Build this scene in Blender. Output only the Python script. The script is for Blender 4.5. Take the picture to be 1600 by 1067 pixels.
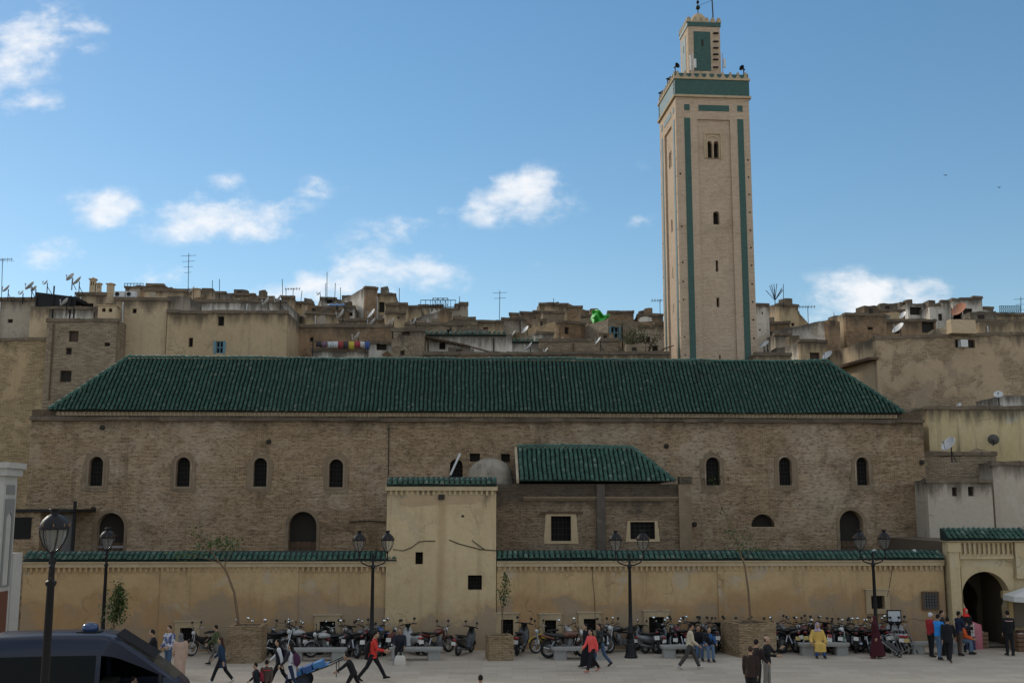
import bpy, math, random
from math import sin, cos, tan, pi, radians, atan2, sqrt
from mathutils import Vector, Matrix
from mathutils.geometry import tessellate_polygon
random.seed(11)
S = bpy.context.scene
for o in list(bpy.data.objects): bpy.data.objects.remove(o)
COL = S.collection

# ---------------------------------------------------------------- camera, sky, sun, exposure
F = 1700.0; HC = 5.9; TH = math.atan((791-533.5)/F)
cam = bpy.data.cameras.new('camera'); cam.sensor_width = 36; cam.lens = 36*F/1600
cam.clip_start = .5; cam.clip_end = 5000
cam_o = bpy.data.objects.new('camera', cam); COL.objects.link(cam_o)
cam_o.location = (0, 0, HC); cam_o.rotation_euler = (pi/2+TH, 0, 0)
S.camera = cam_o
SUN_EL = radians(25.5); SUN_AZ = radians(-48)          # azimuth from +Y, negative = to the left
sun_dir = Vector((sin(SUN_AZ)*cos(SUN_EL), cos(SUN_AZ)*cos(SUN_EL), sin(SUN_EL)))
sl = bpy.data.lights.new('sun', 'SUN'); sl.energy = 1.5; sl.angle = radians(10); sl.color = (1, .93, .82)
so = bpy.data.objects.new('sun', sl); COL.objects.link(so)
so.rotation_euler = sun_dir.to_track_quat('Z', 'Y').to_euler()
S.view_settings.view_transform = 'Standard'; S.view_settings.look = 'None'
S.view_settings.exposure = 0.52; S.view_settings.gamma = 1; S.view_settings.use_curve_mapping = False
S.render.engine = 'CYCLES'
S.cycles.max_bounces = 5; S.cycles.diffuse_bounces = 3; S.cycles.glossy_bounces = 2; S.cycles.transmission_bounces = 3; S.cycles.transparent_max_bounces = 6

def ray(px, py):
    dx = px-800; dy = 533.5-py
    return Vector((dx, F*cos(TH)-dy*sin(TH), F*sin(TH)+dy*cos(TH)))
def at(px, py, Y):                                   # point at distance Y seen at a pixel of the photograph
    d = ray(px, py); t = Y/d.y
    return Vector((d.x*t, Y, HC+d.z*t))
def gnd(px, py, z=0):
    d = ray(px, py); t = (z-HC)/d.z
    return Vector((d.x*t, d.y*t, z))
YW = 46.8; AF = radians(2.5)                         # the mosque's street front: distance and turn
def fac(px, py, w=0):                                # front-aligned coordinates (along, behind, up)
    d = ray(px, py); t = (w+YW*cos(AF))/(d.y*cos(AF)-d.x*sin(AF))
    p = Vector((d.x*t, d.y*t-YW, HC+d.z*t))
    return Vector((p.x*cos(AF)+p.y*sin(AF), w, p.z))
def fxz(px, py, w=0):
    p = fac(px, py, w); return p.x, p.z

def nt(tree, kind, **kw):
    n = tree.nodes.new(kind)
    for k, v in kw.items():
        if k == 'ins':
            for a, b in v.items(): n.inputs[a].default_value = b
        else: setattr(n, k, v)
    return n
def lk(tree, a, b): tree.links.new(a, b)
def math_(t, op, a, b=None, c=None, clamp=False):
    n = t.nodes.new('ShaderNodeMath'); n.operation = op; n.use_clamp = clamp
    for i, x in enumerate((a, b, c)):
        if x is None: continue
        if isinstance(x, (int, float)): n.inputs[i].default_value = x
        else: t.links.new(x, n.inputs[i])
    return n.outputs[0]

W = bpy.data.worlds.new('World'); S.world = W; W.use_nodes = True
W.cycles.sampling_method = 'MANUAL'; W.cycles.sample_map_resolution = 256
wt = W.node_tree; wt.nodes.clear()
sky = nt(wt, 'ShaderNodeTexSky', sky_type='NISHITA', sun_disc=False)
sky.sun_elevation = SUN_EL; sky.sun_rotation = SUN_AZ; sky.altitude = 400
sky.air_density = 1.0; sky.dust_density = .1; sky.ozone_density = 1.0
tc = nt(wt, 'ShaderNodeTexCoord'); sp = nt(wt, 'ShaderNodeSeparateXYZ'); lk(wt, tc.outputs['Generated'], sp.inputs[0])
ysafe = math_(wt, 'MAXIMUM', sp.outputs[1], .02)
U = math_(wt, 'DIVIDE', sp.outputs[0], ysafe); V = math_(wt, 'DIVIDE', sp.outputs[2], ysafe)
front = math_(wt, 'GREATER_THAN', sp.outputs[1], .05)
CLOUDS = [(40,62,66,40,1),(5,95,34,40,.9),(105,40,48,13,.9),(150,37,25,6,.45),(50,163,34,15,.85),(162,325,44,20,.9),(345,338,88,28,1.05),(300,325,40,18,.7),(352,292,20,15,.7),(480,292,34,13,.65),(425,348,30,10,.6),
 (75,398,36,20,.75),(130,402,18,10,.5),(240,436,36,14,.8),(600,428,84,24,1.05),(500,448,64,18,1),(660,415,34,12,.7),(700,430,26,12,.6),(430,462,40,10,.8),(815,305,60,30,1),(770,325,40,20,.7),(735,284,20,14,.42),(855,292,24,12,.7),
 (660,345,40,16,.55),(690,330,20,10,.5),(600,365,44,18,.45),(560,395,40,16,.4),(805,416,24,10,.42),(1000,345,22,9,.45),(985,262,20,8,.25),(1365,468,78,28,1.1),(1285,482,34,18,.9),(1425,452,34,18,.9),(1385,445,34,14,.9),(1545,500,40,14,.4)]
uvn = nt(wt, 'ShaderNodeCombineXYZ'); lk(wt, U, uvn.inputs[0]); lk(wt, V, uvn.inputs[1])
acc = None
for (px, py, rx, ry, st) in CLOUDS:
    d = ray(px, py); kx = F/rx/2.25; ky = F/ry/2.25
    vm = nt(wt, 'ShaderNodeVectorMath', operation='MULTIPLY_ADD'); lk(wt, uvn.outputs[0], vm.inputs[0])
    vm.inputs[1].default_value = (kx, ky, 0); vm.inputs[2].default_value = (-d.x/d.y*kx, -d.z/d.y*ky, 0)
    ln = nt(wt, 'ShaderNodeVectorMath', operation='LENGTH'); lk(wt, vm.outputs[0], ln.inputs[0])
    g = math_(wt, 'MULTIPLY_ADD', ln.outputs['Value'], -st*1.12, st*1.12, clamp=True)
    acc = g if acc is None else math_(wt, 'MAXIMUM', acc, g)
acc = math_(wt, 'MULTIPLY', acc, front)
cv = nt(wt, 'ShaderNodeCombineXYZ'); lk(wt, U, cv.inputs[0]); lk(wt, math_(wt, 'MULTIPLY', V, 1.5), cv.inputs[1])
n1 = nt(wt, 'ShaderNodeTexNoise', ins={'Scale': 17., 'Detail': 10., 'Roughness': .6, 'Distortion': .12}); lk(wt, cv.outputs[0], n1.inputs['Vector'])
# unseen rest of the sky: clouds made denser to add fill light
zs = math_(wt, 'MAXIMUM', sp.outputs[2], .08)
cv2 = nt(wt, 'ShaderNodeCombineXYZ'); lk(wt, math_(wt, 'DIVIDE', sp.outputs[0], zs), cv2.inputs[0]); lk(wt, math_(wt, 'DIVIDE', sp.outputs[1], zs), cv2.inputs[1])
n2 = nt(wt, 'ShaderNodeTexNoise', ins={'Scale': 1.1, 'Detail': 7., 'Roughness': .55}); lk(wt, cv2.outputs[0], n2.inputs['Vector'])
oth = math_(wt, 'MULTIPLY', math_(wt, 'SUBTRACT', n2.outputs[0], .385), 5., clamp=True)
infr = math_(wt, 'MULTIPLY', front, math_(wt, 'LESS_THAN', math_(wt, 'MAXIMUM', math_(wt, 'ABSOLUTE', U), math_(wt, 'MULTIPLY', V, .9)), .56))
oth = math_(wt, 'MULTIPLY', oth, math_(wt, 'SUBTRACT', 1., infr))
m1 = math_(wt, 'ADD', acc, math_(wt, 'MULTIPLY', math_(wt, 'SUBTRACT', n1.outputs[0], .5), 3.3))
mr = nt(wt, 'ShaderNodeMapRange', interpolation_type='SMOOTHSTEP', ins={'From Min': .16, 'From Max': 1.4}); lk(wt, m1, mr.inputs[0])
near = math_(wt, 'MULTIPLY', math_(wt, 'SUBTRACT', acc, .04), 3.2, clamp=True)
cm = math_(wt, 'MULTIPLY', mr.outputs[0], near)
cm = math_(wt, 'MULTIPLY', math_(wt, 'MAXIMUM', cm, oth), .93)
cr = nt(wt, 'ShaderNodeMapRange', ins={'From Min': .3, 'From Max': .75, 'To Min': .80, 'To Max': 1.0}); lk(wt, n1.outputs[0], cr.inputs[0])
ccol = nt(wt, 'ShaderNodeMix', data_type='RGBA', ins={6: (.66, .72, .80, 1), 7: (.90, .91, .93, 1)}); lk(wt, cr.outputs[0], ccol.inputs[0])
gm_ = nt(wt, 'ShaderNodeGamma', ins={'Gamma': .78}); lk(wt, sky.outputs[0], gm_.inputs[0])
hs_ = nt(wt, 'ShaderNodeHueSaturation', ins={'Saturation': 1.4, 'Hue': .497, 'Value': 1.0}); lk(wt, gm_.outputs[0], hs_.inputs['Color'])
b1 = nt(wt, 'ShaderNodeBackground', ins={'Strength': .13}); lk(wt, hs_.outputs[0], b1.inputs[0])
b2 = nt(wt, 'ShaderNodeBackground', ins={'Strength': .76}); lk(wt, ccol.outputs[2], b2.inputs[0])
ms = nt(wt, 'ShaderNodeMixShader'); lk(wt, cm, ms.inputs[0]); lk(wt, b1.outputs[0], ms.inputs[1]); lk(wt, b2.outputs[0], ms.inputs[2])
wo = nt(wt, 'ShaderNodeOutputWorld'); lk(wt, ms.outputs[0], wo.inputs[0])

# ---------------------------------------------------------------- mesh helpers
class MB:
    def __init__(s): s.v = []; s.f = []; s.c = None
    def add(s, vs, fs):
        b = len(s.v); s.v += [tuple(x) for x in vs]; s.f += [tuple(i+b for i in f) for f in fs]; return s
    def box(s, x0, x1, y0, y1, z0, z1, M=None):
        vs = [Vector(p) for p in ((x0,y0,z0),(x1,y0,z0),(x1,y1,z0),(x0,y1,z0),(x0,y0,z1),(x1,y0,z1),(x1,y1,z1),(x0,y1,z1))]
        if M: vs = [M @ p for p in vs]
        return s.add(vs, ((0,3,2,1),(4,5,6,7),(0,1,5,4),(1,2,6,5),(2,3,7,6),(3,0,4,7)))
    def quad(s, a, b, c, d): return s.add((a,b,c,d), ((0,1,2,3),))
    def tube(s, pts, r, n=8, cap=True, ref=(1,0,0), ex=2.0):
        pts = [Vector(p) for p in pts]; m = len(pts)
        if not isinstance(r, (list, tuple)): r = [r]*m
        b = len(s.v)
        for i, p in enumerate(pts):
            t = (pts[min(i+1,m-1)]-pts[max(i-1,0)])
            t = t.normalized() if t.length > 1e-9 else Vector((0,0,1))
            X = Vector(ref)-t*t.dot(Vector(ref))
            if X.length < .05: X = Vector((0,1,0))-t*t.y
            if X.length < .05: X = Vector((0,0,1))-t*t.z
            X.normalize(); Y = t.cross(X)
            rx, ry = r[i] if isinstance(r[i], (list, tuple)) else (r[i], r[i])
            for k in range(n):
                a = 2*pi*k/n; c, d = cos(a), sin(a)
                if ex != 2.0:
                    c = math.copysign(abs(c)**(2/ex), c); d = math.copysign(abs(d)**(2/ex), d)
                s.v.append(tuple(p+X*(rx*c)+Y*(ry*d)))
        for i in range(m-1):
            for k in range(n):
                k2 = (k+1) % n
                s.f.append((b+i*n+k, b+i*n+k2, b+(i+1)*n+k2, b+(i+1)*n+k))
        if cap:
            s.f.append(tuple(b+k for k in reversed(range(n)))); s.f.append(tuple(b+(m-1)*n+k for k in range(n)))
        return s
    def lathe(s, prof, c=(0,0,0), n=16, M=None):
        b = len(s.v); c = Vector(c); m = len(prof)
        for (r, z) in prof:
            for k in range(n):
                p = Vector((r*cos(2*pi*k/n), r*sin(2*pi*k/n), z))
                s.v.append(tuple((M @ p if M else p)+c))
        for i in range(m-1):
            for k in range(n):
                k2 = (k+1) % n
                s.f.append((b+i*n+k, b+i*n+k2, b+(i+1)*n+k2, b+(i+1)*n+k))
        s.f.append(tuple(b+k for k in reversed(range(n)))); s.f.append(tuple(b+(m-1)*n+k for k in range(n)))
        return s
    def ell(s, c, r, nu=10, nv=7, M=None):
        pr = [(max(cos(-pi/2+pi*j/nv), .02), sin(-pi/2+pi*j/nv)) for j in range(nv+1)]
        b = len(s.v); n = nu
        for (q, z) in pr:
            for k in range(n):
                p = Vector((q*cos(2*pi*k/n)*r[0], q*sin(2*pi*k/n)*r[1], z*r[2]))
                if M: p = M @ p
                s.v.append(tuple(p+Vector(c)))
        for i in range(nv):
            for k in range(n):
                k2 = (k+1) % n
                s.f.append((b+i*n+k, b+i*n+k2, b+(i+1)*n+k2, b+(i+1)*n+k))
        s.f.append(tuple(b+k for k in reversed(range(n)))); s.f.append(tuple(b+nv*n+k for k in range(n)))
        return s
    def prism(s, poly, y0, y1, holes=(), M=None, cap0=True, cap1=True):        # (x,z) outline pushed from y0 to y1
        loops = [list(poly)]+[list(h) for h in holes]
        flat = [p for l in loops for p in l]
        tri = tessellate_polygon([[Vector((p[0], p[1], 0)) for p in l] for l in loops])
        n = len(flat); vs = [Vector((p[0], y0, p[1])) for p in flat]+[Vector((p[0], y1, p[1])) for p in flat]
        if M: vs = [M @ p for p in vs]
        fs = []
        if cap0: fs += [tuple(t) for t in tri]
        if cap1: fs += [tuple(i+n for i in reversed(t)) for t in tri]
        o = 0
        for l in loops:
            k = len(l)
            for i in range(k):
                a, b = o+i, o+(i+1) % k; fs.append((a, b, b+n, a+n))
            o += k
        return s.add(vs, fs)
    def build(s, name, mat, parent=None, smooth=False, fix=True):
        me = bpy.data.meshes.new(name); me.from_pydata(s.v, [], s.f)
        if fix and len(s.f) < 60000:
            import bmesh
            bm = bmesh.new(); bm.from_mesh(me); bmesh.ops.recalc_face_normals(bm, faces=bm.faces); bm.to_mesh(me); bm.free()
        me.materials.append(mat)
        if smooth:
            me.polygons.foreach_set('use_smooth', [True]*len(me.polygons))
            try: me.set_sharp_from_angle(angle=radians(50))
            except Exception: pass
        o = bpy.data.objects.new(name, me); COL.objects.link(o)
        if parent: o.parent = parent
        return o

def tag(o, label=None, cat=None, group=None, kind=None):
    if label: o['label'] = label
    if cat: o['category'] = cat
    if group: o['group'] = group
    if kind: o['kind'] = kind
    return o
def thing(name, label, cat, loc=(0,0,0), rz=0, group=None):
    o = bpy.data.objects.new(name, None); COL.objects.link(o); o.empty_display_size = .2
    o.location = loc; o.rotation_euler = (0, 0, rz)
    return tag(o, label, cat, group)
def fthing(name, label, cat, group=None):            # a thing in the mosque front's coordinates
    return thing(name, label, cat, (0, YW, 0), AF, group)
KIDS = {}
def copy_tree(o, parent=None):
    c = o.copy(); COL.objects.link(c); c.parent = parent
    for ch in o.children: copy_tree(ch, c)
    return c
def inst(name, me, parent, M, mat=None):
    o = bpy.data.objects.new(name, me); COL.objects.link(o); o.parent = parent; o.matrix_local = M
    return o
def arch(cx, z0, z1, w, n=10, point=0.0):            # round-headed outline, point > 0 makes it slightly pointed
    r = w/2; zs = z1-r*(1+point)
    pts = [(cx-r, z0), (cx+r, z0)]
    for i in range(n+1):
        a = pi*i/n; pts.append((cx+r*cos(a), zs+r*(1+point)*sin(a)))
    return pts
def rect(x0, x1, z0, z1): return [(x0,z0),(x1,z0),(x1,z1),(x0,z1)]

# ---------------------------------------------------------------- materials
def mix(t, fac, a, b, mode='MIX'):
    n = t.nodes.new('ShaderNodeMix'); n.data_type = 'RGBA'; n.blend_type = mode
    for i, x in ((0, fac), (6, a), (7, b)):
        if isinstance(x, (int, float)): n.inputs[i].default_value = x
        elif isinstance(x, tuple): n.inputs[i].default_value = (x[0], x[1], x[2], 1)
        else: t.links.new(x, n.inputs[i])
    return n.outputs[2]
def noise(t, vec, scale, detail=5, rough=.55, dist=0):
    n = nt(t, 'ShaderNodeTexNoise', ins={'Scale': scale, 'Detail': detail, 'Roughness': rough, 'Distortion': dist})
    if vec is not None: t.links.new(vec, n.inputs['Vector'])
    return n.outputs[0]
def ramp(t, x, lo, hi, smooth=True):
    n = nt(t, 'ShaderNodeMapRange', interpolation_type='SMOOTHSTEP' if smooth else 'LINEAR', ins={'From Min': lo, 'From Max': hi}); t.links.new(x, n.inputs[0]); return n.outputs[0]
def newmat(name):
    m = bpy.data.materials.new(name); m.use_nodes = True; t = m.node_tree; t.nodes.clear()
    bs = nt(t, 'ShaderNodeBsdfPrincipled'); out = nt(t, 'ShaderNodeOutputMaterial'); lk(t, bs.outputs[0], out.inputs[0])
    return m, t, bs
def coords(t, scale=(1,1,1), rnd=True, world=False):
    if world:
        g = nt(t, 'ShaderNodeNewGeometry').outputs['Position']
    else:
        g = nt(t, 'ShaderNodeTexCoord').outputs['Object']
    mp = nt(t, 'ShaderNodeMapping'); mp.inputs['Scale'].default_value = scale; lk(t, g, mp.inputs[0])
    if rnd:
        oi = nt(t, 'ShaderNodeObjectInfo'); cb = nt(t, 'ShaderNodeCombineXYZ')
        s = math_(t, 'MULTIPLY', oi.outputs['Random'], 37.)
        for i in range(3): lk(t, s, cb.inputs[i])
        lk(t, cb.outputs[0], mp.inputs['Location'])
    return mp.outputs[0]
MATS = {}
def plain(name, c, rough=.6, metal=0, var=.12, scale=8., spec=.4, coat=0):
    if name in MATS: return MATS[name]
    m, t, bs = newmat(name); v = coords(t)
    n = noise(t, v, scale)
    col = mix(t, n, tuple(x*(1-var) for x in c), tuple(min(1, x*(1+var)) for x in c)); lk(t, col, bs.inputs['Base Color'])
    r = nt(t, 'ShaderNodeMapRange', ins={'To Min': max(.04, rough-.12), 'To Max': min(1, rough+.12)}); lk(t, n, r.inputs[0]); lk(t, r.outputs[0], bs.inputs['Roughness'])
    bs.inputs['Metallic'].default_value = metal; bs.inputs['Specular IOR Level'].default_value = spec; bs.inputs['Coat Weight'].default_value = coat
    MATS[name] = m; return m
def bump(t, bs, h, strength=.5, dist=.02):
    b = nt(t, 'ShaderNodeBump', ins={'Strength': strength, 'Distance': dist}); lk(t, h, b.inputs['Height']); lk(t, b.outputs[0], bs.inputs['Normal'])
def plaster(name, c1, c2, dirt=(.12,.09,.06), dirt_amt=.5, patch=(.3,.24,.17), patch_amt=.4, big=.35, streak=.5, cracks=.5, brick=0., base_z=None, run=None):
    # weathered lime plaster: blotches, run-off streaks, fallen patches, hairline cracks
    m, t, bs = newmat(name); v = coords(t)
    col = mix(t, ramp(t, noise(t, v, big, 6, .6), .3, .7), c1, c2)
    col = mix(t, math_(t, 'MULTIPLY', ramp(t, noise(t, v, 5., 6, .7), .35, .8), .35), col, tuple(x*.72 for x in c2))
    pm = ramp(t, noise(t, v, big*1.6, 7, .6, .4), .57, .62)
    pmm = math_(t, 'MULTIPLY', pm, patch_amt); col = mix(t, pmm, col, patch)
    vs = coords(t, (2.2, 2.2, .16)); st = ramp(t, noise(t, vs, 1.3, 6, .65), .5, .78)
    col = mix(t, math_(t, 'MULTIPLY', st, streak), col, dirt)
    dm = ramp(t, noise(t, v, .8, 8, .68), .52, .8); col = mix(t, math_(t, 'MULTIPLY', dm, dirt_amt), col, dirt)
    h = noise(t, v, 9., 8, .7)
    oz = nt(t, 'ShaderNodeAttribute', attribute_type='OBJECT', attribute_name='ztop'); sz = nt(t, 'ShaderNodeSeparateXYZ'); lk(t, nt(t, 'ShaderNodeTexCoord').outputs['Object'], sz.inputs[0])
    below = math_(t, 'SUBTRACT', oz.outputs['Fac'], sz.outputs[2])          # metres below the wall's own top: lichen and run-off
    dr = math_(t, 'ADD', below, math_(t, 'MULTIPLY', noise(t, coords(t, (1.5, 1.5, .25)), 1.1, 6, .7), -2.6))
    drm = math_(t, 'MULTIPLY', ramp(t, dr, -.2, -1.15), math_(t, 'GREATER_THAN', oz.outputs['Fac'], .01))
    col = mix(t, math_(t, 'MULTIPLY', drm, .85), col, (.075,.06,.045))
    if run:                                          # rusty run-off below a spout
        rx_ = math_(t, 'ADD', math_(t, 'ABSOLUTE', math_(t, 'ADD', sz.outputs[0], math_(t, 'ADD', math_(t, 'MULTIPLY', noise(t, coords(t, (.1,.1,.8)), .7, 4), .3), -run[0]-.15))), math_(t, 'MULTIPLY', noise(t, coords(t, (3,3,.5)), 1.5, 5), .25))
        rm_ = math_(t, 'MULTIPLY', ramp(t, rx_, .42, .16), math_(t, 'LESS_THAN', sz.outputs[2], run[1]))
        col = mix(t, math_(t, 'MULTIPLY', rm_, .42), col, (.30,.19,.085))
    if base_z:                                       # rising damp stain with a ragged edge
        sx = nt(t, 'ShaderNodeSeparateXYZ'); lk(t, nt(t, 'ShaderNodeTexCoord').outputs['Object'], sx.inputs[0])
        e = math_(t, 'ADD', sx.outputs[2], math_(t, 'MULTIPLY', noise(t, v, .45, 6, .6), -3.2))
        dmp = ramp(t, e, base_z-1.05, base_z-1.75)
        col = mix(t, math_(t, 'MULTIPLY', dmp, .5), col, (.30,.16,.07))
        edge = math_(t, 'MULTIPLY', ramp(t, e, base_z-1.5, base_z-1.56), ramp(t, noise(t, v, .5, 5, .6), .44, .56))
        col = mix(t, math_(t, 'MULTIPLY', edge, .6), col, (.27,.22,.16))
    if brick:
        sx = nt(t, 'ShaderNodeSeparateXYZ'); lk(t, nt(t, 'ShaderNodeTexCoord').outputs['Object'], sx.inputs[0])
        cb = nt(t, 'ShaderNodeCombineXYZ'); lk(t, math_(t, 'ADD', sx.outputs[0], sx.outputs[1]), cb.inputs[0])
        lk(t, math_(t, 'ADD', sx.outputs[2], math_(t, 'MULTIPLY', noise(t, v, 1.6, 5, .65), .3)), cb.inputs[1])
        bt = nt(t, 'ShaderNodeTexBrick', ins={'Scale': 1., 'Brick Width': .33, 'Row Height': .085, 'Mortar Size': .014, 'Mortar Smooth': .6, 'Color1': tuple(x*.72 for x in c2)+(1,), 'Color2': tuple(x*.95 for x in c1)+(1,), 'Mortar': tuple(x*.55 for x in c2)+(1,)})
        lk(t, cb.outputs[0], bt.inputs['Vector'])
        bm_ = ramp(t, noise(t, v, .5, 8, .66, .3), .62-.28*brick, .70-.28*brick)
        col = mix(t, bm_, col, mix(t, .5, bt.outputs[0], c2, 'MULTIPLY') if False else bt.outputs[0])
        h = math_(t, 'ADD', math_(t, 'MULTIPLY', h, .7), math_(t, 'MULTIPLY', bm_, math_(t, 'MULTIPLY', bt.outputs[1], -1.1)))
        h = math_(t, 'SUBTRACT', h, math_(t, 'MULTIPLY', bm_, .5))
    if cracks:
        vo = nt(t, 'ShaderNodeTexVoronoi', feature='DISTANCE_TO_EDGE', ins={'Scale': .55}); 
        wv = nt(t, 'ShaderNodeVectorMath', operation='ADD'); lk(t, v, wv.inputs[0])
        nn = nt(t, 'ShaderNodeTexNoise', ins={'Scale': 1.5, 'Detail': 5.}); lk(t, v, nn.inputs['Vector']); lk(t, nn.outputs[1], wv.inputs[1]); lk(t, wv.outputs[0], vo.inputs['Vector'])
        ck = math_(t, 'MULTIPLY', ramp(t, vo.outputs[0], .022, .004), ramp(t, noise(t, v, .4, 3), .5, .6))
        col = mix(t, math_(t, 'MULTIPLY', ck, cracks), col, (.09,.07,.05)); h = math_(t, 'SUBTRACT', h, math_(t, 'MULTIPLY', ck, .8))
    h = math_(t, 'SUBTRACT', h, math_(t, 'MULTIPLY', pm, .25))
    lk(t, col, bs.inputs['Base Color']); bs.inputs['Roughness'].default_value = .93; bs.inputs['Specular IOR Level'].default_value = .15
    bump(t, bs, h, .7, .035)
    MATS[name] = m; return m
def brickwork(name, c1, c2, mortar, row=.075, width=.24, band=1.0, dirt=(.1,.075,.05), dirt_amt=.6, light=(.5,.4,.28), light_amt=.5, top=None):
    m, t, bs = newmat(name); v = coords(t, rnd=False)
    sx = nt(t, 'ShaderNodeSeparateXYZ'); lk(t, nt(t, 'ShaderNodeTexCoord').outputs['Object'], sx.inputs[0])
    cb = nt(t, 'ShaderNodeCombineXYZ'); lk(t, math_(t, 'ADD', sx.outputs[0], sx.outputs[1]), cb.inputs[0])
    lk(t, math_(t, 'ADD', sx.outputs[2], math_(t, 'MULTIPLY', noise(t, v, .8, 4), .10)), cb.inputs[1])
    bt = nt(t, 'ShaderNodeTexBrick', ins={'Scale': 1., 'Brick Width': width, 'Row Height': row, 'Mortar Size': row*.16, 'Mortar Smooth': .4, 'Bias': -.1, 'Color1': c1+(1,), 'Color2': c2+(1,), 'Mortar': mortar+(1,)})
    lk(t, cb.outputs[0], bt.inputs['Vector'])
    col = bt.outputs[0]
    lay = noise(t, coords(t, (.4, .4, 1.6), False), 1.5, 8, .75, .3)                      # worn courses
    col = mix(t, math_(t, 'MULTIPLY', ramp(t, lay, .48, .7), .5*band), col, dirt)
    col = mix(t, math_(t, 'MULTIPLY', ramp(t, noise(t, coords(t, (.5, .5, 2.6), False), 1.7, 8, .75, .4), .53, .66), .6*band), col, light)
    col = mix(t, math_(t, 'MULTIPLY', ramp(t, noise(t, v, .35, 7, .6), .45, .7), light_amt), col, light)
    col = mix(t, math_(t, 'MULTIPLY', ramp(t, noise(t, v, .55, 9, .72, .6), .51, .72), dirt_amt), col, dirt)
    fine = noise(t, coords(t, (2.6, 2.6, 7.), False), 2.0, 7, .8)
    col = mix(t, math_(t, 'MULTIPLY', ramp(t, fine, .47, .66), .85*band), col, tuple(x*.6 for x in dirt))
    col = mix(t, math_(t, 'MULTIPLY', ramp(t, noise(t, coords(t, (1.7, 1.7, .13), False), 1.2, 7, .68), .53, .74), .42*band), col, tuple(x*.8 for x in dirt))      # run-off
    col = mix(t, math_(t, 'MULTIPLY', ramp(t, noise(t, v, .62, 6, .62, .5), .61, .635), .35*band), col, tuple(x*.92 for x in light))      # repairs
    if top is not None:                                                                # soot and lichen below the cornice
        e = math_(t, 'ADD', sx.outputs[2], math_(t, 'MULTIPLY', noise(t, coords(t, (1.2,1.2,.5), False), .9, 6, .7), 2.2))
        col = mix(t, math_(t, 'MULTIPLY', ramp(t, e, top+.55, top+1.5), .7), col, (.065,.055,.045))
    lk(t, col, bs.inputs['Base Color']); bs.inputs['Roughness'].default_value = .95; bs.inputs['Specular IOR Level'].default_value = .12
    h = math_(t, 'ADD', math_(t, 'MULTIPLY', bt.outputs[1], -.8), math_(t, 'ADD', math_(t, 'MULTIPLY', fine, 1.1), math_(t, 'MULTIPLY', lay, .8)))
    bump(t, bs, h, 1.0, .06)
    MATS[name] = m; return m
def glaze(name, dark, mid, pale, rough=.3):
    m, t, bs = newmat(name)
    oi = nt(t, 'ShaderNodeObjectInfo'); at_ = nt(t, 'ShaderNodeAttribute', attribute_name='vary')
    r = math_(t, 'FRACT', math_(t, 'ADD', oi.outputs['Random'], at_.outputs['Fac']))
    v = coords(t, (1,1,1), False, True)
    col = mix(t, r, dark, mid)
    w = math_(t, 'MULTIPLY', ramp(t, noise(t, v, 9., 6, .7), .52, .72), .55); col = mix(t, w, col, tuple(x*.55 for x in dark))
    col = mix(t, math_(t, 'MULTIPLY', math_(t, 'MULTIPLY', ramp(t, r, .82, 1.), ramp(t, noise(t, v, 2.5, 5), .4, .7)), .8), col, pale)
    col = mix(t, math_(t, 'MULTIPLY', ramp(t, noise(t, v, .6, 6, .6), .55, .75), .45), col, (.035,.045,.03))
    lk(t, col, bs.inputs['Base Color'])
    rr = nt(t, 'ShaderNodeMapRange', ins={'To Min': rough-.08, 'To Max': rough+.35}); lk(t, noise(t, v, 6., 5, .7), rr.inputs[0]); lk(t, rr.outputs[0], bs.inputs['Roughness'])
    bs.inputs['Specular IOR Level'].default_value = .5
    bump(t, bs, noise(t, v, 25., 4), .25, .01)
    MATS[name] = m; return m

M_brick = brickwork('old_brick', (.44,.305,.18), (.575,.42,.265), (.23,.162,.1), .066, .22, dirt=(.13,.09,.055), dirt_amt=.9, light=(.6,.475,.345), light_amt=.7, top=10.05)
M_brick_annex = brickwork('annex_brick', (.29,.205,.13), (.40,.295,.19), (.24,.175,.115), .07, .26, dirt=(.075,.062,.05), dirt_amt=.75, light=(.42,.36,.27), light_amt=.35, top=6.1)
M_brick_tower = brickwork('tower_brick', (.64,.485,.345), (.72,.56,.405), (.57,.43,.305), .085, .3, band=.42, dirt=(.36,.26,.17), dirt_amt=.55, light=(.72,.57,.42), light_amt=.5)
M_planter = brickwork('planter_brick', (.34,.235,.13), (.45,.32,.19), (.24,.18,.11), .065, .24, dirt=(.14,.1,.06), dirt_amt=.4)
M_wall = plaster('ochre_plaster', (.51,.36,.195), (.42,.29,.15), (.17,.115,.065), .55, (.42,.345,.25), .7, .33, .42, .3, base_z=1.9)
M_block = plaster('cream_plaster', (.57,.445,.27), (.49,.37,.215), (.19,.135,.08), .42, (.43,.34,.225), .6, .35, .42, .1, base_z=1.2, run=(fac(690, 777).x, fac(690, 777).z))
M_gate = plaster('gate_plaster', (.53,.42,.25), (.47,.37,.215), (.26,.19,.11), .28, (.5,.44,.34), .4, .4, .25, .25)
M_trim = plaster('trim_plaster', (.5,.39,.25), (.44,.33,.2), (.2,.15,.1), .35, (.4,.32,.22), .3, .6, .3, 0)
M_cornice = plaster('cornice_plaster', (.46,.38,.27), (.38,.3,.2), (.13,.1,.07), .6, (.3,.25,.18), .4, .7, .6, 0)
M_greyplaster = plaster('grey_render', (.25,.185,.12), (.19,.14,.09), (.12,.1,.08), .5, (.32,.27,.2), .4, .8, .4, 0)
M_white = plaster('white_marble', (.46,.44,.40), (.40,.38,.345), (.3,.29,.27), .25, (.5,.49,.46), .2, .5, .15, 0)
M_dome = plaster('dome_limewash', (.30,.265,.21), (.23,.2,.155), (.06,.05,.04), .95, (.3,.27,.22), .6, .9, .7, .4)
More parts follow.
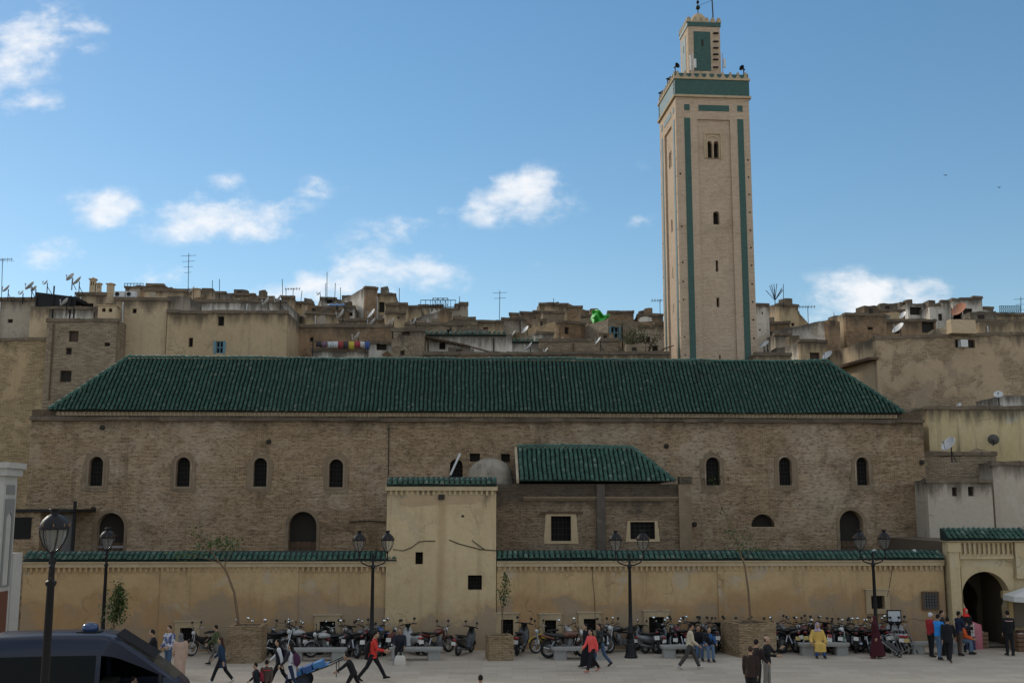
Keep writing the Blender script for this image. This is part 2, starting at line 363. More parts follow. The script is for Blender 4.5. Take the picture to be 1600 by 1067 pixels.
M_tile = glaze('green_roof_tile', (.009,.05,.033), (.02,.092,.062), (.13,.15,.11), .5)
M_tile2 = glaze('green_roof_tile_clean', (.008,.048,.032), (.018,.09,.06), (.18,.22,.17), .38)
M_pan = plain('tile_bedding', (.006,.018,.013), .8, 0, .4, 4.)
M_iron = plain('black_iron', (.009,.009,.010), .5, 0, .3, 20., .25)
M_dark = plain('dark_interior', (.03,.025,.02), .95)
M_wood = plain('old_wood', (.10,.062,.035), .8, 0, .4, 6.)
M_bars = plain('window_bars', (.03,.026,.022), .7, .3, .3)
M_stone = plain('bench_stone', (.27,.265,.245), .75, 0, .2, 7.)
M_metal = plain('grey_metal', (.35,.36,.37), .45, .8, .2)
M_chrome = plain('chrome', (.34,.345,.35), .25, 1, .1)
M_dish = plain('dish_paint', (.55,.55,.53), .55, .1, .2, 5.)
M_dishrust = plain('dish_rusty', (.36,.16,.09), .8, .1, .4, 5.)
M_rubber = plain('tyre_rubber', (.018,.018,.018), .85, 0, .3)
M_glassd = plain('dark_glass', (.02,.023,.027), .12, 0, .2, 2., .6)

# ================================================================ the setting: ground and hill
def ground_mat():
    m, t, bs = newmat('plaza_paving'); v = coords(t, rnd=False)
    bt = nt(t, 'ShaderNodeTexBrick', ins={'Scale': 1., 'Brick Width': 1.1, 'Row Height': .55, 'Mortar Size': .010, 'Mortar Smooth': .8, 'Color1': (.38,.325,.255,1), 'Color2': (.455,.395,.315,1), 'Mortar': (.24,.2,.155,1)})
    lk(t, v, bt.inputs['Vector'])
    col = mix(t, math_(t, 'MULTIPLY', ramp(t, noise(t, v, .22, 7, .6), .4, .7), .5), bt.outputs[0], (.34,.29,.23))
    col = mix(t, math_(t, 'MULTIPLY', ramp(t, noise(t, coords(t, (.35, 1.4, 1), False), .8, 8, .7), .52, .75), .5), col, (.3,.25,.195))
    col = mix(t, math_(t, 'MULTIPLY', ramp(t, noise(t, v, 1.7, 8, .75), .62, .72), .6), col, (.21,.175,.14))
    col = mix(t, math_(t, 'MULTIPLY', ramp(t, noise(t, coords(t, (.5, 1.1, 1), False), .35, 8, .7, .6), .56, .68), .45), col, (.25,.21,.165))
    lk(t, col, bs.inputs['Base Color']); bs.inputs['Roughness'].default_value = .85; bs.inputs['Specular IOR Level'].default_value = .25
    bump(t, bs, math_(t, 'ADD', noise(t, v, 6., 7, .7), math_(t, 'MULTIPLY', bt.outputs[1], -.5)), .35, .02)
    return m
tag(MB().quad((-600,-300,0),(600,-300,0),(600,1500,0),(-600,1500,0)).build('plaza_ground', ground_mat()), kind='structure')
def hill(Y): return 0 if Y < 58 else min((Y-58)*.28, 22)
hm = MB(); ys = [58,66,74,82,90,98,106,114,122,130,137,170,260]
for i, y in enumerate(ys):
    for j in range(-12, 13): hm.v.append((j*12, y, hill(y)+(.02 if i == 0 else random.uniform(-.4,.4))))
for i in range(len(ys)-1):
    for j in range(24):
        a = i*25+j; hm.f.append((a, a+1, a+26, a+25))
M_earth = plain('hill_earth', (.22,.17,.11), .95, 0, .4, .6)
tag(hm.build('hill', M_earth, smooth=True), kind='structure')

# ================================================================ roof tiles
def tile_geom(r0, r1, L, lift, n=6):
    vs = []; 
    for (r, y, z) in ((r0, 0, lift), (r1, L, 0)):
        for i in range(n+1):
            a = pi*i/n; vs.append((-r*cos(a), y, r*sin(a)+z))
    fs = [(i, i+1, n+2+i, n+1+i) for i in range(n)]
    fs.append(tuple(range(n, -1, -1)))
    return vs, fs
TM = {}
M_lip = glaze('pale_tile_lip', (.045,.10,.075), (.12,.19,.15), (.34,.33,.26), .55)      # lower tile edge, worn and made paler to paint in sky highlights
def tile_mesh(key, mat):
    if (key, mat.name) not in TM:
        r0, r1, L, lift = key; vs, fs = tile_geom(*key)
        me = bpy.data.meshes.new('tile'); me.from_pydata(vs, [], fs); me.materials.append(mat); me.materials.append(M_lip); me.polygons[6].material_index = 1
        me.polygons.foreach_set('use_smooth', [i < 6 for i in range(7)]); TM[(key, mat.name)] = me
    return TM[(key, mat.name)]
def wob(x): return .03*sin(x*.31+1)+.018*sin(x*.83)+.012*sin(x*1.9+2)       # the old roof's sag
def tile_field(parent, frame, xs, srange, key, expo, indiv, mat, pan=True, limit=300):
    me = tile_mesh(key, mat); tv, tf = tile_geom(*key); st = MB(); vary = []; done = 0
    for x in xs:
        s0, s1 = srange(x); k = 0; s = s0; slip = random.gauss(0, .012)
        while s+expo*.55 <= s1:
            T = frame @ Matrix.Translation((x+random.uniform(-.008,.008)+.01*sin(s*3+x), s+slip+(random.uniform(-.08,.02) if random.random() < .012 else 0), wob(x)+random.uniform(-.004,.006))) @ Matrix.Rotation(random.gauss(0,.022), 4, 'Z') @ Matrix.Rotation(random.gauss(0,.02), 4, 'X')
            if k < indiv and done < limit: inst('tile', me, parent, T); done += 1
            else:
                r = random.random(); st.add([T @ Vector(p) for p in tv], tf); vary += [r]*len(tf)
            s += expo; k += 1
    if st.f:
        o = st.build('tile_courses', mat, parent, True, fix=False); o['kind'] = 'stuff'
        a = o.data.attributes.new('vary', 'FLOAT', 'FACE'); a.data.foreach_set('value', vary)
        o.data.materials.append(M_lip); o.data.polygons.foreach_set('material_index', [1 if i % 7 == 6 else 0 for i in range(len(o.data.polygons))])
def slope_frame(p, ang, yaw=0):                      # x along the eave, y up the slope
    return Matrix.Translation(p) @ Matrix.Rotation(yaw, 4, 'Z') @ Matrix.Rotation(ang, 4, 'X')
def ridge(parent, a, b, r, L, mat, name='ridge_tile'):
    a = Vector(a); b = Vector(b); d = b-a; n = max(1, int(d.length/L)); me = tile_mesh((r, r*.86, L*1.12, .02), mat)
    q = d.to_track_quat('Y', 'Z').to_matrix().to_4x4()
    for i in range(n):
        p = a+d*(i/n); inst(name, me, parent, Matrix.Translation(p+Vector((0,0,wob(p.x)+random.uniform(-.012,.012)))) @ q @ Matrix.Rotation(random.gauss(0,.02), 4, 'Z'))
def frange(a, b, step):
    n = max(1, round((b-a)/step)); return [a+(i+.5)*(b-a)/n for i in range(n)]
def coping(parent, u0, u1, w, z, pitch, rows, expo, mat, depth=.55, ang=radians(28), indiv=2):
    # little tiled cap along a wall top: a sloping bed with rounded tiles, the lowest row overhanging
    bed = MB().prism([(w-.14, z), (w+depth, z+(depth+.14)*tan(ang)), (w+depth, z-.06), (w-.14, z-.05)], u0, u1, M=Matrix(((0,1,0,0),(1,0,0,0),(0,0,1,0),(0,0,0,1))))
    b = bed.build('coping_bed', M_pan, parent)
    fr = slope_frame((0, w-.17, z+.012), ang)
    tile_field(parent, fr, frange(u0, u1, pitch), lambda x: (0, rows*expo), (pitch*.42, pitch*.3, expo*1.25, .045), expo, indiv, mat)
    return b
def window_bars(parent, x0, x1, z0, z1, y, nv, nh, r=.014):
    g = MB()
    for i in range(nv):
        x = x0+(x1-x0)*(i+1)/(nv+1); g.tube([(x,y,z0),(x,y,z1)], r, 5)
    for i in range(nh):
        z = z0+(z1-z0)*(i+1)/(nh+1); g.tube([(x0,y+.012,z),(x1,y+.012,z)], r, 5)
    return g.build('grille', M_bars, parent)
def ring_surround(parent, outer, inner, y, th, mat, name='surround'):
    return MB().prism(outer, y-th, y+.002, [inner]).build(name, mat, parent)
M_pane = plain('old_pane', (.014,.013,.012), .8, 0, .5, 3., .2)

M_halo = plaster('halo_render', (.28,.21,.145), (.22,.165,.115), (.15,.12,.09), .5, (.45,.38,.29), .4, .8, .4, 0)
# ================================================================ the prayer hall
WM = 7.0
mosque = fthing('prayer_hall', 'long old brick prayer hall with a green tiled hip roof', 'mosque')
uL = fac(43, 750, WM).x; uR = fac(1445, 720, WM).x
eL = fac(77, 641, WM-.4); eR = fac(1412, 645, WM-.4); zE = (eL.z+eR.z)/2-.02; uEL = eL.x; uER = eR.x
RB = 2.85; zR = fac(740, 563, WM-.4+RB).z; wR = WM-.4+RB
holes = []; wins = []
for (x0, x1, y0, y1) in ((139,161,713,759),(275,297,714,760),(396,417,715,760),(514,536,717,761),(1103,1125,714,758),(1217,1237,714,758),(1338,1357,714,758),(703,723,717,757)):
    a = fac((x0+x1)/2, (y0+y1)/2, WM); zb = fac(x0, y1, WM).z; zt = fac(x0, y0, WM).z; wd = fac(x1, y1, WM).x-fac(x0, y1, WM).x
    holes.append(arch(a.x, zb, zt, wd)); wins.append((a.x, zb, zt, wd))
lows = []
for (x0, x1, y0, y1) in ((149,193,801,925),(450,494,799,925),(1313,1350,797,925)):
    a = fac((x0+x1)/2, 850, WM); zb = fac(x0, y1, WM).z; zt = fac(x0, y0, WM).z; wd = fac(x1, 850, WM).x-fac(x0, 850, WM).x
    holes.append(arch(a.x, zb, zt, wd, 14, .08)); lows.append((a.x, zb, zt, wd))
a = fac(1192, 813, WM); zb = fac(1192, 823, WM).z; zt = fac(1192, 803, WM).z; wd = fac(1211, 815, WM).x-fac(1174, 815, WM).x
lun = (a.x, zb, zt, wd); holes.append([(a.x+wd/2*cos(pi*i/12), zb+(zt-zb)*sin(pi*i/12)) for i in range(13)])
sq = []
for (x0, x1, y0, y1) in ((734,750,708,721),(783,797,709,722)):
    p = fac(x0, y1, WM); q = fac(x1, y0, WM); sq.append((p.x, q.x, p.z, q.z)); holes.append(rect(*sq[-1]))
zC = fac(740, 656, WM).z                              # underside of the cornice
wall = MB().prism(rect(uL, uR, -.2, zC+.45), WM, WM+.55, holes)
wall.box(uL, uL+.5, WM+.552, WM+6.2, -.2, zC+.45).box(uR-.5, uR, WM+.552, WM+6.2, -.2, zC+.45).box(uL, uR, WM+6.202, WM+6.7, -.2, zC+.45)
wall.box(uL+.5, uR-.5, WM+.552, WM+6.2, 5.2, 5.5)
wo_ = wall.build('wall', M_brick, mosque)
for i, (cx, zb, zt, wd) in enumerate(wins):
    w_ = MB().prism(arch(cx, zb-.02, zt+.02, wd+.04), WM+.3, WM+.34).build('window', M_pane, mosque)
    window_bars(w_, cx-wd/2, cx+wd/2, zb, zt-.08, WM+.24, 3, 5)
    if i < 7:
        rg = random.Random(i); og = []
        for (ax, az_) in arch(cx, zb-.25, zt+.24, wd+.5, 16): og.append((ax+rg.uniform(-.07,.09)*(1 if ax > cx else -1), az_+rg.uniform(-.08,.08)))
        og = [og[0], ((og[0][0]+og[1][0])/2+.05, og[0][1]-.07), og[1]]+og[2:]
        ring_surround(w_, og, arch(cx, zb, zt, wd), WM, .03, M_greyplaster, 'plaster_halo'); ring_surround(w_, arch(cx, zb-.09, zt+.08, wd+.17), arch(cx, zb+.001, zt-.001, wd-.002), WM-.02, .03, M_halo)
for (x0, x1, z0, z1) in sq:
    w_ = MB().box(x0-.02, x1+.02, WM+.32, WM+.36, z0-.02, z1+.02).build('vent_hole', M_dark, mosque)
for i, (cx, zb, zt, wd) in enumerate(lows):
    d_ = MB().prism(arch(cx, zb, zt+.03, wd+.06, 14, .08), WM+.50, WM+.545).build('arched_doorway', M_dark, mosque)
    ring_surround(d_, arch(cx, zb, zt+.16, wd+.3, 14, .08), arch(cx, zb-.01, zt, wd, 14, .08), WM, .03, M_greyplaster)
    lf = MB()
    for k in range(5): lf.box(cx-wd/2+wd*k/5+.01, cx-wd/2+wd*(k+1)/5-.01, WM+.43, WM+.47, zb, zb+(zt-zb)*.62)
    lf.build('plank_door', M_wood, d_)
    MB().box(cx-wd/2, cx+wd/2, WM+.40, WM+.428, zb+(zt-zb)*.55, zb+(zt-zb)*.58).build('rail', M_metal if i == 0 else M_wood, d_)
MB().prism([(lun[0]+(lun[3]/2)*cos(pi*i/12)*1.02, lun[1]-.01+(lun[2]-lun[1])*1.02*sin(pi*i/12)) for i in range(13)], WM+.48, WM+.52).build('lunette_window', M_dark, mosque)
# weathered stumps and putlog holes
for (px, py) in ((1041,697),(420,690),(160,668),(1065,790),(1085,819),(1440,722),(146,795),(895,745)):
    p = fac(px, py, WM); MB().ell((p.x, WM-.02, p.z), (.14,.07,.13), 7, 5).build('putlog_stub', plain('soot', (.03,.025,.02), .95), mosque)
# cornice
cz0 = zC; cz1 = zE-.03
MB().box(uEL+.25, uER-.25, WM-.16, WM+.3, cz0+.15, cz1).build('cornice', M_cornice, mosque)
cb = MB()
for x in frange(uEL+.3, uER-.3, .205): cb.prism([(WM-.28, cz1-.02), (WM-.165, cz1-.02), (WM-.165, cz1-.2), (WM-.2, cz1-.15)], x-.035+random.uniform(-.01,.01), x+.03, M=Matrix(((0,1,0,0),(1,0,0,0),(0,0,1,0),(0,0,0,1))))
cb.build('corbel_row', M_cornice, mosque)['kind'] = 'stuff'
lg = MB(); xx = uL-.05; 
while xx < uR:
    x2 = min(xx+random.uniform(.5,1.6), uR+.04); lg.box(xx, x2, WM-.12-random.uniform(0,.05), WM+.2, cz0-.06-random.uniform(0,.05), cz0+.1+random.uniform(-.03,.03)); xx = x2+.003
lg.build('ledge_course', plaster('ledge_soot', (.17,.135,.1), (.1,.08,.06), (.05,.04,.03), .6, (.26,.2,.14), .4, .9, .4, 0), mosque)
# roof
wE = WM-.4; wB = wE+2*RB; phi = math.atan2(zR-zE, RB); SL = math.hypot(zR-zE, RB)
rf = MB().add([(uEL,wE,zE),(uER,wE,zE),(uER,wB,zE),(uEL,wB,zE),(uEL+RB,wR,zR),(uER-RB,wR,zR)], ((0,1,5,4),(1,2,5),(2,3,4,5),(3,0,4),(0,3,2,1)))
roof = rf.build('roof', M_pan, mosque)
key = (.074, .052, .175, .034)
fr = slope_frame((0, wE-.07, zE+.01), phi)
def sr(x): return (0, min(SL, max(0, (min(x-uEL, uER-x)+.05)/RB*SL)))
tile_field(roof, fr, frange(uEL, uER, .205), sr, key, .14, 1, M_tile)
for (yaw, px_, x0) in ((-pi/2, uEL, wE), (pi/2, uER, wB)):
    L = 2*RB; f2 = slope_frame((px_, x0 if yaw > 0 else x0+L, zE+.01), phi, yaw)
    f2 = slope_frame((px_, wE+L if yaw < 0 else wE, zE+.01), phi, yaw)
    tile_field(roof, f2, frange(0, L, .205), lambda x: (0, SL*(1-abs(x-RB)/RB)), key, .14, 0, M_tile)
ridge(roof, (uEL+RB-.1, wR, zR+.03), (uER-RB+.1, wR, zR+.03), .12, .36, M_tile)
for (a, b) in (((uEL,wE,zE+.03),(uEL+RB,wR,zR+.05)), ((uER,wE,zE+.03),(uER-RB,wR,zR+.05))): ridge(roof, a, b, .13, .36, M_tile)
# drain pipe down the brick
p = fac(608, 668, WM); q = fac(607, 742, WM)
tag(MB().tube([(p.x,WM-.06,p.z),(q.x,WM-.06,q.z)], .022, 6).build('drain_pipe', M_iron, None), 'thin dark pipe running down the brick front above the plaster block', 'pipe').matrix_world = mosque.matrix_basis

# ================================================================ minaret
class Frame:
    def __init__(s, P, yaw): s.P = Vector((P[0], P[1], 0)); s.a = yaw
    def loc(s, px, py, w=0):
        d = ray(px, py); c, n = cos(s.a), sin(s.a)
        t = (w+(-s.P.x*n+s.P.y*c))/(d.y*c-d.x*n)
        p = Vector((d.x*t-s.P.x, d.y*t-s.P.y, HC+d.z*t))
        return Vector((p.x*c+p.y*n, w, p.z))
def zellige(name, a, b, c):
    m, t, bs = newmat(name); v = coords(t, rnd=False)
    vo = nt(t, 'ShaderNodeTexVoronoi', ins={'Scale': 9.}); lk(t, v, vo.inputs['Vector'])
    col = mix(t, ramp(t, noise(t, v, 7., 6, .8), .35, .65), a, b)
    col = mix(t, math_(t, 'MULTIPLY', ramp(t, noise(t, v, 14., 4, .8), .6, .7), .7), col, c)
    col = mix(t, math_(t, 'MULTIPLY', ramp(t, noise(t, coords(t, (2,2,.4), False), 1.1, 6, .7), .5, .8), .45), col, tuple(x*.5 for x in a))
    lk(t, col, bs.inputs['Base Color']); bs.inputs['Roughness'].default_value = .42
    bump(t, bs, noise(t, v, 18., 5, .8), .5, .015); return m
M_zel = zellige('green_zellige', (.010,.052,.038), (.022,.088,.066), (.08,.14,.11))
TY = 66.0; TA = radians(4.5)
tp = at(1065, 563, TY); TF = Frame(tp, TA)
tower = thing('minaret', 'tall square brick minaret with green tile bands and a lantern turret', 'minaret', (tp.x, tp.y, 0), TA)
ts = (TF.loc(1176.4, 370).x-TF.loc(1058.7, 370).x+TF.loc(1183, 563).x)/2
def tx(px): return TF.loc(px, 370).x-TF.loc(1058.7, 370).x
def tz(py, px=1115, w=0): return TF.loc(px, py, w).z
def txy(px, py): return TF.loc(px, py).x-TF.loc(1058.7, 370).x
zb0 = tz(151.5); zb1 = tz(125.5); zm = tz(113)
CT = Matrix.Translation((ts/2, ts/2, 0))
def face(k): return CT @ Matrix.Rotation(-k*pi/2, 4, 'Z') @ CT.inverted()
rec = (tx(1092.5), tx(1144.5), -1, tz(187))
core = MB(); fram = MB(); grn = MB()
wx0, wx1 = txy(1099.3, 230), txy(1127, 230); wz0, wz1 = tz(247), tz(206.5)
tw_h = []
def local(px, py): p = TF.loc(px, py, .12); q = TF.loc(1120, py); return p
c_w = tx(1118.3)
hol = [arch(txy(1118.4, 340), tz(350), tz(329), .40, 8, .15), rect(txy(1119.5,415)-.08, txy(1119.5,415)+.08, tz(424), tz(406)), rect(txy(1121,472)-.09, txy(1121,472)+.09, tz(479), tz(464.5)), rect(txy(1124,558)-.05, txy(1124,558)+.05, tz(580), tz(554))]
hol.append(arch(txy(1108.2,235), tz(246), tz(219.5), .34, 8, .2)); hol.append(arch(txy(1118.4,235), tz(246), tz(219.5), .34, 8, .2))
for k in range(4):
    M = face(k)
    if k in (0, 1, 3): core.prism(rect(rec[0]-.05, rec[1]+.05, 0, rec[3]+.05), .122, .5, hol, M)
    else: core.box(rec[0]-.05, rec[1]+.05, .122, .5, 0, rec[3]+.05, M)
    fram.prism(rect(0 if k % 2 == 0 else .12, ts if k % 2 == 0 else ts-.12, 0, zb0), 0, .12, [rect(rec[0], rec[1], 0.05, rec[3])], M)
core.build('shaft', M_brick_tower, tower); fram.build('corner_pilasters', M_brick_tower, tower)
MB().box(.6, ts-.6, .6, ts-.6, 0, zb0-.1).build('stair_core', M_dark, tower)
for k in range(4):
    M = face(k)
    for (x0, x1) in ((1071.8,1081.2),(1156,1165.5)):
        MB().box(tx(x0), tx(x1), -.025, .05, 0, tz(185.5), M).build('tile_strip', M_zel, tower)
        MB().box(tx(x0)+.02, tx(x1)-.02, -.025, .05, tz(173.5), tz(164.5), M).build('tile_square', M_zel, tower)
    MB().box(tx(1095), tx(1143.5), -.025, .05, tz(174), tz(165), M).build('tile_panel', M_zel, tower)
    MB().box(-.04 if k % 2 == 0 else -.038, ts+.04 if k % 2 == 0 else ts+.038, -.04, .4, zb0+.06, zb1, M).build('tile_band', M_zel, tower)
    MB().box(-.13, ts+.13, -.13, .35, zb0-.08, zb0+.06, M).build('string_course', M_trim, tower) if k % 2 == 0 else MB().box(.351, ts-.351, -.13, .35, zb0-.08, zb0+.06, M).build('string_course', M_trim, tower)
    MB().box(-.10, ts+.10, -.10, .34, zb1, zb1+.13, M).build('parapet_ledge', M_trim, tower) if k % 2 == 0 else MB().box(.341, ts-.341, -.10, .34, zb1, zb1+.13, M).build('parapet_ledge', M_trim, tower)
    MB().box(.02 if k % 2 == 0 else .281, ts-.02 if k % 2 == 0 else ts-.281, .0, .28, zb1+.131, zm-.12, M).build('parapet', M_zel, tower)
    n = 10
    for i in range(n):
        x = .17+(ts-.34)*i/(n-1); h = zm-zb1
        mm = MB().prism([(x-.19,zb1+.132),(x+.19,zb1+.132),(x+.13,zb1+h*.45),(x+.085,zb1+h*.5),(x+.08,zb1+h*.8),(x+.035,zm+.02),(x-.035,zm+.02),(x-.08,zb1+h*.8),(x-.085,zb1+h*.5),(x-.13,zb1+h*.45)], -.045, .21, M=M)
        mm.build('merlon', M_cornice, tower)
    # twin window under its carved frame
    if k in (0, 3):
        fw = MB().prism(rect(wx0, wx1, wz0, wz1), .06, .121, [rect(wx0+.09, wx1-.09, wz0, wz1-.1)], M).build('window_frame', M_trim, tower)
        cxw = (wx0+wx1)/2
        MB().prism(arch(cxw, wz0, wz1-.17, wx1-wx0-.26, 14), .085, .1205, [arch(cxw, wz0+.001, wz1-.27, wx1-wx0-.42, 14)], M).build('blind_arch', M_trim, fw)
        MB().tube([M @ Vector((cxw,.16,wz0)), M @ Vector((cxw,.16,tz(226)))], .05, 8).lathe([(.05,0),(.1,.12),(.1,.17)], M @ Vector((cxw,.16,tz(226))), 8).build('column', M_trim, fw)
    ph = MB()
    for (px, pys) in ((1064,(273,355,411,441,469,527,555)),(1171,(249,276,303,331,359,386,414,443,471,499,528,557))):
        for py in pys: ph.box(tx(px)-.05+(.0 if px > 1100 else .03*(py-370)/200), tx(px)+.05, -.006, .02, tz(py)-.05, tz(py)+.06, M)
    ph.build('putlog_holes', MATS['soot'], tower)['kind'] = 'stuff'
MB().box(.3, ts-.3, .3, ts-.3, zb1+.05, zb1+.14).build('terrace', M_trim, tower)
# lantern turret
wt_ = ts*.285
a0 = TF.loc(1075.5, 75, wt_); a1 = TF.loc(1125.6, 75, wt_); t0, t1 = a0.x, a1.x; td = t1-t0; ztb = zb1+.1; ztt = TF.loc(1100, 42, wt_).z; ztm = TF.loc(1100, 28, wt_).z
CT2 = Matrix.Translation(((t0+t1)/2, wt_+td/2, 0))
turret = MB().box(t0, t1, wt_, wt_+td, ztb, ztt).build('turret', M_brick_tower, tower)
px0 = TF.loc(1084, 75, wt_).x; px1 = TF.loc(1110.2, 75, wt_).x; pz0 = TF.loc(1097, 111, wt_).z; pz1 = TF.loc(1097, 50, wt_).z
for k in range(4):
    M = CT2 @ Matrix.Rotation(-k*pi/2, 4, 'Z') @ CT2.inverted()
    MB().box(px0, px1, wt_-.02, wt_+.06, pz0, pz1, M).build('tile_panel', M_zel, turret)
    MB().box(px0+(px1-px0)*.46, px0+(px1-px0)*.58, wt_-.026, wt_, pz0+(pz1-pz0)*.62, pz0+(pz1-pz0)*.8, M).build('slit', M_dark, turret)
    e = 0 if k % 2 == 0 else .201
    MB().box(t0-.05+e, t1+.05-e, wt_-.05, wt_+.15, ztt+.002, ztt+.3, M).build('tile_band', M_zel, turret)
    for i in range(6):
        x = t0+.08+(td-.16)*i/5; h = ztm-ztt
        MB().prism([(x-.17,ztt+.28),(x+.17,ztt+.28),(x+.14,ztt+h*.75),(x+.06,ztm),(x-.06,ztm),(x-.14,ztt+h*.75)], wt_-.06, wt_+.12, M=M).build('merlon', M_cornice, turret)
    if k == 0:
        for py in (53,66,76,86,94,106):
            p = TF.loc(1118, py, wt_); MB().box(p.x-.17, p.x+.17, wt_-.16, wt_, p.z-.03, p.z+.03).build('rung', M_iron, turret)
cxt = (t0+t1)/2; cyt = wt_+td/2; zd = TF.loc(1095, 22, cyt).z
MB().lathe([(td*.30*cos(a), ztt+.3+(zd-ztt-.3)*sin(a)) for a in [i*pi/16 for i in range(9)]], (cxt-.08,cyt,0), 20).build('dome', M_trim, turret, True)
fz = [TF.loc(1094, y, cyt).z for y in (22, 12.5, 4, -8, -16)]
fin = MB().tube([(cxt-.08,cyt,fz[0]-.1),(cxt-.08,cyt,fz[4])], .035, 6)
for z, r in ((fz[1],.155),(fz[2],.11),(fz[3],.075)): fin.ell((cxt-.08,cyt,z), (r,r,r), 12, 8)
fin.build('finial', plain('bronze', (.02,.03,.028), .45, .7), turret, True)
pa = TF.loc(1115.5, 40, wt_); 
mast = tag(MB().tube([(pa.x,wt_+.1,ztt),(pa.x-.1,wt_+.1,pa.z+4)], .045, 6).tube([(pa.x-.02,wt_+.1,fz[1]+.1),(cxt-.05,cyt,fz[1]+.12)], .012, 5).build('lightning_rod', M_iron), 'dark lightning rod standing on the minaret turret', 'rod'); mast.matrix_world = tower.matrix_basis
def horn(px, py, w, yaw, label):
    p = TF.loc(px, py, w); t = thing('loudspeaker', label, 'loudspeaker', tower.matrix_basis @ Vector((p.x, p.y, zm-.05)), TA, 'loudspeakers on the minaret parapet')
    M = Matrix.Rotation(yaw, 4, 'Z') @ Matrix.Rotation(pi/2-.15, 4, 'X')
    MB().lathe([(.04,-.12),(.055,-.02),(.08,.07),(.15,.18),(.19,.22),(.18,.22),(.04,.04)], (0,0,.38), 12, M).build('horn', M_iron, t, True)
    MB().tube([(0,0,-.05),(0,0,.36)], .035, 6).build('bracket', M_iron, t)
horn(1055, 107, .15, .5, 'dark horn loudspeaker at the near left corner of the minaret parapet')
horn(1162, 111, .15, -.9, 'dark horn loudspeaker at the right corner of the minaret parapet')
horn(1043, 122, ts*.45, 1.9, 'dark horn loudspeaker midway along the left parapet of the minaret')
horn(1031, 140, ts-.15, 1.4, 'dark horn loudspeaker at the far left corner of the minaret parapet')
def sector(px, py, w, label):
    p = TF.loc(px, py, w); t = thing('panel_antenna', label, 'antenna', tower.matrix_basis @ Vector((p.x, p.y, p.z-.9)), TA, 'antennas on the minaret turret')
    MB().tube([(0,0,0),(0,0,1.5)], .025, 6).build('mast', M_metal, t)
    MB().box(-.22,-.12,-.06,.02,.3,1.35).box(.06,.2,-.05,.04,.5,1.1).build('panel', M_dish, t)
sector(1083, 97, wt_-.35, 'grey panel antenna at the left front of the minaret turret')
sector(1129, 97, wt_+.2, 'grey panel antenna at the right side of the minaret turret')

# ================================================================ street front: walls, block, annex, gate
def xz_swap(): return Matrix(((0,1,0,0),(1,0,0,0),(0,0,1,0),(0,0,0,1)))
M_wframe = plaster('window_frame_plaster', (.44,.335,.205), (.37,.28,.17), (.2,.15,.1), .5, (.3,.24,.17), .4, .8, .5, .2)
def low_window(parent, x0, x1, y0, y1, w, frame=True, kind='bars', depth=.28):
    p = fac(x0, y1, w); q = fac(x1, y0, w)
    pane = MB().box(p.x-.03, q.x+.03, w+depth, w+depth+.04, p.z-.03, q.z+.03).build('window', M_pane if kind != 'wood' else M_wood, parent)
    window_bars(pane, p.x, q.x, p.z, q.z, w+depth-.1, 4 if q.x-p.x > .5 else 2, 3)
    if frame:
        o = [(p.x-.22,p.z-.2),(q.x+.22,p.z-.2),(q.x+.22,q.z+.24),(p.x-.22,q.z+.24)]
        ring_surround(pane, o, [(p.x,p.z),(q.x,p.z),(q.x,q.z),(p.x,q.z)], w, .03 if w else .075, M_wframe)
        MB().box(p.x-.27, q.x+.27, w-.11, w+.0, q.z+.242, q.z+.285).build('lintel', M_cornice, pane)
    return rect(p.x, q.x, p.z, q.z)
def street_wall(label, px0, px1, wins, seams, mat, top_l, top_r, end_caps=True):
    t = fthing('street_wall', label, 'wall', 'walls along the plaza')
    u0 = fac(px0, 950).x; u1 = fac(px1, 950).x; zt = (fac(px0, top_l).z+fac(px1, top_r).z)/2
    hs = [low_window(t, *w[:4], 0, *(w[4:])) for w in wins]
    cuts = [u0]+[fac(s, 930).x for s in seams]+[u1]
    for i in range(len(cuts)-1):
        a, b = cuts[i], cuts[i+1]; off = .045*(i % 2)
        hh = [h for h in hs if a < (h[0][0]+h[1][0])/2 < b]
        MB().prism(rect(a, b-.002, -.2, zt-.28), -off, .45, hh).build('wall', mat, t)['ztop'] = zt+.55
    MB().box(u0, u1, -.10, .5, zt-.278, zt-.10).build('cornice', M_trim, t)
    MB().box(u0, u1, -.155, .5, zt-.098, zt-.05).build('cornice_lip', M_trim, t)
    dn = MB()
    for x in frange(u0, u1, .222): dn.prism([(-.078, zt-.285), (-.046, zt-.285), (-.046, zt-.5), (-.06, zt-.47)], x-.05+random.uniform(-.008,.008), x+.045, M=xz_swap())
    dn.build('dentil_row', M_wall, t)['kind'] = 'stuff'
    coping(t, u0, u1, 0, zt, .222, 2, .27, M_tile2)
    return t, zt
lw, zlw = street_wall('long ochre plaster wall left of the cream block, topped with green tiles', 33, 619, [(281,304,980,1001),(499,524,970,995)], [250,466], M_wall, 874, 876)
rw, zrw = street_wall('stained ochre plaster wall right of the cream block, topped with green tiles', 776, 1478, [(783,802,967,1003),(851,869,968,990),(912,931,966,985),(1014,1037,963,990),(1361,1381,930,951)], [1122,1331], M_wall, 876, 871)
# barred window high on the right end of the wall, no frame
_ = 0
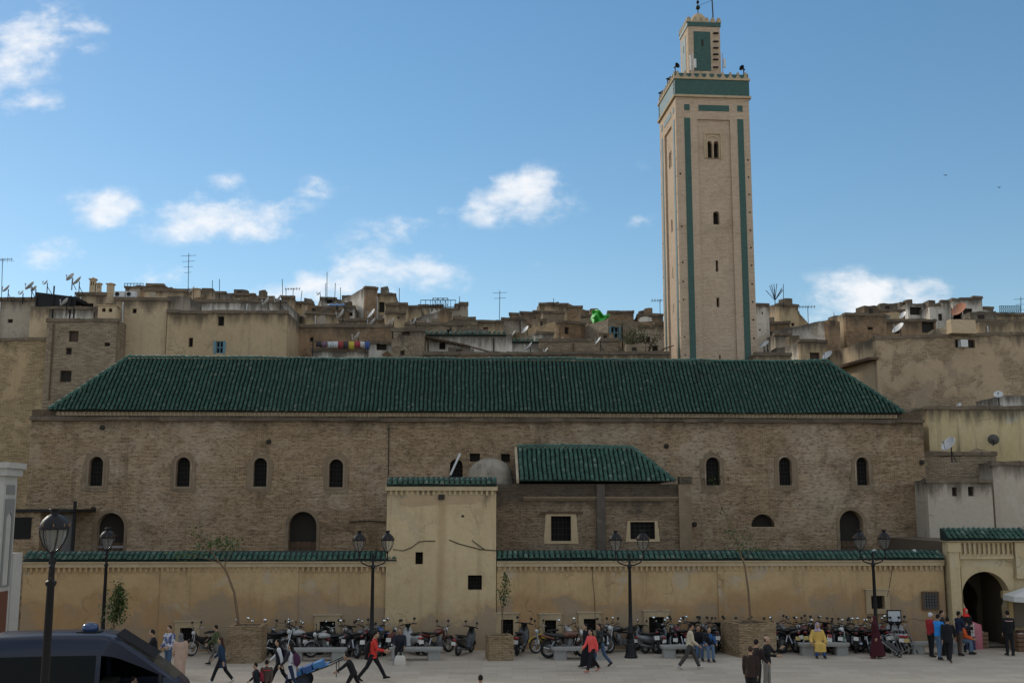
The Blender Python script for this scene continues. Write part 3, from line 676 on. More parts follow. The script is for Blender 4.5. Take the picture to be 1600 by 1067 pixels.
# ---- cream block
blk = fthing('plaster_block', 'tall cream plastered block with a tiled top standing between the two street walls', 'building')
bu0 = fac(603, 900).x; bu1 = fac(775, 900).x; bz = fac(690, 757).z
bh = [low_window(blk, 649,661,862,881,0,False), low_window(blk, 731,753,898,921,0,True)]
MB().prism(rect(bu0, bu1, -.2, bz-.25), -.12, .4, bh).build('front_wall', M_block, blk)['ztop'] = bz+.25
MB().box(bu0, bu0+.4, .401, WM-.01, -.2, bz-.25).box(bu1-.4, bu1, .401, WM-.01, -.2, bz-.25).box(bu0, bu1, .4, WM-.01, bz-.5, bz-.252).build('side_walls', M_block, blk)
MB().box(bu0-.06, bu1+.05, -.24, WM-.02, bz-.248, bz-.04).build('cornice', M_trim, blk)
dn = MB()
for x in frange(bu0+.05, bu1-.05, .222): dn.prism([(-.17, bz-.25), (-.121, bz-.25), (-.121, bz-.46), (-.145, bz-.43)], x-.05, x+.05, M=xz_swap())
dn.build('dentil_row', M_block, blk)['kind'] = 'stuff'
coping(blk, bu0-.02, bu1+.02, -.12, bz-.03, .222, 2, .27, M_tile2)
p = fac(690, 777); MB().box(p.x-.13, p.x+.13, -.28, -.12, p.z-.09, p.z+.12).build('spout', MATS['soot'], blk)
p = fac(723, 806); MB().ell((p.x,-.12,p.z), (.07,.05,.05), 7, 5).build('hole', MATS['soot'], blk)
# stain patch of newer plaster below the cornice (a raised skim coat)
pl = []; a0 = fac(690, 781)
for i in range(28):
    a = 2*pi*i/28; ca, sa = cos(a), sin(a); pl.append((a0.x+1.75*math.copysign(abs(ca)**.45, ca)*(1+.03*sin(5*a)), a0.z+.2*math.copysign(abs(sa)**.6, sa)*(1+.22*cos(3*a))+.06*ca+.04*sin(7*a)))
MB().prism(pl, -.132, -.119).build('skim_patch', plaster('skim', (.40,.29,.175), (.46,.34,.21), (.3,.2,.12), .3, (.36,.27,.17), .3, .8, .2, 0), blk)
# cables on the block
def cable(label, pts, w, r=.018):
    o = MB().tube([(fac(a, b, w).x, w, fac(a, b, w).z) for a, b in pts], r, 5).build('cable', M_iron); tag(o, label, 'cable', 'cables on the walls'); o.matrix_world = mosque.matrix_basis
cable('black cable sagging across the left half of the cream block', [(614,858),(630,860),(643,855),(655,846),(664,845),(680,845)], -.14)
cable('black cable sagging across the right half of the cream block', [(702,843),(716,849),(735,854),(750,858),(776,860)], -.14)
cable('short black cable branching from the right sagging cable', [(738,844),(748,852),(757,858)], -.145)
cable('thin black cable hanging down the wall beside the two-lantern lamp post', [(925,878),(926,905),(929,935),(930,970)], -.07, .012)
cable('black cable curving down the wall by the rightmost lamp post', [(1396,880),(1392,902),(1389,920),(1386,932)], -.07, .012)
cable('long dark conduit on the brick left of the cream block', [(546,815),(575,814),(602,815)], WM-.05, .03)

# ---- annex with its own roof
WA = 3.6
ann = fthing('mosque_annex', 'low grey brick annex with a bright green tiled roof and two windows', 'building')
au0 = fac(776, 800, WA).x; au1 = fac(1080, 800, WA).x; az = fac(930, 756, WA).z
h1 = low_window(ann, 861,892,806,845,WA,False,'bars',.35); h2 = low_window(ann, 985,1023,815,842,WA,False,'bars',.2)
MB().prism(rect(au0, au1, -.2, az), WA, WA+.5, [h1, h2]).build('front_wall', M_brick_annex, ann)
MB().box(au0, au0+.4, WA+.501, WM-.01, -.2, az).box(au1-.4, au1, WA+.501, WM-.01, -.2, az).box(au0+.4, au1-.4, WA+.5, WM-.01, az-.3, az-.02).build('side_walls', M_brick_annex, ann)
for (h, d) in ((h1, .24), (h2, .12)):
    x0, z0 = h[0]; x1, z1 = h[2]
    ring_surround(ann, [(x0-d-.1,z0-.12),(x1+d+.1,z0-.12),(x1+d,z1+d*.4),(x0-d,z1+d*.4)], h, WA, .03, M_trim, 'window_surround')
x0, z0 = h1[0]; x1, z1 = h1[2]
MB().box(x0-.5, x1+.55, WA-.09, WA, z1+.12, z1+.2).build('wooden_lintel', M_wood, ann)
zl = fac(930, 777, WA).z
MB().box(fac(818,777,WA).x, au1-.02, WA-.14, WA-.002, zl-.05, zl+.04).build('string_course', M_greyplaster, ann)
MB().box(fac(818,777,WA).x, au1-.02, WA-.07, WA-.002, zl-.14, zl-.052).build('string_moulding', M_greyplaster, ann)
sootm = plaster('soot_stain', (.075,.065,.055), (.12,.1,.08), (.04,.035,.03), .6, (.2,.16,.12), .5, .9, .6, 0)
for (x0, x1) in ((932,945),(1060,1079)):
    MB().box(fac(x0,800,WA).x, fac(x1,800,WA).x, WA-.19, WA-.001, 0, az-.02).build('buttress', sootm if x0 < 1000 else M_greyplaster, ann)
p = fac(1070, 750, WA); MB().box(p.x-.28, p.x+.3, WA-.2, WA+.3, az-.02, az+.35).build('corner_stub', M_brick_annex, ann)
# annex roof: single slope back to the hall, hipped on the right
rl = fac(811, 752, WA-.25); rr = fac(1054, 752, WA-.25); tw = WA+1.6; tl = fac(807, 700, tw); tr = fac(987, 700, tw)
ae = rl.z; at_ = tl.z
MBr = MB().add([(rl.x,WA-.25,ae),(rr.x,WA-.25,ae),(tr.x,tw,at_),(tl.x,tw,at_),(rl.x,WM-.02,ae),(rr.x,WM-.02,ae),(tr.x,WM-.03,at_-.3),(tl.x,WM-.03,at_-.3)], ((0,1,2,3),(1,5,6,2),(0,3,7,4),(3,2,6,7),(0,4,5,1)))
ar = MBr.build('roof', M_pan, ann)
ah = math.atan2(at_-ae, tw-WA+.25); aL = math.hypot(at_-ae, tw-WA+.25)
def ars(x):
    return (0, aL if x < tr.x else aL*max(0, (rr.x-x)/(rr.x-tr.x)))
tile_field(ar, slope_frame((0, WA-.3, ae+.01), ah), frange(rl.x+.02, rr.x, .215), ars, (.088,.072,.25,.025), .195, 9, M_tile2, limit=290)
ridge(ar, (tl.x, tw, at_+.03), (tr.x, tw, at_+.03), .12, .4, M_tile2)
ridge(ar, (rr.x, WA-.25, ae+.03), (tr.x, tw, at_+.04), .12, .38, M_tile2)
ed = MB().prism([(WA-.26, ae-.08), (tw, at_-.08), (tw, at_+.06), (WA-.26, ae+.07)], rl.x-.12, rl.x-.002, M=xz_swap()).build('verge', M_cornice, ann)
# whitewashed dome in the corner behind the block
dw = 5.3; dc = fac(766, 745, dw); dr = (fac(802, 745, dw).x-dc.x)*.97
dome = fthing('whitewashed_dome', 'small stained whitewashed dome behind the cream block', 'dome')
MB().lathe([(dr*1.06,4.),(dr*1.06,dc.z-.05)]+[(dr*cos(i*pi/20), dc.z+.02+(fac(766,716,dw).z-dc.z)*sin(i*pi/20)) for i in range(10)]+[(.03, fac(766,716,dw).z)], (dc.x,dw,0), 28).build('shell', M_dome, dome, True)
p = fac(712, 728, WM-.3); q = fac(715, 717, WM-.3); r = fac(705, 739, WM-.3)
tag(MB().box(-.05,.05,-.03,.03,-.1,1.05, Matrix.Translation((r.x,WM-.3,r.z)) @ Matrix.Rotation(radians(24), 4, 'Y')).build('leaning_board', plain('pale_board', (.55,.56,.55), .7)), 'pale board leaning in the arched window behind the cream block', 'board').matrix_world = mosque.matrix_basis

# ---- arched gateway
gt = fthing('arched_gateway', 'cream gateway with a horseshoe arch, a row of small niches and green tiles', 'gate')
gu0 = fac(1479, 900).x; gu1 = fac(1597, 900).x; gz = fac(1540, 842).z; gw = -.25
gc = fac(1541, 950, gw).x; gr = (fac(1577,930,gw).x-fac(1503,930,gw).x)/2*1.0; gzc = fac(1541, 931, gw).z
def horseshoe(cx, zc, r, n=22, ext=.5):
    pts = [(cx-r*cos(ext*.55), 0), (cx+r*cos(ext*.55), 0)]
    for i in range(n+1):
        a = -ext+(pi+2*ext)*i/n; pts.append((cx+r*cos(a), zc+r*1.0*sin(a)))
    return pts
hs = horseshoe(gc, gzc, gr)
pil = fac(1502, 900, gw).x; pir = fac(1582, 900, gw).x; zmid = fac(1540, 874, gw).z; zap = fac(1540, 862, gw).z
g_ = MB().prism(rect(gu0, gu1+2.2, -.01, gz-.1), gw, gw+.5, [hs]).build('front_wall', M_gate, gt)
MB().prism(rect(pil-.02, pir+.02, .0, fac(1540,885,gw).z), gw-.05, gw-.001, [[(x, max(z, .001)) for x, z in horseshoe(gc, gzc, gr*1.0)]]).build('arch_panel', M_gate, gt)
zpn0 = fac(1540, 866, gw).z; zpn1 = fac(1540, 850, gw).z
MB().box(gu0-.03, pil-.12, gw-.2, gw-.002, 0, fac(1490,862,gw).z).build('pier', M_gate, gt)
MB().box(gu0-.08, pil-.06, gw-.24, gw-.002, fac(1490,862,gw).z+.002, gz-.12).build('pier_head', M_gate, gt)
MB().box(pir+.1, gu1+.1, gw-.2, gw-.002, fac(1590,903,gw).z+.15, gz-.12).build('pier', M_gate, gt)
MB().box(pir+.06, gu1+.16, gw-.26, gw-.002, fac(1590,903,gw).z, fac(1590,903,gw).z+.148).build('pier_corbel', M_gate, gt)
MB().box(pil-.058, pir+.05, gw-.13, gw-.002, zpn0-.18, zpn0-.06).build('moulding', M_gate, gt)
nx = frange(pil-.02, pir+.04, (pir-pil)/11)
nh = [arch(x, zpn0+.02, zpn1+.06, .11, 6, .2) for x in nx]
MB().prism(rect(pil-.058, pir+.05, zpn0-.058, gz-.12), gw-.11, gw-.003, nh).build('niche_row', M_gate, gt)
for x in nx: MB().box(x-.06, x+.06, gw-.14, gw-.111, zpn0-.05, zpn0+.018).build('niche_sill', M_trim, gt)
MB().box(gu0-.1, gu1+.12, gw-.3, gw+.5, gz-.098, gz-.01).build('cornice', M_gate, gt)
coping(gt, gu0-.12, gu1+.15, gw-.2, gz, .22, 3, .25, M_tile2, .6, radians(32))
# vaulted passage behind the arch
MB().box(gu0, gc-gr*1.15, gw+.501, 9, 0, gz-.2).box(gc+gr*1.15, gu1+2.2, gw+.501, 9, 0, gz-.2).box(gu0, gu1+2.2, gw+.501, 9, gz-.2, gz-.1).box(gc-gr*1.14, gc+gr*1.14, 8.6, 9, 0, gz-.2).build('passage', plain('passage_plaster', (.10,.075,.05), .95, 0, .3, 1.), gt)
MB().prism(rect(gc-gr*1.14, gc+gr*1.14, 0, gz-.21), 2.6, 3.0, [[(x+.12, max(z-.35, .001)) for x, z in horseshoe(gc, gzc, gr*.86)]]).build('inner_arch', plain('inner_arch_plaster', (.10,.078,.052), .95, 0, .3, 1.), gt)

# barred window in the ochre wall by the gate
bw = fthing('barred_window', 'small grey shuttered window in the wall left of the arched gateway', 'window')
p = fac(1443, 950); q = fac(1463, 926)
MB().box(p.x, q.x, -.055, -.03, p.z, q.z).build('shutter', plain('grey_shutter', (.09,.085,.08), .8, 0, .3), bw)
MB().prism([(p.x-.07,p.z-.06),(q.x+.07,p.z-.06),(q.x+.07,q.z+.07),(p.x-.07,q.z+.07)], -.085, -.028, [rect(p.x,q.x,p.z,q.z)]).build('frame', M_wood, bw)
window_bars(bw, p.x, q.x, p.z, q.z, -.068, 4, 4)

# ---- white marble fountain building at the left edge
wb = thing('white_building', 'pale carved stone building corner at the left edge of the plaza', 'building')
WY = 37.0; q0 = at(-3, 900, WY); zt = at(20, 722, WY).z; DW = .95
x1 = q0.x; M_lead = plain('carved_grey', (.20,.195,.185), .8, 0, .35, 14.)
MB().box(x1-7, x1, WY, WY+DW, -.2, zt-.45).build('wall', M_white, wb)
MB().box(x1-7, x1+.04, WY+DW+.003, WY+DW+.7, -.2, at(33,866,WY).z).build('rear_wing', M_white, wb)
MB().box(x1-7.2, x1+.12, WY-.14, WY+DW+.12, zt-.448, zt-.2).build('cornice', M_white, wb)
MB().box(x1-7.3, x1+.2, WY-.22, WY+DW+.2, zt-.198, zt).build('cornice_cap', M_white, wb)
RS = Matrix.Translation((x1, WY, 0)) @ Matrix.Rotation(pi/2, 4, 'Z')
MB().box(.16, DW-.16, -.02, -.002, at(20,772,WY).z, at(20,757,WY).z, RS).build('carved_panel', M_lead, wb)
MB().prism(rect(.14, DW-.14, at(20,918,WY).z, at(20,779,WY).z), -.03, -.002, [arch(DW/2, at(20,916,WY).z, at(20,800,WY).z, .42, 8, .5)], RS).build('carved_frame', M_lead, wb)
MB().prism(arch(DW/2, at(20,915,WY).z, at(20,803,WY).z, .36, 8, .5), -.012, -.002, M=RS).build('carved_niche', M_white, wb)
MB().box(.2, DW-.2, -.03, -.002, 0, at(20,925,WY).z, RS).build('wooden_door', plain('red_wood', (.12,.045,.025), .7), wb)
# lean-to with a barred window between hall and wall at far left
sh = fthing('lean_to', 'small dark roofed lean-to with a barred window at the far left of the hall', 'shed')
p = fac(28, 860, 4.2); q = fac(118, 800, 4.2)
h = [fac(28,842,4.2), fac(50,808,4.2)]
MB().box(p.x-2, fac(60,860,4.2).x, 4.2, WM-.01, 0, q.z).build('wall', M_brick, sh)
MB().box(h[0].x-.5, h[1].x, 4.17, 4.199, h[0].z, h[1].z).build('window', M_pane, sh)
MB().box(p.x-2, q.x, 3.9, WM-.01, q.z+.01, q.z+.14).build('roof', M_iron, sh)
MB().box(q.x-.12, q.x, 4.2, 4.32, 0, q.z+.5).build('post', M_iron, sh)
MB().box(fac(95,850,4.2).x, q.x-.13, 4.3, 4.36, 0, q.z-.1).build('panel', plain('weathered_sheet', (.09,.085,.08), .8, 0, .3), sh)

# ================================================================ the old town on the hill behind
H = {}
H['tan'] = plaster('house_tan', (.50,.38,.235), (.43,.32,.19), (.17,.12,.075), .4, (.38,.29,.19), .5, .35, .45, .12)
H['plain'] = plaster('house_plain', (.53,.41,.265), (.49,.375,.24), (.25,.18,.11), .22, (.45,.35,.23), .3, .3, .3, .1)
H['ochre'] = plaster('house_ochre', (.45,.335,.19), (.39,.285,.165), (.16,.11,.06), .45, (.36,.27,.17), .5, .3, .5, .3, brick=.62)
H['grey'] = plaster('house_grey', (.43,.37,.29), (.36,.305,.235), (.13,.1,.075), .5, (.3,.25,.19), .6, .4, .5, .15)
H['white'] = plaster('house_white', (.70,.65,.57), (.58,.52,.43), (.16,.13,.1), .5, (.4,.32,.22), .45, .5, .6, .15)
H['brown'] = plaster('house_brown', (.35,.235,.14), (.28,.19,.115), (.1,.075,.05), .65, (.22,.165,.115), .6, .55, .55, .4, brick=.5)
H['rubble'] = plaster('house_rubble', (.38,.30,.205), (.31,.24,.165), (.11,.085,.06), .6, (.26,.2,.14), .6, .6, .4, .5, brick=.8)
H['stone'] = plaster('house_stone', (.36,.3,.215), (.3,.24,.17), (.13,.1,.07), .5, (.25,.2,.14), .5, .6, .4, .3, brick=1.15)
H['streak'] = plaster('house_streaked', (.56,.46,.28), (.50,.39,.21), (.14,.11,.075), .35, (.5,.47,.4), .6, .3, .85, .3)
M_cap = plaster('parapet_cap', (.12,.095,.07), (.2,.155,.11), (.045,.04,.033), .7, (.3,.24,.17), .4, 1.0, .6, 0)
M_blue = plain('blue_paint', (.10,.22,.27), .6, 0, .25)
M_redp = plain('red_paint', (.25,.06,.04), .6)
M_shut = plain('brown_shutter', (.075,.05,.035), .8, 0, .3)
HOUSES = {}
def ymap(Y): return Y+2.7 if Y < 58 else (63+(Y-60)*.45 if Y < 68 else Y)
def jag(x0, x1, z0, z1, amp=.06, step=.8):
    n = max(2, int(abs(x1-x0)/step)); pts = []
    for i in range(n+1):
        f = i/n; pts.append((x0+(x1-x0)*f, z0+(z1-z0)*f+(random.uniform(-amp, amp) if 0 < i < n else 0)))
    return pts
def house(label, px0, px1, py0, Y, D, yaw, mat, wins=(), py1=None, cap=True, name='house', cat='house', amp=.06, left_mat=None, par=.5, clutter=True):
    rc = random.Random(len(HOUSES)*7+3)
    Y = ymap(Y); P = at(px0, py0, Y); fr = Frame(P, radians(yaw)); m = H[mat]
    t = thing(name, label, cat, (P.x, P.y, 0), radians(yaw), 'houses of the old town on the hill')
    z0 = P.z; r = fr.loc(px1, py1 if py1 else py0); w = r.x; z1 = r.z if py1 else z0
    base = hill(Y)-1.2 if Y >= 58 else -.2
    hs = []
    for (x0, x1, y0, y1, kind) in wins:
        a = fr.loc(x0, y1); b = fr.loc(x1, y0); hs.append((a.x, b.x, a.z, b.z, kind))
    zlo = min(z0, z1)
    if clutter and Y > 61 and w > 1.6:                # small unglazed openings under the parapet
        for _ in range(rc.choice((0, 1, 1, 2, 3) if w < 5 else (1, 2, 3, 4))):
            cw = rc.uniform(.14, .42); ch = rc.uniform(.18, .6); cx_ = rc.uniform(.35, w-.35-cw); cz_ = zlo-rc.uniform(.9, 2.2)
            if all(cx_+cw < h[0]-.15 or cx_ > h[1]+.15 or cz_+ch < h[2]-.15 or cz_ > h[3]+.15 for h in hs): hs.append((cx_, cx_+cw, cz_, cz_+ch, rc.choice(('dark','dark','shutter','pane'))))
    top = jag(w, 0, z1, z0, amp)
    MB().prism([(0,base),(w,base)]+top, 0, .35, [rect(*h[:4]) for h in hs]).build('front_wall', m, t)['ztop'] = max(z0, z1)+.1
    lm = H[left_mat] if left_mat else m  # paler left walls have the sunlight painted into their plaster colour
    sl = jag(D, .352, z0-.05, z0, amp)
    R = Matrix(((0,1,0,0),(1,0,0,0),(0,0,1,0),(0,0,0,1)))
    MB().prism([(.352,base),(D,base)]+sl, 0, .3, M=R).build('left_wall', lm, t)['ztop'] = z0+.1
    MB().prism([(.352,base),(D,base)]+jag(D, .352, z1-.05, z1, amp), w-.3, w, M=R).build('right_wall', m, t)['ztop'] = z1+.1
    MB().box(.302, w-.302, D-.3, D, base, min(z0, z1)-.06).build('back_wall', m, t)
    zr = min(z0, z1)-par
    MB().box(.301, w-.301, .352, D-.301, zr-.2, zr).build('roof', M_cap, t)
    if cap:
        c = MB(); x = -.06
        while x < w+.02:
            x2 = min(x+random.uniform(.5, 1.5), w+.06); zz = z0+(z1-z0)*((x+x2)/2/w)
            c.prism([(x, zz-.11-random.uniform(0,.07)), (x2-.006, zz-.11-random.uniform(0,.07)), (x2-.006, zz+random.uniform(.02,.09)), (x, zz+random.uniform(.02,.09))], -.05-random.uniform(0,.04), .40)
            x = x2
        c.build('coping', M_cap, t)
    for (a, b, c, d, kind) in hs:
        pm = {'dark': M_dark, 'pane': M_pane, 'shutter': M_shut, 'blue': M_blue, 'red': M_redp}[kind]
        o = MB().box(a-.02, b+.02, .2, .24, c-.02, d+.02).build('window', M_pane if kind == 'blue' else pm, t)
        if kind == 'blue':
            f = MB().prism(rect(a, b, c, d), .1, .16, [rect(a+.05, (a+b)/2-.03, c+.05, (c+d)/2-.03), rect((a+b)/2+.03, b-.05, c+.05, (c+d)/2-.03), rect(a+.05, (a+b)/2-.03, (c+d)/2+.03, d-.05), rect((a+b)/2+.03, b-.05, (c+d)/2+.03, d-.05)])
            f.build('frame', M_blue, o); MB().box(a-.14, a-.005, -.03, .05, c-.02, d+.02).box(b+.005, b+.14, -.03, .05, c-.02, d+.02).build('shutters', M_blue, o)
        else:
            MB().prism([(a-.03,c-.03),(b+.03,c-.03),(b+.03,d+.03),(a-.03,d+.03)], .12, .17, [rect(a+.05,b-.05,c+.05,d-.05)]).build('frame', M_shut, o)
    if clutter and Y > 61 and w > 1.4:
        for _ in range(rc.choice((0, 1, 1, 2)) if w < 4 else rc.choice((1, 2, 3))):
            rw = rc.uniform(.5, min(2.2, w*.5)); rx = rc.uniform(0, w-rw); ry = rc.uniform(.45, max(.5, D*.5)); rh = rc.uniform(.1, .75); mm_ = H[rc.choice(('tan','white','grey','brown','plain','rubble'))]
            rm = MB().prism([(rx, zlo-par-.1), (rx+rw, zlo-par-.1)]+jag(rx+rw, rx, zlo+rh+rc.uniform(-.12,.12), zlo+rh, .05, .3), ry, ry+rc.uniform(.4, 1.6)).build('roof_room', mm_, t); rm['ztop'] = zlo+rh
            if rw > .8 and rh > .35: MB().box(rx+rw*.3, rx+rw*.55, ry-.012, ry+.01, zlo+rh*.15, zlo+rh*.72).build('opening', M_dark, rm)
        for _ in range(rc.choice((0, 1, 1, 2))):
            n_ = 14; ax = rc.uniform(.3, w-.3); az_ = zlo-rc.uniform(.4, 2.6); ra = rc.uniform(.25, .9); rb = rc.uniform(.2, .6)
            pg = [(min(w-.01, max(.01, ax+ra*cos(2*pi*i/n_)*rc.uniform(.7,1.25))), min(zlo-.12, az_+rb*sin(2*pi*i/n_)*rc.uniform(.7,1.25))) for i in range(n_)]
            if not any(min(p[0] for p in pg) < h[1] and max(p[0] for p in pg) > h[0] and min(p[1] for p in pg) < h[3] and max(p[1] for p in pg) > h[2] for h in hs):
                MB().prism(pg, -.022, .001).build('plaster_patch', H[rc.choice(('white','grey','tan','rubble','brown'))], t)
        if rc.random() < .4:
            ax = rc.uniform(.1, w-.1); MB().tube([(ax,-.07,zlo-.25),(ax,-.07,zlo-rc.uniform(2,5))], .04, 5).build('drain_pipe', rc.choice((M_iron, M_wood, M_dish)), t)
    HOUSES[label] = (t, fr)
    return t, fr
# --- left cluster
house('grey stuccoed house at the far left under a row of satellite dishes', -480, 76, 465, 63, 9, .5, 'grey')  # unseen left part stretched far out to keep sun off the plaza
A1, fA1 = house('ochre plastered house at the left edge beside the hall, lower roof', -300, 74, 528, 60.9, 5, 1, 'ochre', amp=.04, clutter=False)  # also stretched left out of view to block the sun
A2, fA2 = house('rubble stone house with three small dark windows left of the green roof', 74, 183, 499, 60.7, 8, 1, 'rubble', [(107,123,517,534,'shutter'),(163,172,535,541,'dark'),(93,112,579,597,'dark')], amp=.1)
house('stained whitewashed parapet room on top of the rubble stone house', 76, 152, 480, 62, 2, 1, 'white', cap=True)
house('plain cream wall block on the ochre house at the left', 48, 78, 478, 61.6, 4, 6, 'plain', cap=False)
house('tan rooftop room with a small tiled slot behind the dark canopy', 119, 166, 458, 66, 6, 0, 'plain', [(121,146,474,481,'dark')])
house('tall smooth tan house wall rising behind the left end of the roof', 182, 262, 466, 64.5, 10, 1, 'plain', cap=True, amp=.03)
house('wide tan house with a blue framed window behind the roof', 262, 449, 486, 64, 10, 1, 'tan', [(337,349,533,552,'blue')], amp=.08)
house('grey patched chimney wall above the wide tan house', 261, 295, 463, 66, 3, 1, 'grey', cap=False)
house('long pale strip house above the wide tan house', 295, 446, 469, 72, 7, 1, 'white')
house('brown rooftop house under a wire frame at the upper left', 196, 226, 448, 84, 6, 0, 'brown')
house('stepped cream house with a rounded parapet at the upper left', 225, 314, 452, 80, 8, 3, 'plain')
house('low cream rooftop box crowning the stepped cream house', 229, 256, 444, 83, 5, 3, 'tan', cap=True)
house('small cream cube house on the skyline', 315, 333, 450, 82, 5, 8, 'plain', cap=False)
house('grey low house right of the small cream cube', 333, 352, 456, 86, 6, 0, 'grey')
house('long low dark topped house on the skyline at left', 354, 398, 459, 90, 6, 0, 'tan')
house('small dark shed house on the skyline left of the middle', 400, 428, 463, 90, 5, 4, 'grey')
# --- middle cluster
house('grey tan house with a square hole and a tall antenna', 440, 460, 463, 86, 6, 6, 'tan', [(441.5,444,477,481,'dark')])
house('tan wall house between two taller skyline houses', 459, 490, 472, 88, 7, 3, 'tan')
house('flat roofed house with a white terrace front', 501, 526, 465, 90, 7, 14, 'white', [(510,520,468,474,'dark')], left_mat='tan')
house('white terrace house under dark awnings', 520, 556, 470, 96, 7, 0, 'white', [(527,535,472,478,'dark'),(541,551,471,477,'dark')])
house('white arcaded house below the blue tarpaulin', 505, 554, 479, 84, 6, 0, 'white', [(544,551,488,494,'dark')])
house('red brick house front under the blue tarpaulin', 506, 544, 484, 82, 4, 5, 'brown', cap=False)
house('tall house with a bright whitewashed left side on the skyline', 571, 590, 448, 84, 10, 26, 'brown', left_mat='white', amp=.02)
house('tan house with a balcony right of the tall whitewashed one', 590, 618, 459, 85, 8, 2, 'tan', [(592,601,472,488,'dark')])
house('lit cream house with a sloping parapet above the long stained wall', 478, 532, 487, 76, 8, 22, 'tan', left_mat='plain')
house('long tan wall house beneath the tall whitewashed house', 530, 612, 498, 75, 6, 2, 'tan')
house('long soot stained house behind the laundry terrace', 450, 613, 508, 69, 6, 1, 'brown', amp=.14)
house('white laundry terrace house behind the roof ridge', 487, 572, 546, 63.5, 5, 0, 'white', [], amp=.03)
house('crumbling white wall with a dark hole right of the laundry', 570, 613, 534, 66, 4, 2, 'white', [(588,604,537,547,'dark')], amp=.15)
house('square brown rubble house with a bricked window', 612, 663, 514, 63.5, 7, 1, 'rubble', [(608.5+4,614.5,518,530,'dark'),(628,641,516,524,'shutter')])
house('tan rooftop house with a worn parapet right of the balcony house', 603, 636, 474, 82, 6, 0, 'tan')
house('pale low rooftop house in the middle of the skyline', 634, 657, 478, 84, 6, 0, 'plain')
house('small tan cube house over the square rubble house', 603, 634, 486, 74, 5, 12, 'tan', [(621,624,495,498,'dark')])
house('long weathered terrace wall over the white tiled house', 634, 745, 505, 74, 5, 0, 'rubble', amp=.12)
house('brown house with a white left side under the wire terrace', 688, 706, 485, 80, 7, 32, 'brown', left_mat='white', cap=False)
house('grey corrugated house with a slanted top on the skyline', 690, 731, 487, 86, 5, 2, 'grey', py1=471)
house('pale house under the wire frame terrace', 654, 692, 477, 88, 6, 0, 'plain')
house('tan cube house right of the wire terrace', 709, 743, 495, 78, 6, 16, 'tan', left_mat='grey')
house('tan house with a small red awning in the middle', 742, 787, 501, 82, 6, 0, 'tan', [(755,763,511,520,'red')])
house('flat grey fronted house left of the brown ridge houses', 784, 822, 497, 84, 6, 3, 'grey')
WH, fWH = house('long white house with a green tiled coping behind the roof', 663, 800, 522, 67, 7, 0, 'white', cap=False, amp=.01)
WH2, fWH2 = house('lower white house end with a green tiled coping', 800, 842, 533, 67, 7, 0, 'white', cap=False, amp=.01)
for t_, f_, xa, xb, y_ in ((WH, fWH, 663, 791, 522), (WH2, fWH2, 800, 842, 533)):
    c0 = f_.loc(xa, y_); c1 = f_.loc(xb, y_)
    for x in frange(c0.x, c1.x, .3): inst('coping_tile', tile_mesh((.12,.1,.42,.02), M_tile), t_, Matrix.Translation((x, -.12, c0.z-.02)) @ Matrix.Rotation(.4, 4, 'X'))
    MB().box(c0.x, c1.x, -.06, .3, c0.z-.14, c0.z-.03).build('coping_bed', M_pan, t_)
house('low crumbling brown wall behind the roof ridge in the middle', 662, 878, 551, 61.5, 3, 0, 'brown', amp=.12)
# --- brown ridge houses left of the minaret
house('crumbling brown house with grass on its parapet', 796, 846, 490, 90, 7, 0, 'brown', py1=485, amp=.2)
house('highest brown ruin on the ridge left of the minaret', 843, 888, 474, 94, 7, 4, 'tan', amp=.16)
house('sloping roofed brown house right of the highest ruin', 887, 928, 474, 94, 7, 0, 'brown', py1=489, amp=.05)
house('brick house below the highest ruin', 848, 882, 487, 86, 6, 2, 'rubble', amp=.15)
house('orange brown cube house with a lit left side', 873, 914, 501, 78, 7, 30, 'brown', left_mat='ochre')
house('tan house leaning beside the green tarpaulin', 908, 937, 492, 84, 6, 0, 'tan', amp=.1)
house('small white rooftop room behind the brick terrace', 838, 865, 518, 73, 4, 18, 'white')
ST, fST = house('rough stone house with a blue grey shutter left of the minaret', 950, 1000, 499, 76, 7, 24, 'stone', [(955,967,511,528,'blue')], left_mat='stone', cap=False)
house('round topped brown house above the stone house', 950, 990, 486, 88, 6, 0, 'brown', amp=.1)
house('brown terrace house next to the minaret on the skyline', 996, 1036, 491, 88, 6, 0, 'brown')
house('sloping grey stone house touching the minaret', 996, 1044, 512, 74, 6, 0, 'grey', py1=502)
house('long low ruined brick terrace below the stone house', 843, 966, 530, 69, 5, 0, 'rubble', amp=.14)
house('low tan plaster wall behind the ridge left of the minaret', 876, 1046, 550, 62, 3, 0, 'tan', amp=.12)
# --- right of the minaret
house('flaking white house wall directly right of the minaret', 1178, 1201, 475, 78, 7, 2, 'white', [(1190,1192,487,491,'dark'),(1186,1188.5,514,517,'dark')], amp=.03)
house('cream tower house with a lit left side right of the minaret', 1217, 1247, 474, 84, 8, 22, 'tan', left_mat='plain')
house('tan house wall sloping down from the cream tower house', 1245, 1265, 485, 85, 7, 0, 'tan', py1=507, cap=False)
house('brown brick balcony room below the cream tower house', 1200, 1234, 503, 80, 4, 0, 'brown')
house('grey plastered house corner below the balcony room', 1211, 1236, 521, 76, 5, 3, 'grey')
house('pinkish house with a tin edged sloping roof', 1219, 1268, 521, 79, 5, 0, 'plain', py1=508)
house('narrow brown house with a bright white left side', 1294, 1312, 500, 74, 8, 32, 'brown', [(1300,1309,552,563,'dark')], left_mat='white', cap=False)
house('tan house with a brown shuttered window and white corner', 1250, 1292, 531, 69, 6, 6, 'tan', [(1266,1280,551,569,'shutter')], left_mat='white')
house('low stained wall house at the foot of the minaret', 1180, 1236, 552, 63, 4, 0, 'tan', amp=.08)
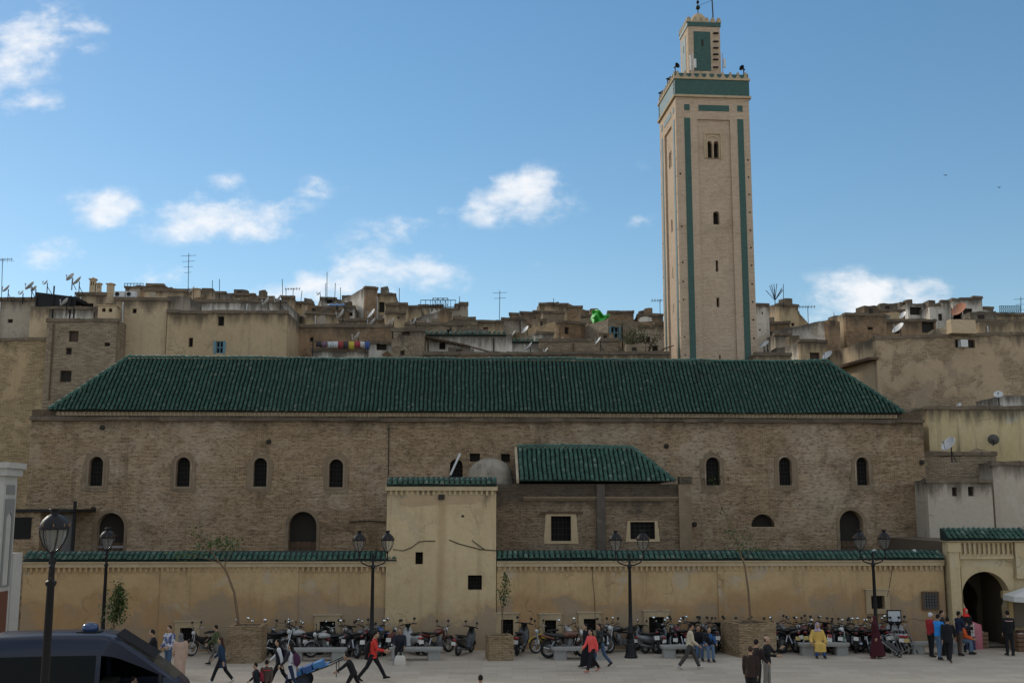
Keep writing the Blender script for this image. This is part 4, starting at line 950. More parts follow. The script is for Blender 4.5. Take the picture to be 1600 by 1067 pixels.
house('large brown ruined house with a lit corner on the right', 1321, 1384, 489, 75, 9, 12, 'brown', [(1338,1341,538,545,'dark')], left_mat='plain', amp=.12)
house('dark brown house on the skyline right of the large cloud', 1356, 1413, 484, 86, 7, 0, 'brown', cap=True)
house('brown terrace house below the white hilltop house', 1380, 1462, 500, 78, 6, 0, 'brown', [(1441,1459,490+12,520,'dark')], amp=.12)
house('white hilltop house under a dark awning', 1418, 1462, 474, 90, 6, 5, 'white', [(1422,1440,480,492,'dark')], cap=False)
house('white hilltop house with a worn sloping parapet', 1452, 1492, 478, 88, 7, 0, 'white', py1=466, amp=.12)
house('white hilltop house with a red brown terrace opening', 1488, 1534, 468, 87, 7, 0, 'white', [(1489,1503,482,496,'red'),(1505,1519,482,494,'dark')], py1=463, amp=.1)
house('low white terrace right of the highest hilltop house', 1532, 1552, 480, 88, 6, 0, 'white')
house('tan house with a blue roof railing at the right edge', 1549, 1612, 490, 84, 7, 0, 'tan', amp=.05)
house('stone rubble terrace below the tan house with the railing', 1495, 1620, 500, 70, 5, 0, 'stone', amp=.1)
BB, fBB = house('big brown plastered house wall on the right with fallen patches', 1368, 1640, 527, 60, 10, 9, 'grey', [(1493,1523,531,543,'dark')], left_mat='plain', amp=.06, py1=518, clutter=False)
H['big'] = plaster('house_big', (.44,.33,.215), (.39,.29,.185), (.2,.15,.1), .35, (.3,.23,.16), .75, .4, .4, .25, brick=.5)
for c in BB.children:
    if c.name.startswith(('front_wall','right_wall')): c.data.materials[0] = H['big']
p = fBB.loc(1487, 520, -.5); q = fBB.loc(1524, 500, -.5)
MB().box(p.x, q.x, -.5, -.003, p.z, q.z).build('balcony', H['plain'], BB)
p = fBB.loc(1497, 543); q = fBB.loc(1507, 532); MB().box(p.x, q.x, -.35, -.003, p.z, q.z).build('air_conditioner', M_dish, BB)
p = fBB.loc(1369, 560); MB().prism([(-.25,p.z-.1),(6.5,p.z-.1),(6.5,p.z+.1),(-.25,p.z+.05)], -.55, -.003, M=xz_swap()).build('side_eave', M_wood, BB)
house('plain tan wall of the house above the balcony at right', 1530, 1640, 503, 63, 6, 6, 'tan', amp=.08, cap=False)
SW, fSW = house('streaked yellow and white house wall at the right above the gate', 1449, 1640, 635, 53.5, 4, 2.5, 'streak', amp=.05)
house('small white rooftop wall at the right edge above the streaked wall', 1562, 1640, 618, 56, 3, 0, 'white', cap=False)
GB, fGB = house('pale grey box house with two small square windows above the gate', 1448, 1549, 749, 50.5, 2.5, 2.5, 'white', [(1488,1495,761,775,'dark'),(1513,1521,760,775,'dark')], amp=.03)
H['gb'] = plaster('house_greybox', (.47,.41,.33), (.43,.37,.29), (.24,.19,.14), .3, (.5,.45,.37), .4, .4, .25, .4)
for c in GB.children:
    if 'wall' in c.name: c.data.materials[0] = H['gb']
G2, fG2 = house('pale plastered wall at the right edge behind the gate', 1550, 1640, 722, 51.3, 2, 2.5, 'white', amp=.05)
for c in G2.children:
    if 'wall' in c.name: c.data.materials[0] = H['gb']
house('crumbling rubble ledge between the hall and the streaked wall', 1444, 1556, 707, 52.6, .9, 2.5, 'rubble', amp=.25)
house('rubble end wall of the hall at the right', 1411, 1451, 641, 55.5, 3, 2.5, 'stone', amp=.15, cap=False)

# ---------------------------------------------------------------- rooftop things
def satellite(label, px, py, dpx, Y, yaw, el=38, mat=None, drop=None):
    Y = ymap(Y); c = at(px, py, Y); R = dpx/2*Y/F; hgt = drop if drop else R+.35
    t = thing('satellite_dish', label, 'satellite dish', (c.x, c.y, c.z-hgt), radians(yaw), 'satellite dishes on the rooftops')
    M = Matrix.Translation((0, 0, hgt)) @ Matrix.Rotation(radians(el)-pi/2, 4, 'X')        # the dish looks along -Y, upwards
    M = Matrix.Translation((0, 0, hgt)) @ Matrix.Rotation(radians(90-el), 4, 'X')
    prof = [(R*k/5, R*.32*(k/5)**2-.02) for k in range(1, 6)]
    MB().lathe([(.02,-.02)]+prof+[(R*.985, prof[-1][1]+.02)]+[(R*.985*k/5, R*.32*(k/5)**2) for k in range(4, 0, -1)], n=20, M=M.to_3x3().to_4x4(), c=(0,0,hgt)).build('dish', mat or M_dish, t, True)
    MB().tube([M @ Vector((0,-R*.9,.1)), M @ Vector((0,-R*.25,R*.95))], .022, 5).tube([M @ Vector((0,-R*.3,R*.85)), M @ Vector((0,-R*.2,R*1.05))], .05, 6).build('feed_arm', M_metal, t)
    MB().tube([(0,.08,-.1),(0,.08,hgt)], .03, 6).tube([(0,.08,hgt*.6),(0,.35,-.1)], .02, 5).build('mount', M_iron, t)
D_ = [('small dish at the far left edge of the skyline',11,452,15,62,-62),('large dish second on the far left roof',48,448,18,62.5,-66),('tiny dish between the two large dishes on the far left roof',34,458,10,63,-50),('dish half hidden behind the large dish on the far left roof',54,452,12,65,-75),
('small dish above the left end of the dark canopy',72,442,10,61.5,-62),('thin edge-on dish above the dark canopy',111,434,16,62,-78),('wide dish above the right end of the dark canopy',122,440,18,62,-66),('grey dish leaning in front of the dark canopy posts',102,473,17,60.4,-70),
('dish beside the tall cross antenna at the upper left',301,453,14,78,-68),('thin pale dish on the wide tan house, left of its pair',417,472,17,66,-80),('thin pale dish on the wide tan house, right of its pair',436,468,17,66,-75),('tiny dish on the flat roofed skyline house',499,459,9,88,-60),
('leaning pale dish above the soot stained wall',534,492,20,72,-76),('bright white dish on the long tan wall',582,491,18,72,-60),('tilted dish just below the bright white one',582,505,18,70,-78),('thin dish standing among the laundry',558,527,18,64.5,-80),
('thin dish left on the small tan cube house',613,503,14,70,-78),('thin dish right on the small tan cube house',648,503,15,70,-78),('pale dish above the white house with tiled coping end',822,516,15,70,-66),('small pale dish left of the white coping end',803,522,12,72,-76),
('tall thin dish low on the white house end',827,543,18,63.5,-78),('thin dish on the ruined brick terrace',936,533,14,67,-78),('small thin dish low behind the ridge',854,548,11,62,-78),('pale dish against the flaking white wall by the minaret',1197,538,14,66,-70),('smaller dish beside the flaking white wall dish',1192,541,9,67,-70),
('white dish beside the brown shuttered window on the right',1294,556,18,66,-68),('large pale dish on the terrace above the big brown wall',1405,514,22,68,-68),('pale dish on the skyline by the brown terrace house',1412,493,14,80,-68),('small white dish on the streaked wall top',1499,633,8,53.8,-60),('grey dish lying on the rooftop at the right edge',1560,617,14,55.5,-30),
('large white dish on the rubble ledge above the box house',1484,695,26,51.8,-66),('tiny white dish behind the coping left of the right lamp',1366,862,9,45.2,-60),('tiny white dish behind the coping right of the right lamp',1428,862,9,45.2,-60)]
for (lb, px, py, d, Y, yaw) in D_: satellite(lb, px, py, d, Y, yaw+random.uniform(-6,6), random.uniform(32,42))
satellite('large rusty dish on the white hilltop house', 1500, 485, 26, 85, -60, 35, M_dishrust)
satellite('grey dark backed dish fixed to the streaked wall', 1552, 687, 17, 53.1, 150, 20, plain('dish_dark', (.10,.095,.085), .8), .2)
def aerial(label, px, y0, y1, Y, kind=0, lean=0):
    Y = ymap(Y); a = at(px, y1, Y); b = at(px+lean, y0, Y); h = b.z-a.z
    t = thing('tv_aerial', label, 'antenna', (a.x, a.y, a.z-.4), 0, 'aerials on the rooftops')
    r = max(.016, .0003*Y)
    MB().tube([(0,0,0),(b.x-a.x,0,h+.4)], r, 5).build('mast', M_iron, t)
    if kind:
        c = MB(); bx = b.x-a.x
        if kind == 1:
            zt = h+.3; c.tube([(bx-.7,0,zt),(bx+.6,0,zt+.06)], r*.7, 4)
            for i in range(6): x = bx-.62+i*.23; c.tube([(x,-.35,zt+.02),(x,.35,zt+.02)], r*.6, 4).tube([(x,0,zt-.14),(x,0,zt+.16)], r*.5, 4)
        else:
            for i in range(kind): z = h+.2-i*.42; c.tube([(bx-.55+.1*i,0,z),(bx+.55-.1*i,0,z+.05)], r*.6, 4)
        c.build('elements', M_iron, t)
for a in (('tall aerial at the far left edge of the skyline',3,404,460,62,1,1),('tall cross aerial on the stepped cream house',294,396,462,78,4,1),('thin mast left of a pair on the small cream cube',332,438,456,82,0,0),('thin mast right of a pair on the small cream cube',343,436,458,86,0,0),('tall mast on the grey tan skyline house',442,436,465,86,0,-1),
 ('short mast on the grey tan skyline house',447,452,466,86,0,0),('aerial with a crossbar behind the grey tan house',458,450,470,90,1,0),('leaning thin rod on the tan wall house',469,454,474,88,0,3),('tallest mast on the flat roofed skyline house',511,425,465,90,0,0),('thin mast just left of the tallest flat roof mast',509,443,465,90,0,0),
 ('thin mast right of the tallest flat roof mast',523,442,465,90,0,1),('short mast above the white terrace house',532,449,468,90,0,0),('thin mast on the tan balcony house',624,450,470,84,0,0),('tall mast alone in the middle skyline gap',780,454,501,82,2,1),('short rod on the highest brown ruin',865,466,475,94,0,0),
 ('crossbar aerial just left of the minaret',1032,468,503,86,1,-1),('tall mast on the cream tower house',1224,444,474,84,0,0),('bent aerial on the wall right of the cream tower house',1263,478,508,84,1,-1),('thin mast above the white sided narrow house',1303,488,501,74,0,0),('tall aerial at the right edge of the skyline',1595,464,502,84,3,0),('short mast on the slanted corrugated house',718,463,476,86,0,0),('dark post before the tan cliff of houses in the middle',817,488,535,70,0,0)):
    aerial(*a)
def bushy_aerial(label, px, py, Y):
    a = at(px, py, Y); t = thing('tv_aerial', label, 'antenna', a, 0, 'aerials on the rooftops'); m = MB()
    for i in range(9):
        an = random.uniform(-1.2, 1.2); m.tube([(0,0,.2),(sin(an)*.9, random.uniform(-.3,.3), .2+cos(an)*1.3)], .025, 4)
    m.tube([(0,0,-.3),(0,0,1.1)], .03, 5).build('rods', M_iron, t)
bushy_aerial('tangled rod aerials on the cream tower house', 1211, 473, 84)
# dark canopy
P = at(57, 455, 64); cn = thing('dark_canopy', 'black roof canopy on posts at the upper left', 'canopy', P)
wd = at(120, 455, 64).x-P.x; z1 = at(57, 477, 64).z-P.z
MB().prism([(-.05,-.05),(wd,-.35),(wd,-.55),(-.05,-.62)], 0, 3).box(0, wd, -.06, -.003, -1.1+.1, -.4).build('awning', plain('black_cloth', (.012,.012,.013), .8, 0, .3), cn)
for x in (.08, wd*.45, wd*.88, wd-.05): MB().tube([(x,-.1,.3 if x == wd*.45 else -.3),(x,-.1,z1-1)], .05, 6).build('post', M_iron, cn)
# chimneys
def chimney(label, x0, x1, y0, y1, Y, holes=True):
    Y = ymap(Y); a = at(x0, y1, Y); b = at(x1, y0, Y); w = b.x-a.x; h = b.z-a.z; t = thing('chimney', label, 'chimney', a, .15, 'chimneys on the rooftops')
    MB().prism(rect(0,w,-.5,h*.86), 0, w, [arch(w*.32, h*.5, h*.74, w*.2, 6), arch(w*.68, h*.5, h*.74, w*.2, 6)] if holes else []).build('stack', H['plain'], t)
    MB().box(-.06, w+.06, -.06, w+.06, h*.862, h*.92).lathe([(w*.45,h*.92),(w*.25,h*.99),(.03,h*1.02)], (w/2,w/2,0), 10).build('cap', H['tan'], t)
chimney('taller of two cream chimneys with arched holes', 139, 149, 433, 459, 66); chimney('shorter of two cream chimneys with arched holes', 150, 157.5, 441, 459, 66)
chimney('solid cream chimney left of the air conditioners', 166, 177, 441, 462, 66, False)
chimney('little tile hatted dovecote chimney on the rubble house', 152, 181, 474, 500, 61, True)
chimney('small domed cream turret on the stepped cream house', 300, 312, 449, 466, 78, False)
def aircon(label, x0, x1, y0, y1, Y):
    Y = ymap(Y); a = at(x0, y1, Y); b = at(x1, y0, Y); t = thing('air_conditioner', label, 'air conditioner', a, 0, 'air conditioners on the tan house'); w = b.x-a.x; h = b.z-a.z
    MB().box(0, w, 0, .35, 0, h).build('casing', M_dish, t)
    MB().lathe([(h*.36,0),(h*.36,.03),(h*.05,.03)], (w*.34,-.002,h/2), 16, Matrix.Rotation(pi/2, 4, 'X')).build('fan', M_iron, t)
aircon('left air conditioner on the tall tan house', 177, 195, 455, 464, 65.5); aircon('right air conditioner on the tall tan house', 196, 211, 455, 464, 65.5)
# laundry
LC = [(.03,.03,.035),(.16,.1,.13),(.42,.45,.44),(.5,.5,.52),(.28,.05,.05),(.05,.04,.05),(.45,.36,.05),(.3,.04,.06),(.5,.48,.45),(.05,.09,.24)]
P0 = at(489, 533, 64.3); P1 = at(571, 533, 64.3)
ln = tag(MB().tube([P0-Vector((0,0,1)), P0, P0+Vector((0,0,.1))], .03, 5).tube([P0, (P0+P1)/2-Vector((0,0,.1)), P1], .012, 4).tube([P1-Vector((0,0,1)), P1], .03, 5).build('clothes_line', M_iron), 'washing line on the white terrace behind the roof', 'clothes line')
names = ['black','mauve','pale grey','white','red','dark','yellow','crimson','cream','blue']
x = 494
for i, c in enumerate(LC):
    w = random.uniform(6,9); a = at(x, 533.5, 64.25); b = at(x+w, 533.5, 64.25); h = random.uniform(.32,.5); m = MB(); n = 6
    for k in range(n+1):
        f = k/n; y = .04*sin(f*9+i); m.v += [(a.x+(b.x-a.x)*f, 64.25+y*.3, a.z), (a.x+(b.x-a.x)*f+.02*sin(i), 64.25+y, a.z-h+random.uniform(-.03,.03))]
    for k in range(n): m.f.append((2*k, 2*k+1, 2*k+3, 2*k+2))
    o = m.build('hanging_cloth', plain('cloth_%d' % i, c, .9), None, True); sd = o.modifiers.new('thick', 'SOLIDIFY'); sd.thickness = .012
    tag(o, names[i]+' cloth hanging on the washing line', 'laundry', 'laundry on the line'); x += w+.6
# timber awning
P = at(664, 526, 65.4); Q = at(733, 541, 65.4); ta = thing('timber_awning', 'sloping slatted timber awning in front of the long white house', 'awning', P)
dx = Q.x-P.x; dz = Q.z-P.z
for i in range(7):
    f = i/6; MB().box(0, math.hypot(dx,dz), f*2.0, f*2.0+.12, .02, .08, Matrix.Rotation(-atan2(dz,dx), 4, 'Y')).build('beam', M_wood, ta)
for i in range(13):
    f = i/12; MB().box(-.04,.04,-.1,2.3,-.04,.018, Matrix.Translation((dx*f,0,dz*f))).build('batten', M_wood, ta)
MB().tube([(dx,0,dz),(dx+2.6,0.2,dz-.7)], .05, 6).build('pole', M_wood, ta)
MB().tube([(.2,.1,0),(.2,.1,-1.6)], .05, 6).tube([(dx-.2,.1,dz),(dx-.2,.1,dz-1.2)], .05, 6).build('posts', M_wood, ta)
# green tarpaulin
m = MB(); nx_, nz_ = 14, 12; A = at(924, 485, 82); B = at(951, 510, 82)
random.seed(5)
for j in range(nz_+1):
    for i in range(nx_+1):
        u = i/nx_; v = j/nz_; edge = (1 if v < .45 else max(.28, 1-(v-.45)*1.35)); uu = u*edge+(.02 if v < .5 else .0)
        m.v.append((A.x+(B.x-A.x)*uu+.05*sin(v*9), 82+.28*sin(u*11+v*4)+.18*sin(v*13-u*5)-.5*v, A.z+(B.z-A.z)*v+.12*sin(u*6)+(-.25*u if v < .2 else 0)))
for j in range(nz_):
    for i in range(nx_): a = j*(nx_+1)+i; m.f.append((a, a+1, a+nx_+2, a+nx_+1))
o = m.build('green_tarpaulin', plain('green_plastic', (.06,.42,.06), .5, 0, .2, 3.), None, True); tag(o, 'bright green tarpaulin draped over a rooftop left of the minaret', 'tarpaulin'); sd = o.modifiers.new('thick','SOLIDIFY'); sd.thickness = .02
A = at(517, 477, 82); B = at(541, 483, 82); m = MB()
for i in range(9):
    f = i/8; m.v += [(A.x+(B.x-A.x)*f, 81.5, A.z+.05*sin(i*2)), (A.x+(B.x-A.x)*f, 80.6, B.z+.04*sin(i*3))]
for i in range(8): m.f.append((2*i, 2*i+1, 2*i+3, 2*i+2))
o = m.build('blue_tarpaulin', plain('blue_plastic', (.06,.13,.26), .5), None, True); tag(o, 'blue tarpaulin stretched over a terrace in the old town', 'tarpaulin'); o.modifiers.new('thick','SOLIDIFY').thickness = .02
# rails
def railing(label, x0, x1, y0, y1, Y, mat, n, cross=False):
    Y = ymap(Y); a = at(x0, y1, Y); b = at(x1, y0, Y); t = thing('roof_railing', label, 'railing', a, 0); w = b.x-a.x; h = b.z-a.z
    MB().tube([(0,0,h),(w,0,h)], .03, 5).build('top_rail', mat, t); MB().tube([(0,0,h*.2),(w,0,h*.2)], .03, 5).build('bottom_rail', mat, t)
    for i in range(n+1):
        x = w*i/n; MB().tube([(x,0,0),(x,0,h)], .022, 5).build('baluster', mat, t)
        if cross and i < n: MB().tube([(x,0,h*.2),(x+w/n,0,h)], .016, 4).tube([(x,0,h),(x+w/n,0,h*.2)], .016, 4).build('brace', mat, t)
railing('blue iron railing on the roof at the right edge', 1562, 1594, 478, 490, 83.5, M_blue, 10, True)
railing('thin wire frame terrace on the middle skyline', 657, 712, 469, 482, 84.5, M_iron, 7)
railing('wire frame on the brown rooftop at the upper left', 194, 224, 443, 449, 84, M_iron, 6)
railing('tall wire frame above the slanted corrugated house', 676, 700, 466, 480, 85.5, M_iron, 3, True)
# ---------------------------------------------------------------- leaves
def leafmat(name, a, b):
    m, t, bs = newmat(name); at_ = nt(t, 'ShaderNodeAttribute', attribute_name='vary'); lk(t, mix(t, at_.outputs['Fac'], a, b), bs.inputs['Base Color'])
    bs.inputs['Roughness'].default_value = .6; tr = nt(t, 'ShaderNodeBsdfTranslucent'); lk(t, mix(t, at_.outputs['Fac'], a, b), tr.inputs[0])
    ms = nt(t, 'ShaderNodeMixShader', ins={0: .3}); o = [n for n in t.nodes if n.type == 'OUTPUT_MATERIAL'][0]; lk(t, bs.outputs[0], ms.inputs[1]); lk(t, tr.outputs[0], ms.inputs[2]); lk(t, ms.outputs[0], o.inputs[0]); return m
M_leaf = leafmat('leaf_green', (.03,.06,.014), (.085,.13,.03)); M_leaf2 = leafmat('leaf_olive', (.035,.05,.018), (.085,.10,.035))
def leaves(pts, size, mat, parent, name='crown'):
    m = MB(); vary = []
    for p in pts:
        q = Matrix.Rotation(random.uniform(0,6.3), 3, 'Z') @ Matrix.Rotation(random.uniform(-1.2,1.2), 3, 'X'); s = size*random.uniform(.6,1.3)
        vs = [Vector(p)+q @ Vector(v) for v in ((0,0,0),(s*.32,s*.45,s*.06),(0,s,0),(-s*.32,s*.45,s*.06))]
        m.add(vs, ((0,1,2),(0,2,3))); r = random.random(); vary += [r, r]
    o = m.build(name, mat, parent, fix=False); a = o.data.attributes.new('vary','FLOAT','FACE'); a.data.foreach_set('value', vary); return o
P = at(1010, 553, 68); bs_ = thing('rooftop_tree', 'scrubby dark green tree growing on the ruins left of the minaret', 'tree', P)
tk = MB(); pts = []
for i in range(11):
    an = random.uniform(-.9,.9); L = random.uniform(.8,1.9); e = Vector((sin(an)*L-.6, random.uniform(-.6,.6), .2+cos(an)*L*.85))
    tk.tube([(0,0,-.3), e*.5+Vector((0,0,.1)), e], [.05,.035,.012], 5)
    for k in range(85): pts.append(e*random.uniform(.45,1.08)+Vector((random.gauss(0,.17), random.gauss(0,.2), random.gauss(0,.17))))
tk.tube([(.5,-.3,-.3),(1.0,-.3,.25),(1.7,-.3,.5)], [.06,.05,.03], 6)
tk.build('trunk', M_wood, bs_); leaves(pts, .13, M_leaf2, bs_)
for (lb, px, py, Y, n) in (('tuft of yellow green weeds on the terrace wall in the middle', 668, 515, 73.5, 60), ('tuft of green weeds on the tan cube house wall', 734, 517, 73.5, 90), ('ivy tuft sprouting on the arched window at right of the annex', 1114, 757, 0, 70)):
    c = at(px, py, Y) if Y else None
    t = thing('weed_tuft', lb, 'plant', c if Y else (mosque.matrix_basis @ Vector((fac(px,py,WM).x, WM-.1, fac(px,py,WM).z))), AF)
    leaves([(random.gauss(0,.35), random.gauss(0,.08), abs(random.gauss(.0,.25))) for _ in range(n)], .12, M_leaf, t, 'leaves')
# birds high in the sky
for (lb, px, py) in (('dark bird gliding in the blue sky at right', 1479, 274), ('tiny bird at the far right of the sky', 1563, 293)):
    c = at(px, py, 90); o = MB().add([(0,-.14,0),(.06,0,.02),(0,.2,0),(-.06,0,.02),(.32,.02,.14),(-.30,-.02,.10)], ((0,1,2,3),(1,4,2),(3,2,5),(0,1,3))).build('bird', M_iron); o.location = c; tag(o, lb, 'bird', 'birds in the sky')

# ================================================================ the plaza: lamps, benches, planters, young trees
M_lglass = plain('lamp_glass', (.42,.42,.40), .25, 0, .2, 3.)
def glassy(name, c, alpha):
    m, t, bs = newmat(name); bs.inputs['Base Color'].default_value = c+(1,); bs.inputs['Roughness'].default_value = .08; bs.inputs['Alpha'].default_value = alpha; return m
M_lglass = glassy('lamp_glass_clear', (.3,.3,.28), .22)
M_gold = plain('gilded', (.30,.16,.07), .5, .5)
def lantern(parent, x, z, s=1.0):
    # crowned cap over a drop shaped glass held by a U of iron ribs
    cap = MB().lathe([(.06*s,.44*s),(.10*s,.62*s),(.055*s,.60*s),(.04*s,.645*s),(.09*s,.70*s),(.05*s,.705*s)] if 0 else [(.265*s,.40*s),(.275*s,.44*s),(.25*s,.50*s),(.21*s,.58*s),(.13*s,.66*s),(.07*s,.69*s),(.065*s,.74*s),(.10*s,.785*s),(.09*s,.80*s),(.03*s,.80*s)], (x,0,z), 16).build('lantern_cap', M_iron, parent, True)
    MB().lathe([(.03*s,-.02*s),(.10*s,.03*s),(.17*s,.14*s),(.22*s,.28*s),(.24*s,.40*s)], (x,0,z), 16).build('glass', M_lglass, cap, True)
    rb = MB()
    for k in range(6):
        a = k*pi/3+.3; rb.tube([(x+r*cos(a)*s, r*sin(a)*s, z+h*s) for r, h in ((.03,-.05),(.12,.02),(.19,.13),(.245,.27),(.262,.41))], .011*s, 4)
    rb.lathe([(.045*s,-.09*s),(.05*s,-.03*s),(.03*s,0)], (x,0,z), 8).build('ribs', M_iron, cap)
    cr = MB()
    for k in range(8):
        a = k*pi/4; cr.tube([(x+.25*cos(a)*s, .25*sin(a)*s, z+.45*s),(x+.285*cos(a)*s, .285*sin(a)*s, z+.52*s)], [.016*s,.006*s], 4)
    cr.build('cresting', M_gold, cap)
def lamp(label, px, py, rz, H=4.95, X=None, span=.56, heads=2, fat=1.0):
    g = gnd(px, py) if X is None else Vector(X)
    t = thing('street_lamp', label, 'street lamp', g, rz, 'street lamps on the plaza')
    zb = H-1.40
    MB().lathe([(.26*fat,0),(.27*fat,.06),(.235*fat,.1),(.22*fat,.16),(.16*fat,.52),(.13*fat,.58),(.145*fat,.63),(.12*fat,.70)], n=12).build('base', M_iron, t)
    MB().lathe([(.085*fat,.70),(.095*fat,.9),(.12*fat,.94),(.12*fat,.99),(.09*fat,1.03),(.075*fat,1.6),(.058*fat,zb-.1),(.085*fat,zb-.06),(.085*fat,zb),(.05*fat,zb+.03),(.045*fat,zb+.32),(.06*fat,zb+.36),(.02*fat,zb+.52)], n=10).build('shaft', M_iron, t, True)
    for s in ((-1, 1) if heads == 2 else (-1, 1)):
        arm = MB().tube([(0,0,zb+.02),(s*span*.35,0,zb+.03),(s*span*.75,0,zb+.12),(s*span,0,zb+.30),(s*span,0,zb+.56)], [.032,.028,.026,.022,.03], 6)
        arm.tube([(s*.03,0,zb+.22),(s*span*.3,0,zb+.14),(s*span*.55,0,zb+.2),(s*span*.62,0,zb+.3),(s*span*.5,0,zb+.33),(s*span*.46,0,zb+.25)], .014, 5)
        arm.tube([(s*span,0,zb+.22),(s*(span+.1),0,zb+.2),(s*(span+.16),0,zb+.27)], [.02,.016,.006], 5).ell((s*span,0,zb+.3),(.045,.045,.05),8,5)
        arm.build('arm', M_iron, t); lantern(t, s*span, zb+.6, 1.0)
lamp('black two-lantern lamp post left of the cream block', 580, 1029, .12)
lamp('black two-lantern lamp post in front of the annex', 986, 1027, .1)
lamp('black two-lantern lamp post near the gateway at right', 1371, 1020, .2)
g = at(165, 900, 43.2); lamp('thin lamp post with its lanterns in line behind the van', 0, 0, radians(107), 5.08, (g.x, 43.2, 0))
g = at(74, 1000, 21.6); lamp('large foreground lamp post in front of the van', 0, 0, radians(111), 5.86, (g.x, 21.6, 0), .42, 2, 1.25)
def bench(label, x0, x1, yb, rz=0):
    a = gnd(x0, yb); b = gnd(x1, yb); L = (b-a).length; t = thing('stone_bench', label, 'bench', (a+b)/2+Vector((0,.25,0)), rz+AF, 'stone benches on the plaza')
    n = 10; o = []
    for i in range(n+1): an = -pi/2+pi*i/n; o.append((L/2-.16+.16*cos(an), .28*sin(an)))
    for i in range(n+1): an = pi/2+pi*i/n; o.append((-L/2+.16+.16*cos(an), .28*sin(an)))
    RX = Matrix(((1,0,0,0),(0,0,1,0),(0,1,0,0),(0,0,0,1)))
    MB().prism(o, .36, .40, M=RX).prism([(x*1.012, y*1.03) for x, y in o], .401, .47, M=RX).build('seat', M_stone, t)
    for s in (-1, 1):
        c = s*(L/2-.34); MB().prism([(c+dx*.25, dy*.21) for dx, dy in ((-1,-.75),(-.8,-1),(.8,-1),(1,-.75),(1,.75),(.8,1),(-.8,1),(-1,.75))], 0, .358, M=RX).build('leg', M_stone, t)
bench('stone bench under the white tanked motorbikes at left', 447, 540, 1033); bench('stone bench with the seated old man', 607, 691, 1032); bench('stone bench left of the coral-topped woman', 862, 950, 1031)
bench('stone bench behind the man in the cream jacket', 1033, 1118, 1028); bench('stone bench with the woman in yellow', 1250, 1331, 1024); bench('stone bench near the gateway with a man in orange', 1423, 1512, 1022)
M_soil = plain('soil', (.07,.05,.035), .95, 0, .4, 12.)
def planter(label, x0, x1, yb, h, yaw):
    a = gnd(x0, yb); b = gnd(x1, yb); w = (b.x-a.x)*.94/ (cos(yaw)+abs(sin(yaw))*.12); t = thing('brick_planter', label, 'planter', (a+b)/2+Vector((0,w/2,0)), yaw, 'brick planters on the plaza')
    r = w/2
    for k in range(4): MB().box(-r, r-.16, -r, -r+.158, 0, h, Matrix.Rotation(k*pi/2, 4, 'Z')).build('side', M_planter, t)
    MB().box(-r+.16, r-.16, -r+.16, r-.16, .05, h-.1).build('soil', M_soil, t); return t.location.copy(), w
pl1, _ = planter('tall brick planter at left with a leaning tree', 350, 407, 1036, 1.36, .04)
pl2, _ = planter('small brick planter with a slim sapling', 759, 801, 1032, .92, .16)
pl3, _ = planter('large brick planter with a thin bare tree', 1143, 1211, 1026, 1.28, .27)
def blob(c, r, n): return [Vector(c)+Vector((random.gauss(0,r[0]), random.gauss(0,r[1]), random.gauss(0,r[2]))) for _ in range(n)]
def young_tree(label, base, path, radii, clumps, size, mat, twigs=(), k=1.6):
    t = thing('young_tree', label, 'tree', base, 0, 'young trees on the plaza'); m = MB().tube(path, radii, 7)
    for tw in twigs: m.tube(tw, [.018]+[.008]*(len(tw)-1), 4)
    m.build('trunk', plain('tree_bark', (.16,.105,.06), .9, 0, .3), t); pts = []
    for c, r, n in clumps: pts += blob(c, r, int(n*k))
    leaves(pts, size, mat, t)
def rel(base, px, py): p = at(px, py, base.y); return (p.x-base.x, 0, p.z-base.z)
b = Vector((at(372,975,pl1.y).x, pl1.y, 1.2)); R_ = lambda x, y: rel(b, x, y)
young_tree('young tree with a bent trunk and sparse crown in the left planter', b, [R_(373,985), R_(371,960), R_(366,925), R_(354,893), R_(338,872), R_(322,850)], [.06,.055,.05,.04,.03,.015],
 [(R_(345,846),(.42,.3,.12),230),(R_(318,856),(.3,.25,.15),100),(R_(290,868),(.3,.2,.1),90),(R_(305,832),(.15,.2,.16),40),(R_(355,852),(.3,.25,.13),120)], .13, M_leaf, [(R_(354,893),R_(350,872),R_(348,846)),(R_(345,880),R_(310,868),R_(288,866)),(R_(322,850),R_(308,835),R_(300,820)),(R_(350,885),R_(362,862),R_(366,850))], .75)
b = Vector((at(176,1000,42.6).x, 42.6, 0)); R_ = lambda x, y: rel(b, x, y)
young_tree('bushy sapling beside the thin lamp post behind the van', b, [(0,0,0), R_(177,980), R_(182,945), R_(187,918)], [.04,.035,.025,.01],
 [(R_(185,925),(.11,.12,.22),130),(R_(183,945),(.2,.18,.25),260),(R_(179,962),(.2,.18,.2),190),(R_(190,938),(.12,.12,.2),80)], .12, M_leaf)
b = Vector((at(785,996,pl2.y).x, pl2.y, .8)); R_ = lambda x, y: rel(b, x, y)
young_tree('slim sapling in the small planter', b, [R_(784.5,1002), R_(785,960), R_(787,930), R_(792,897)], [.022,.02,.016,.006],
 [(R_(790,902),(.07,.08,.12),60),(R_(789,916),(.1,.1,.14),80),(R_(785,930),(.15,.12,.12),80),(R_(787,940),(.12,.1,.1),50)], .095, M_leaf, [(R_(785,965),R_(783,945),R_(780,928)),(R_(786,950),R_(792,938),R_(797,920)),(R_(784.5,996),R_(790,990),R_(795,985))])
b = Vector((at(1173,972,pl3.y).x, pl3.y, 1.1)); R_ = lambda x, y: rel(b, x, y)
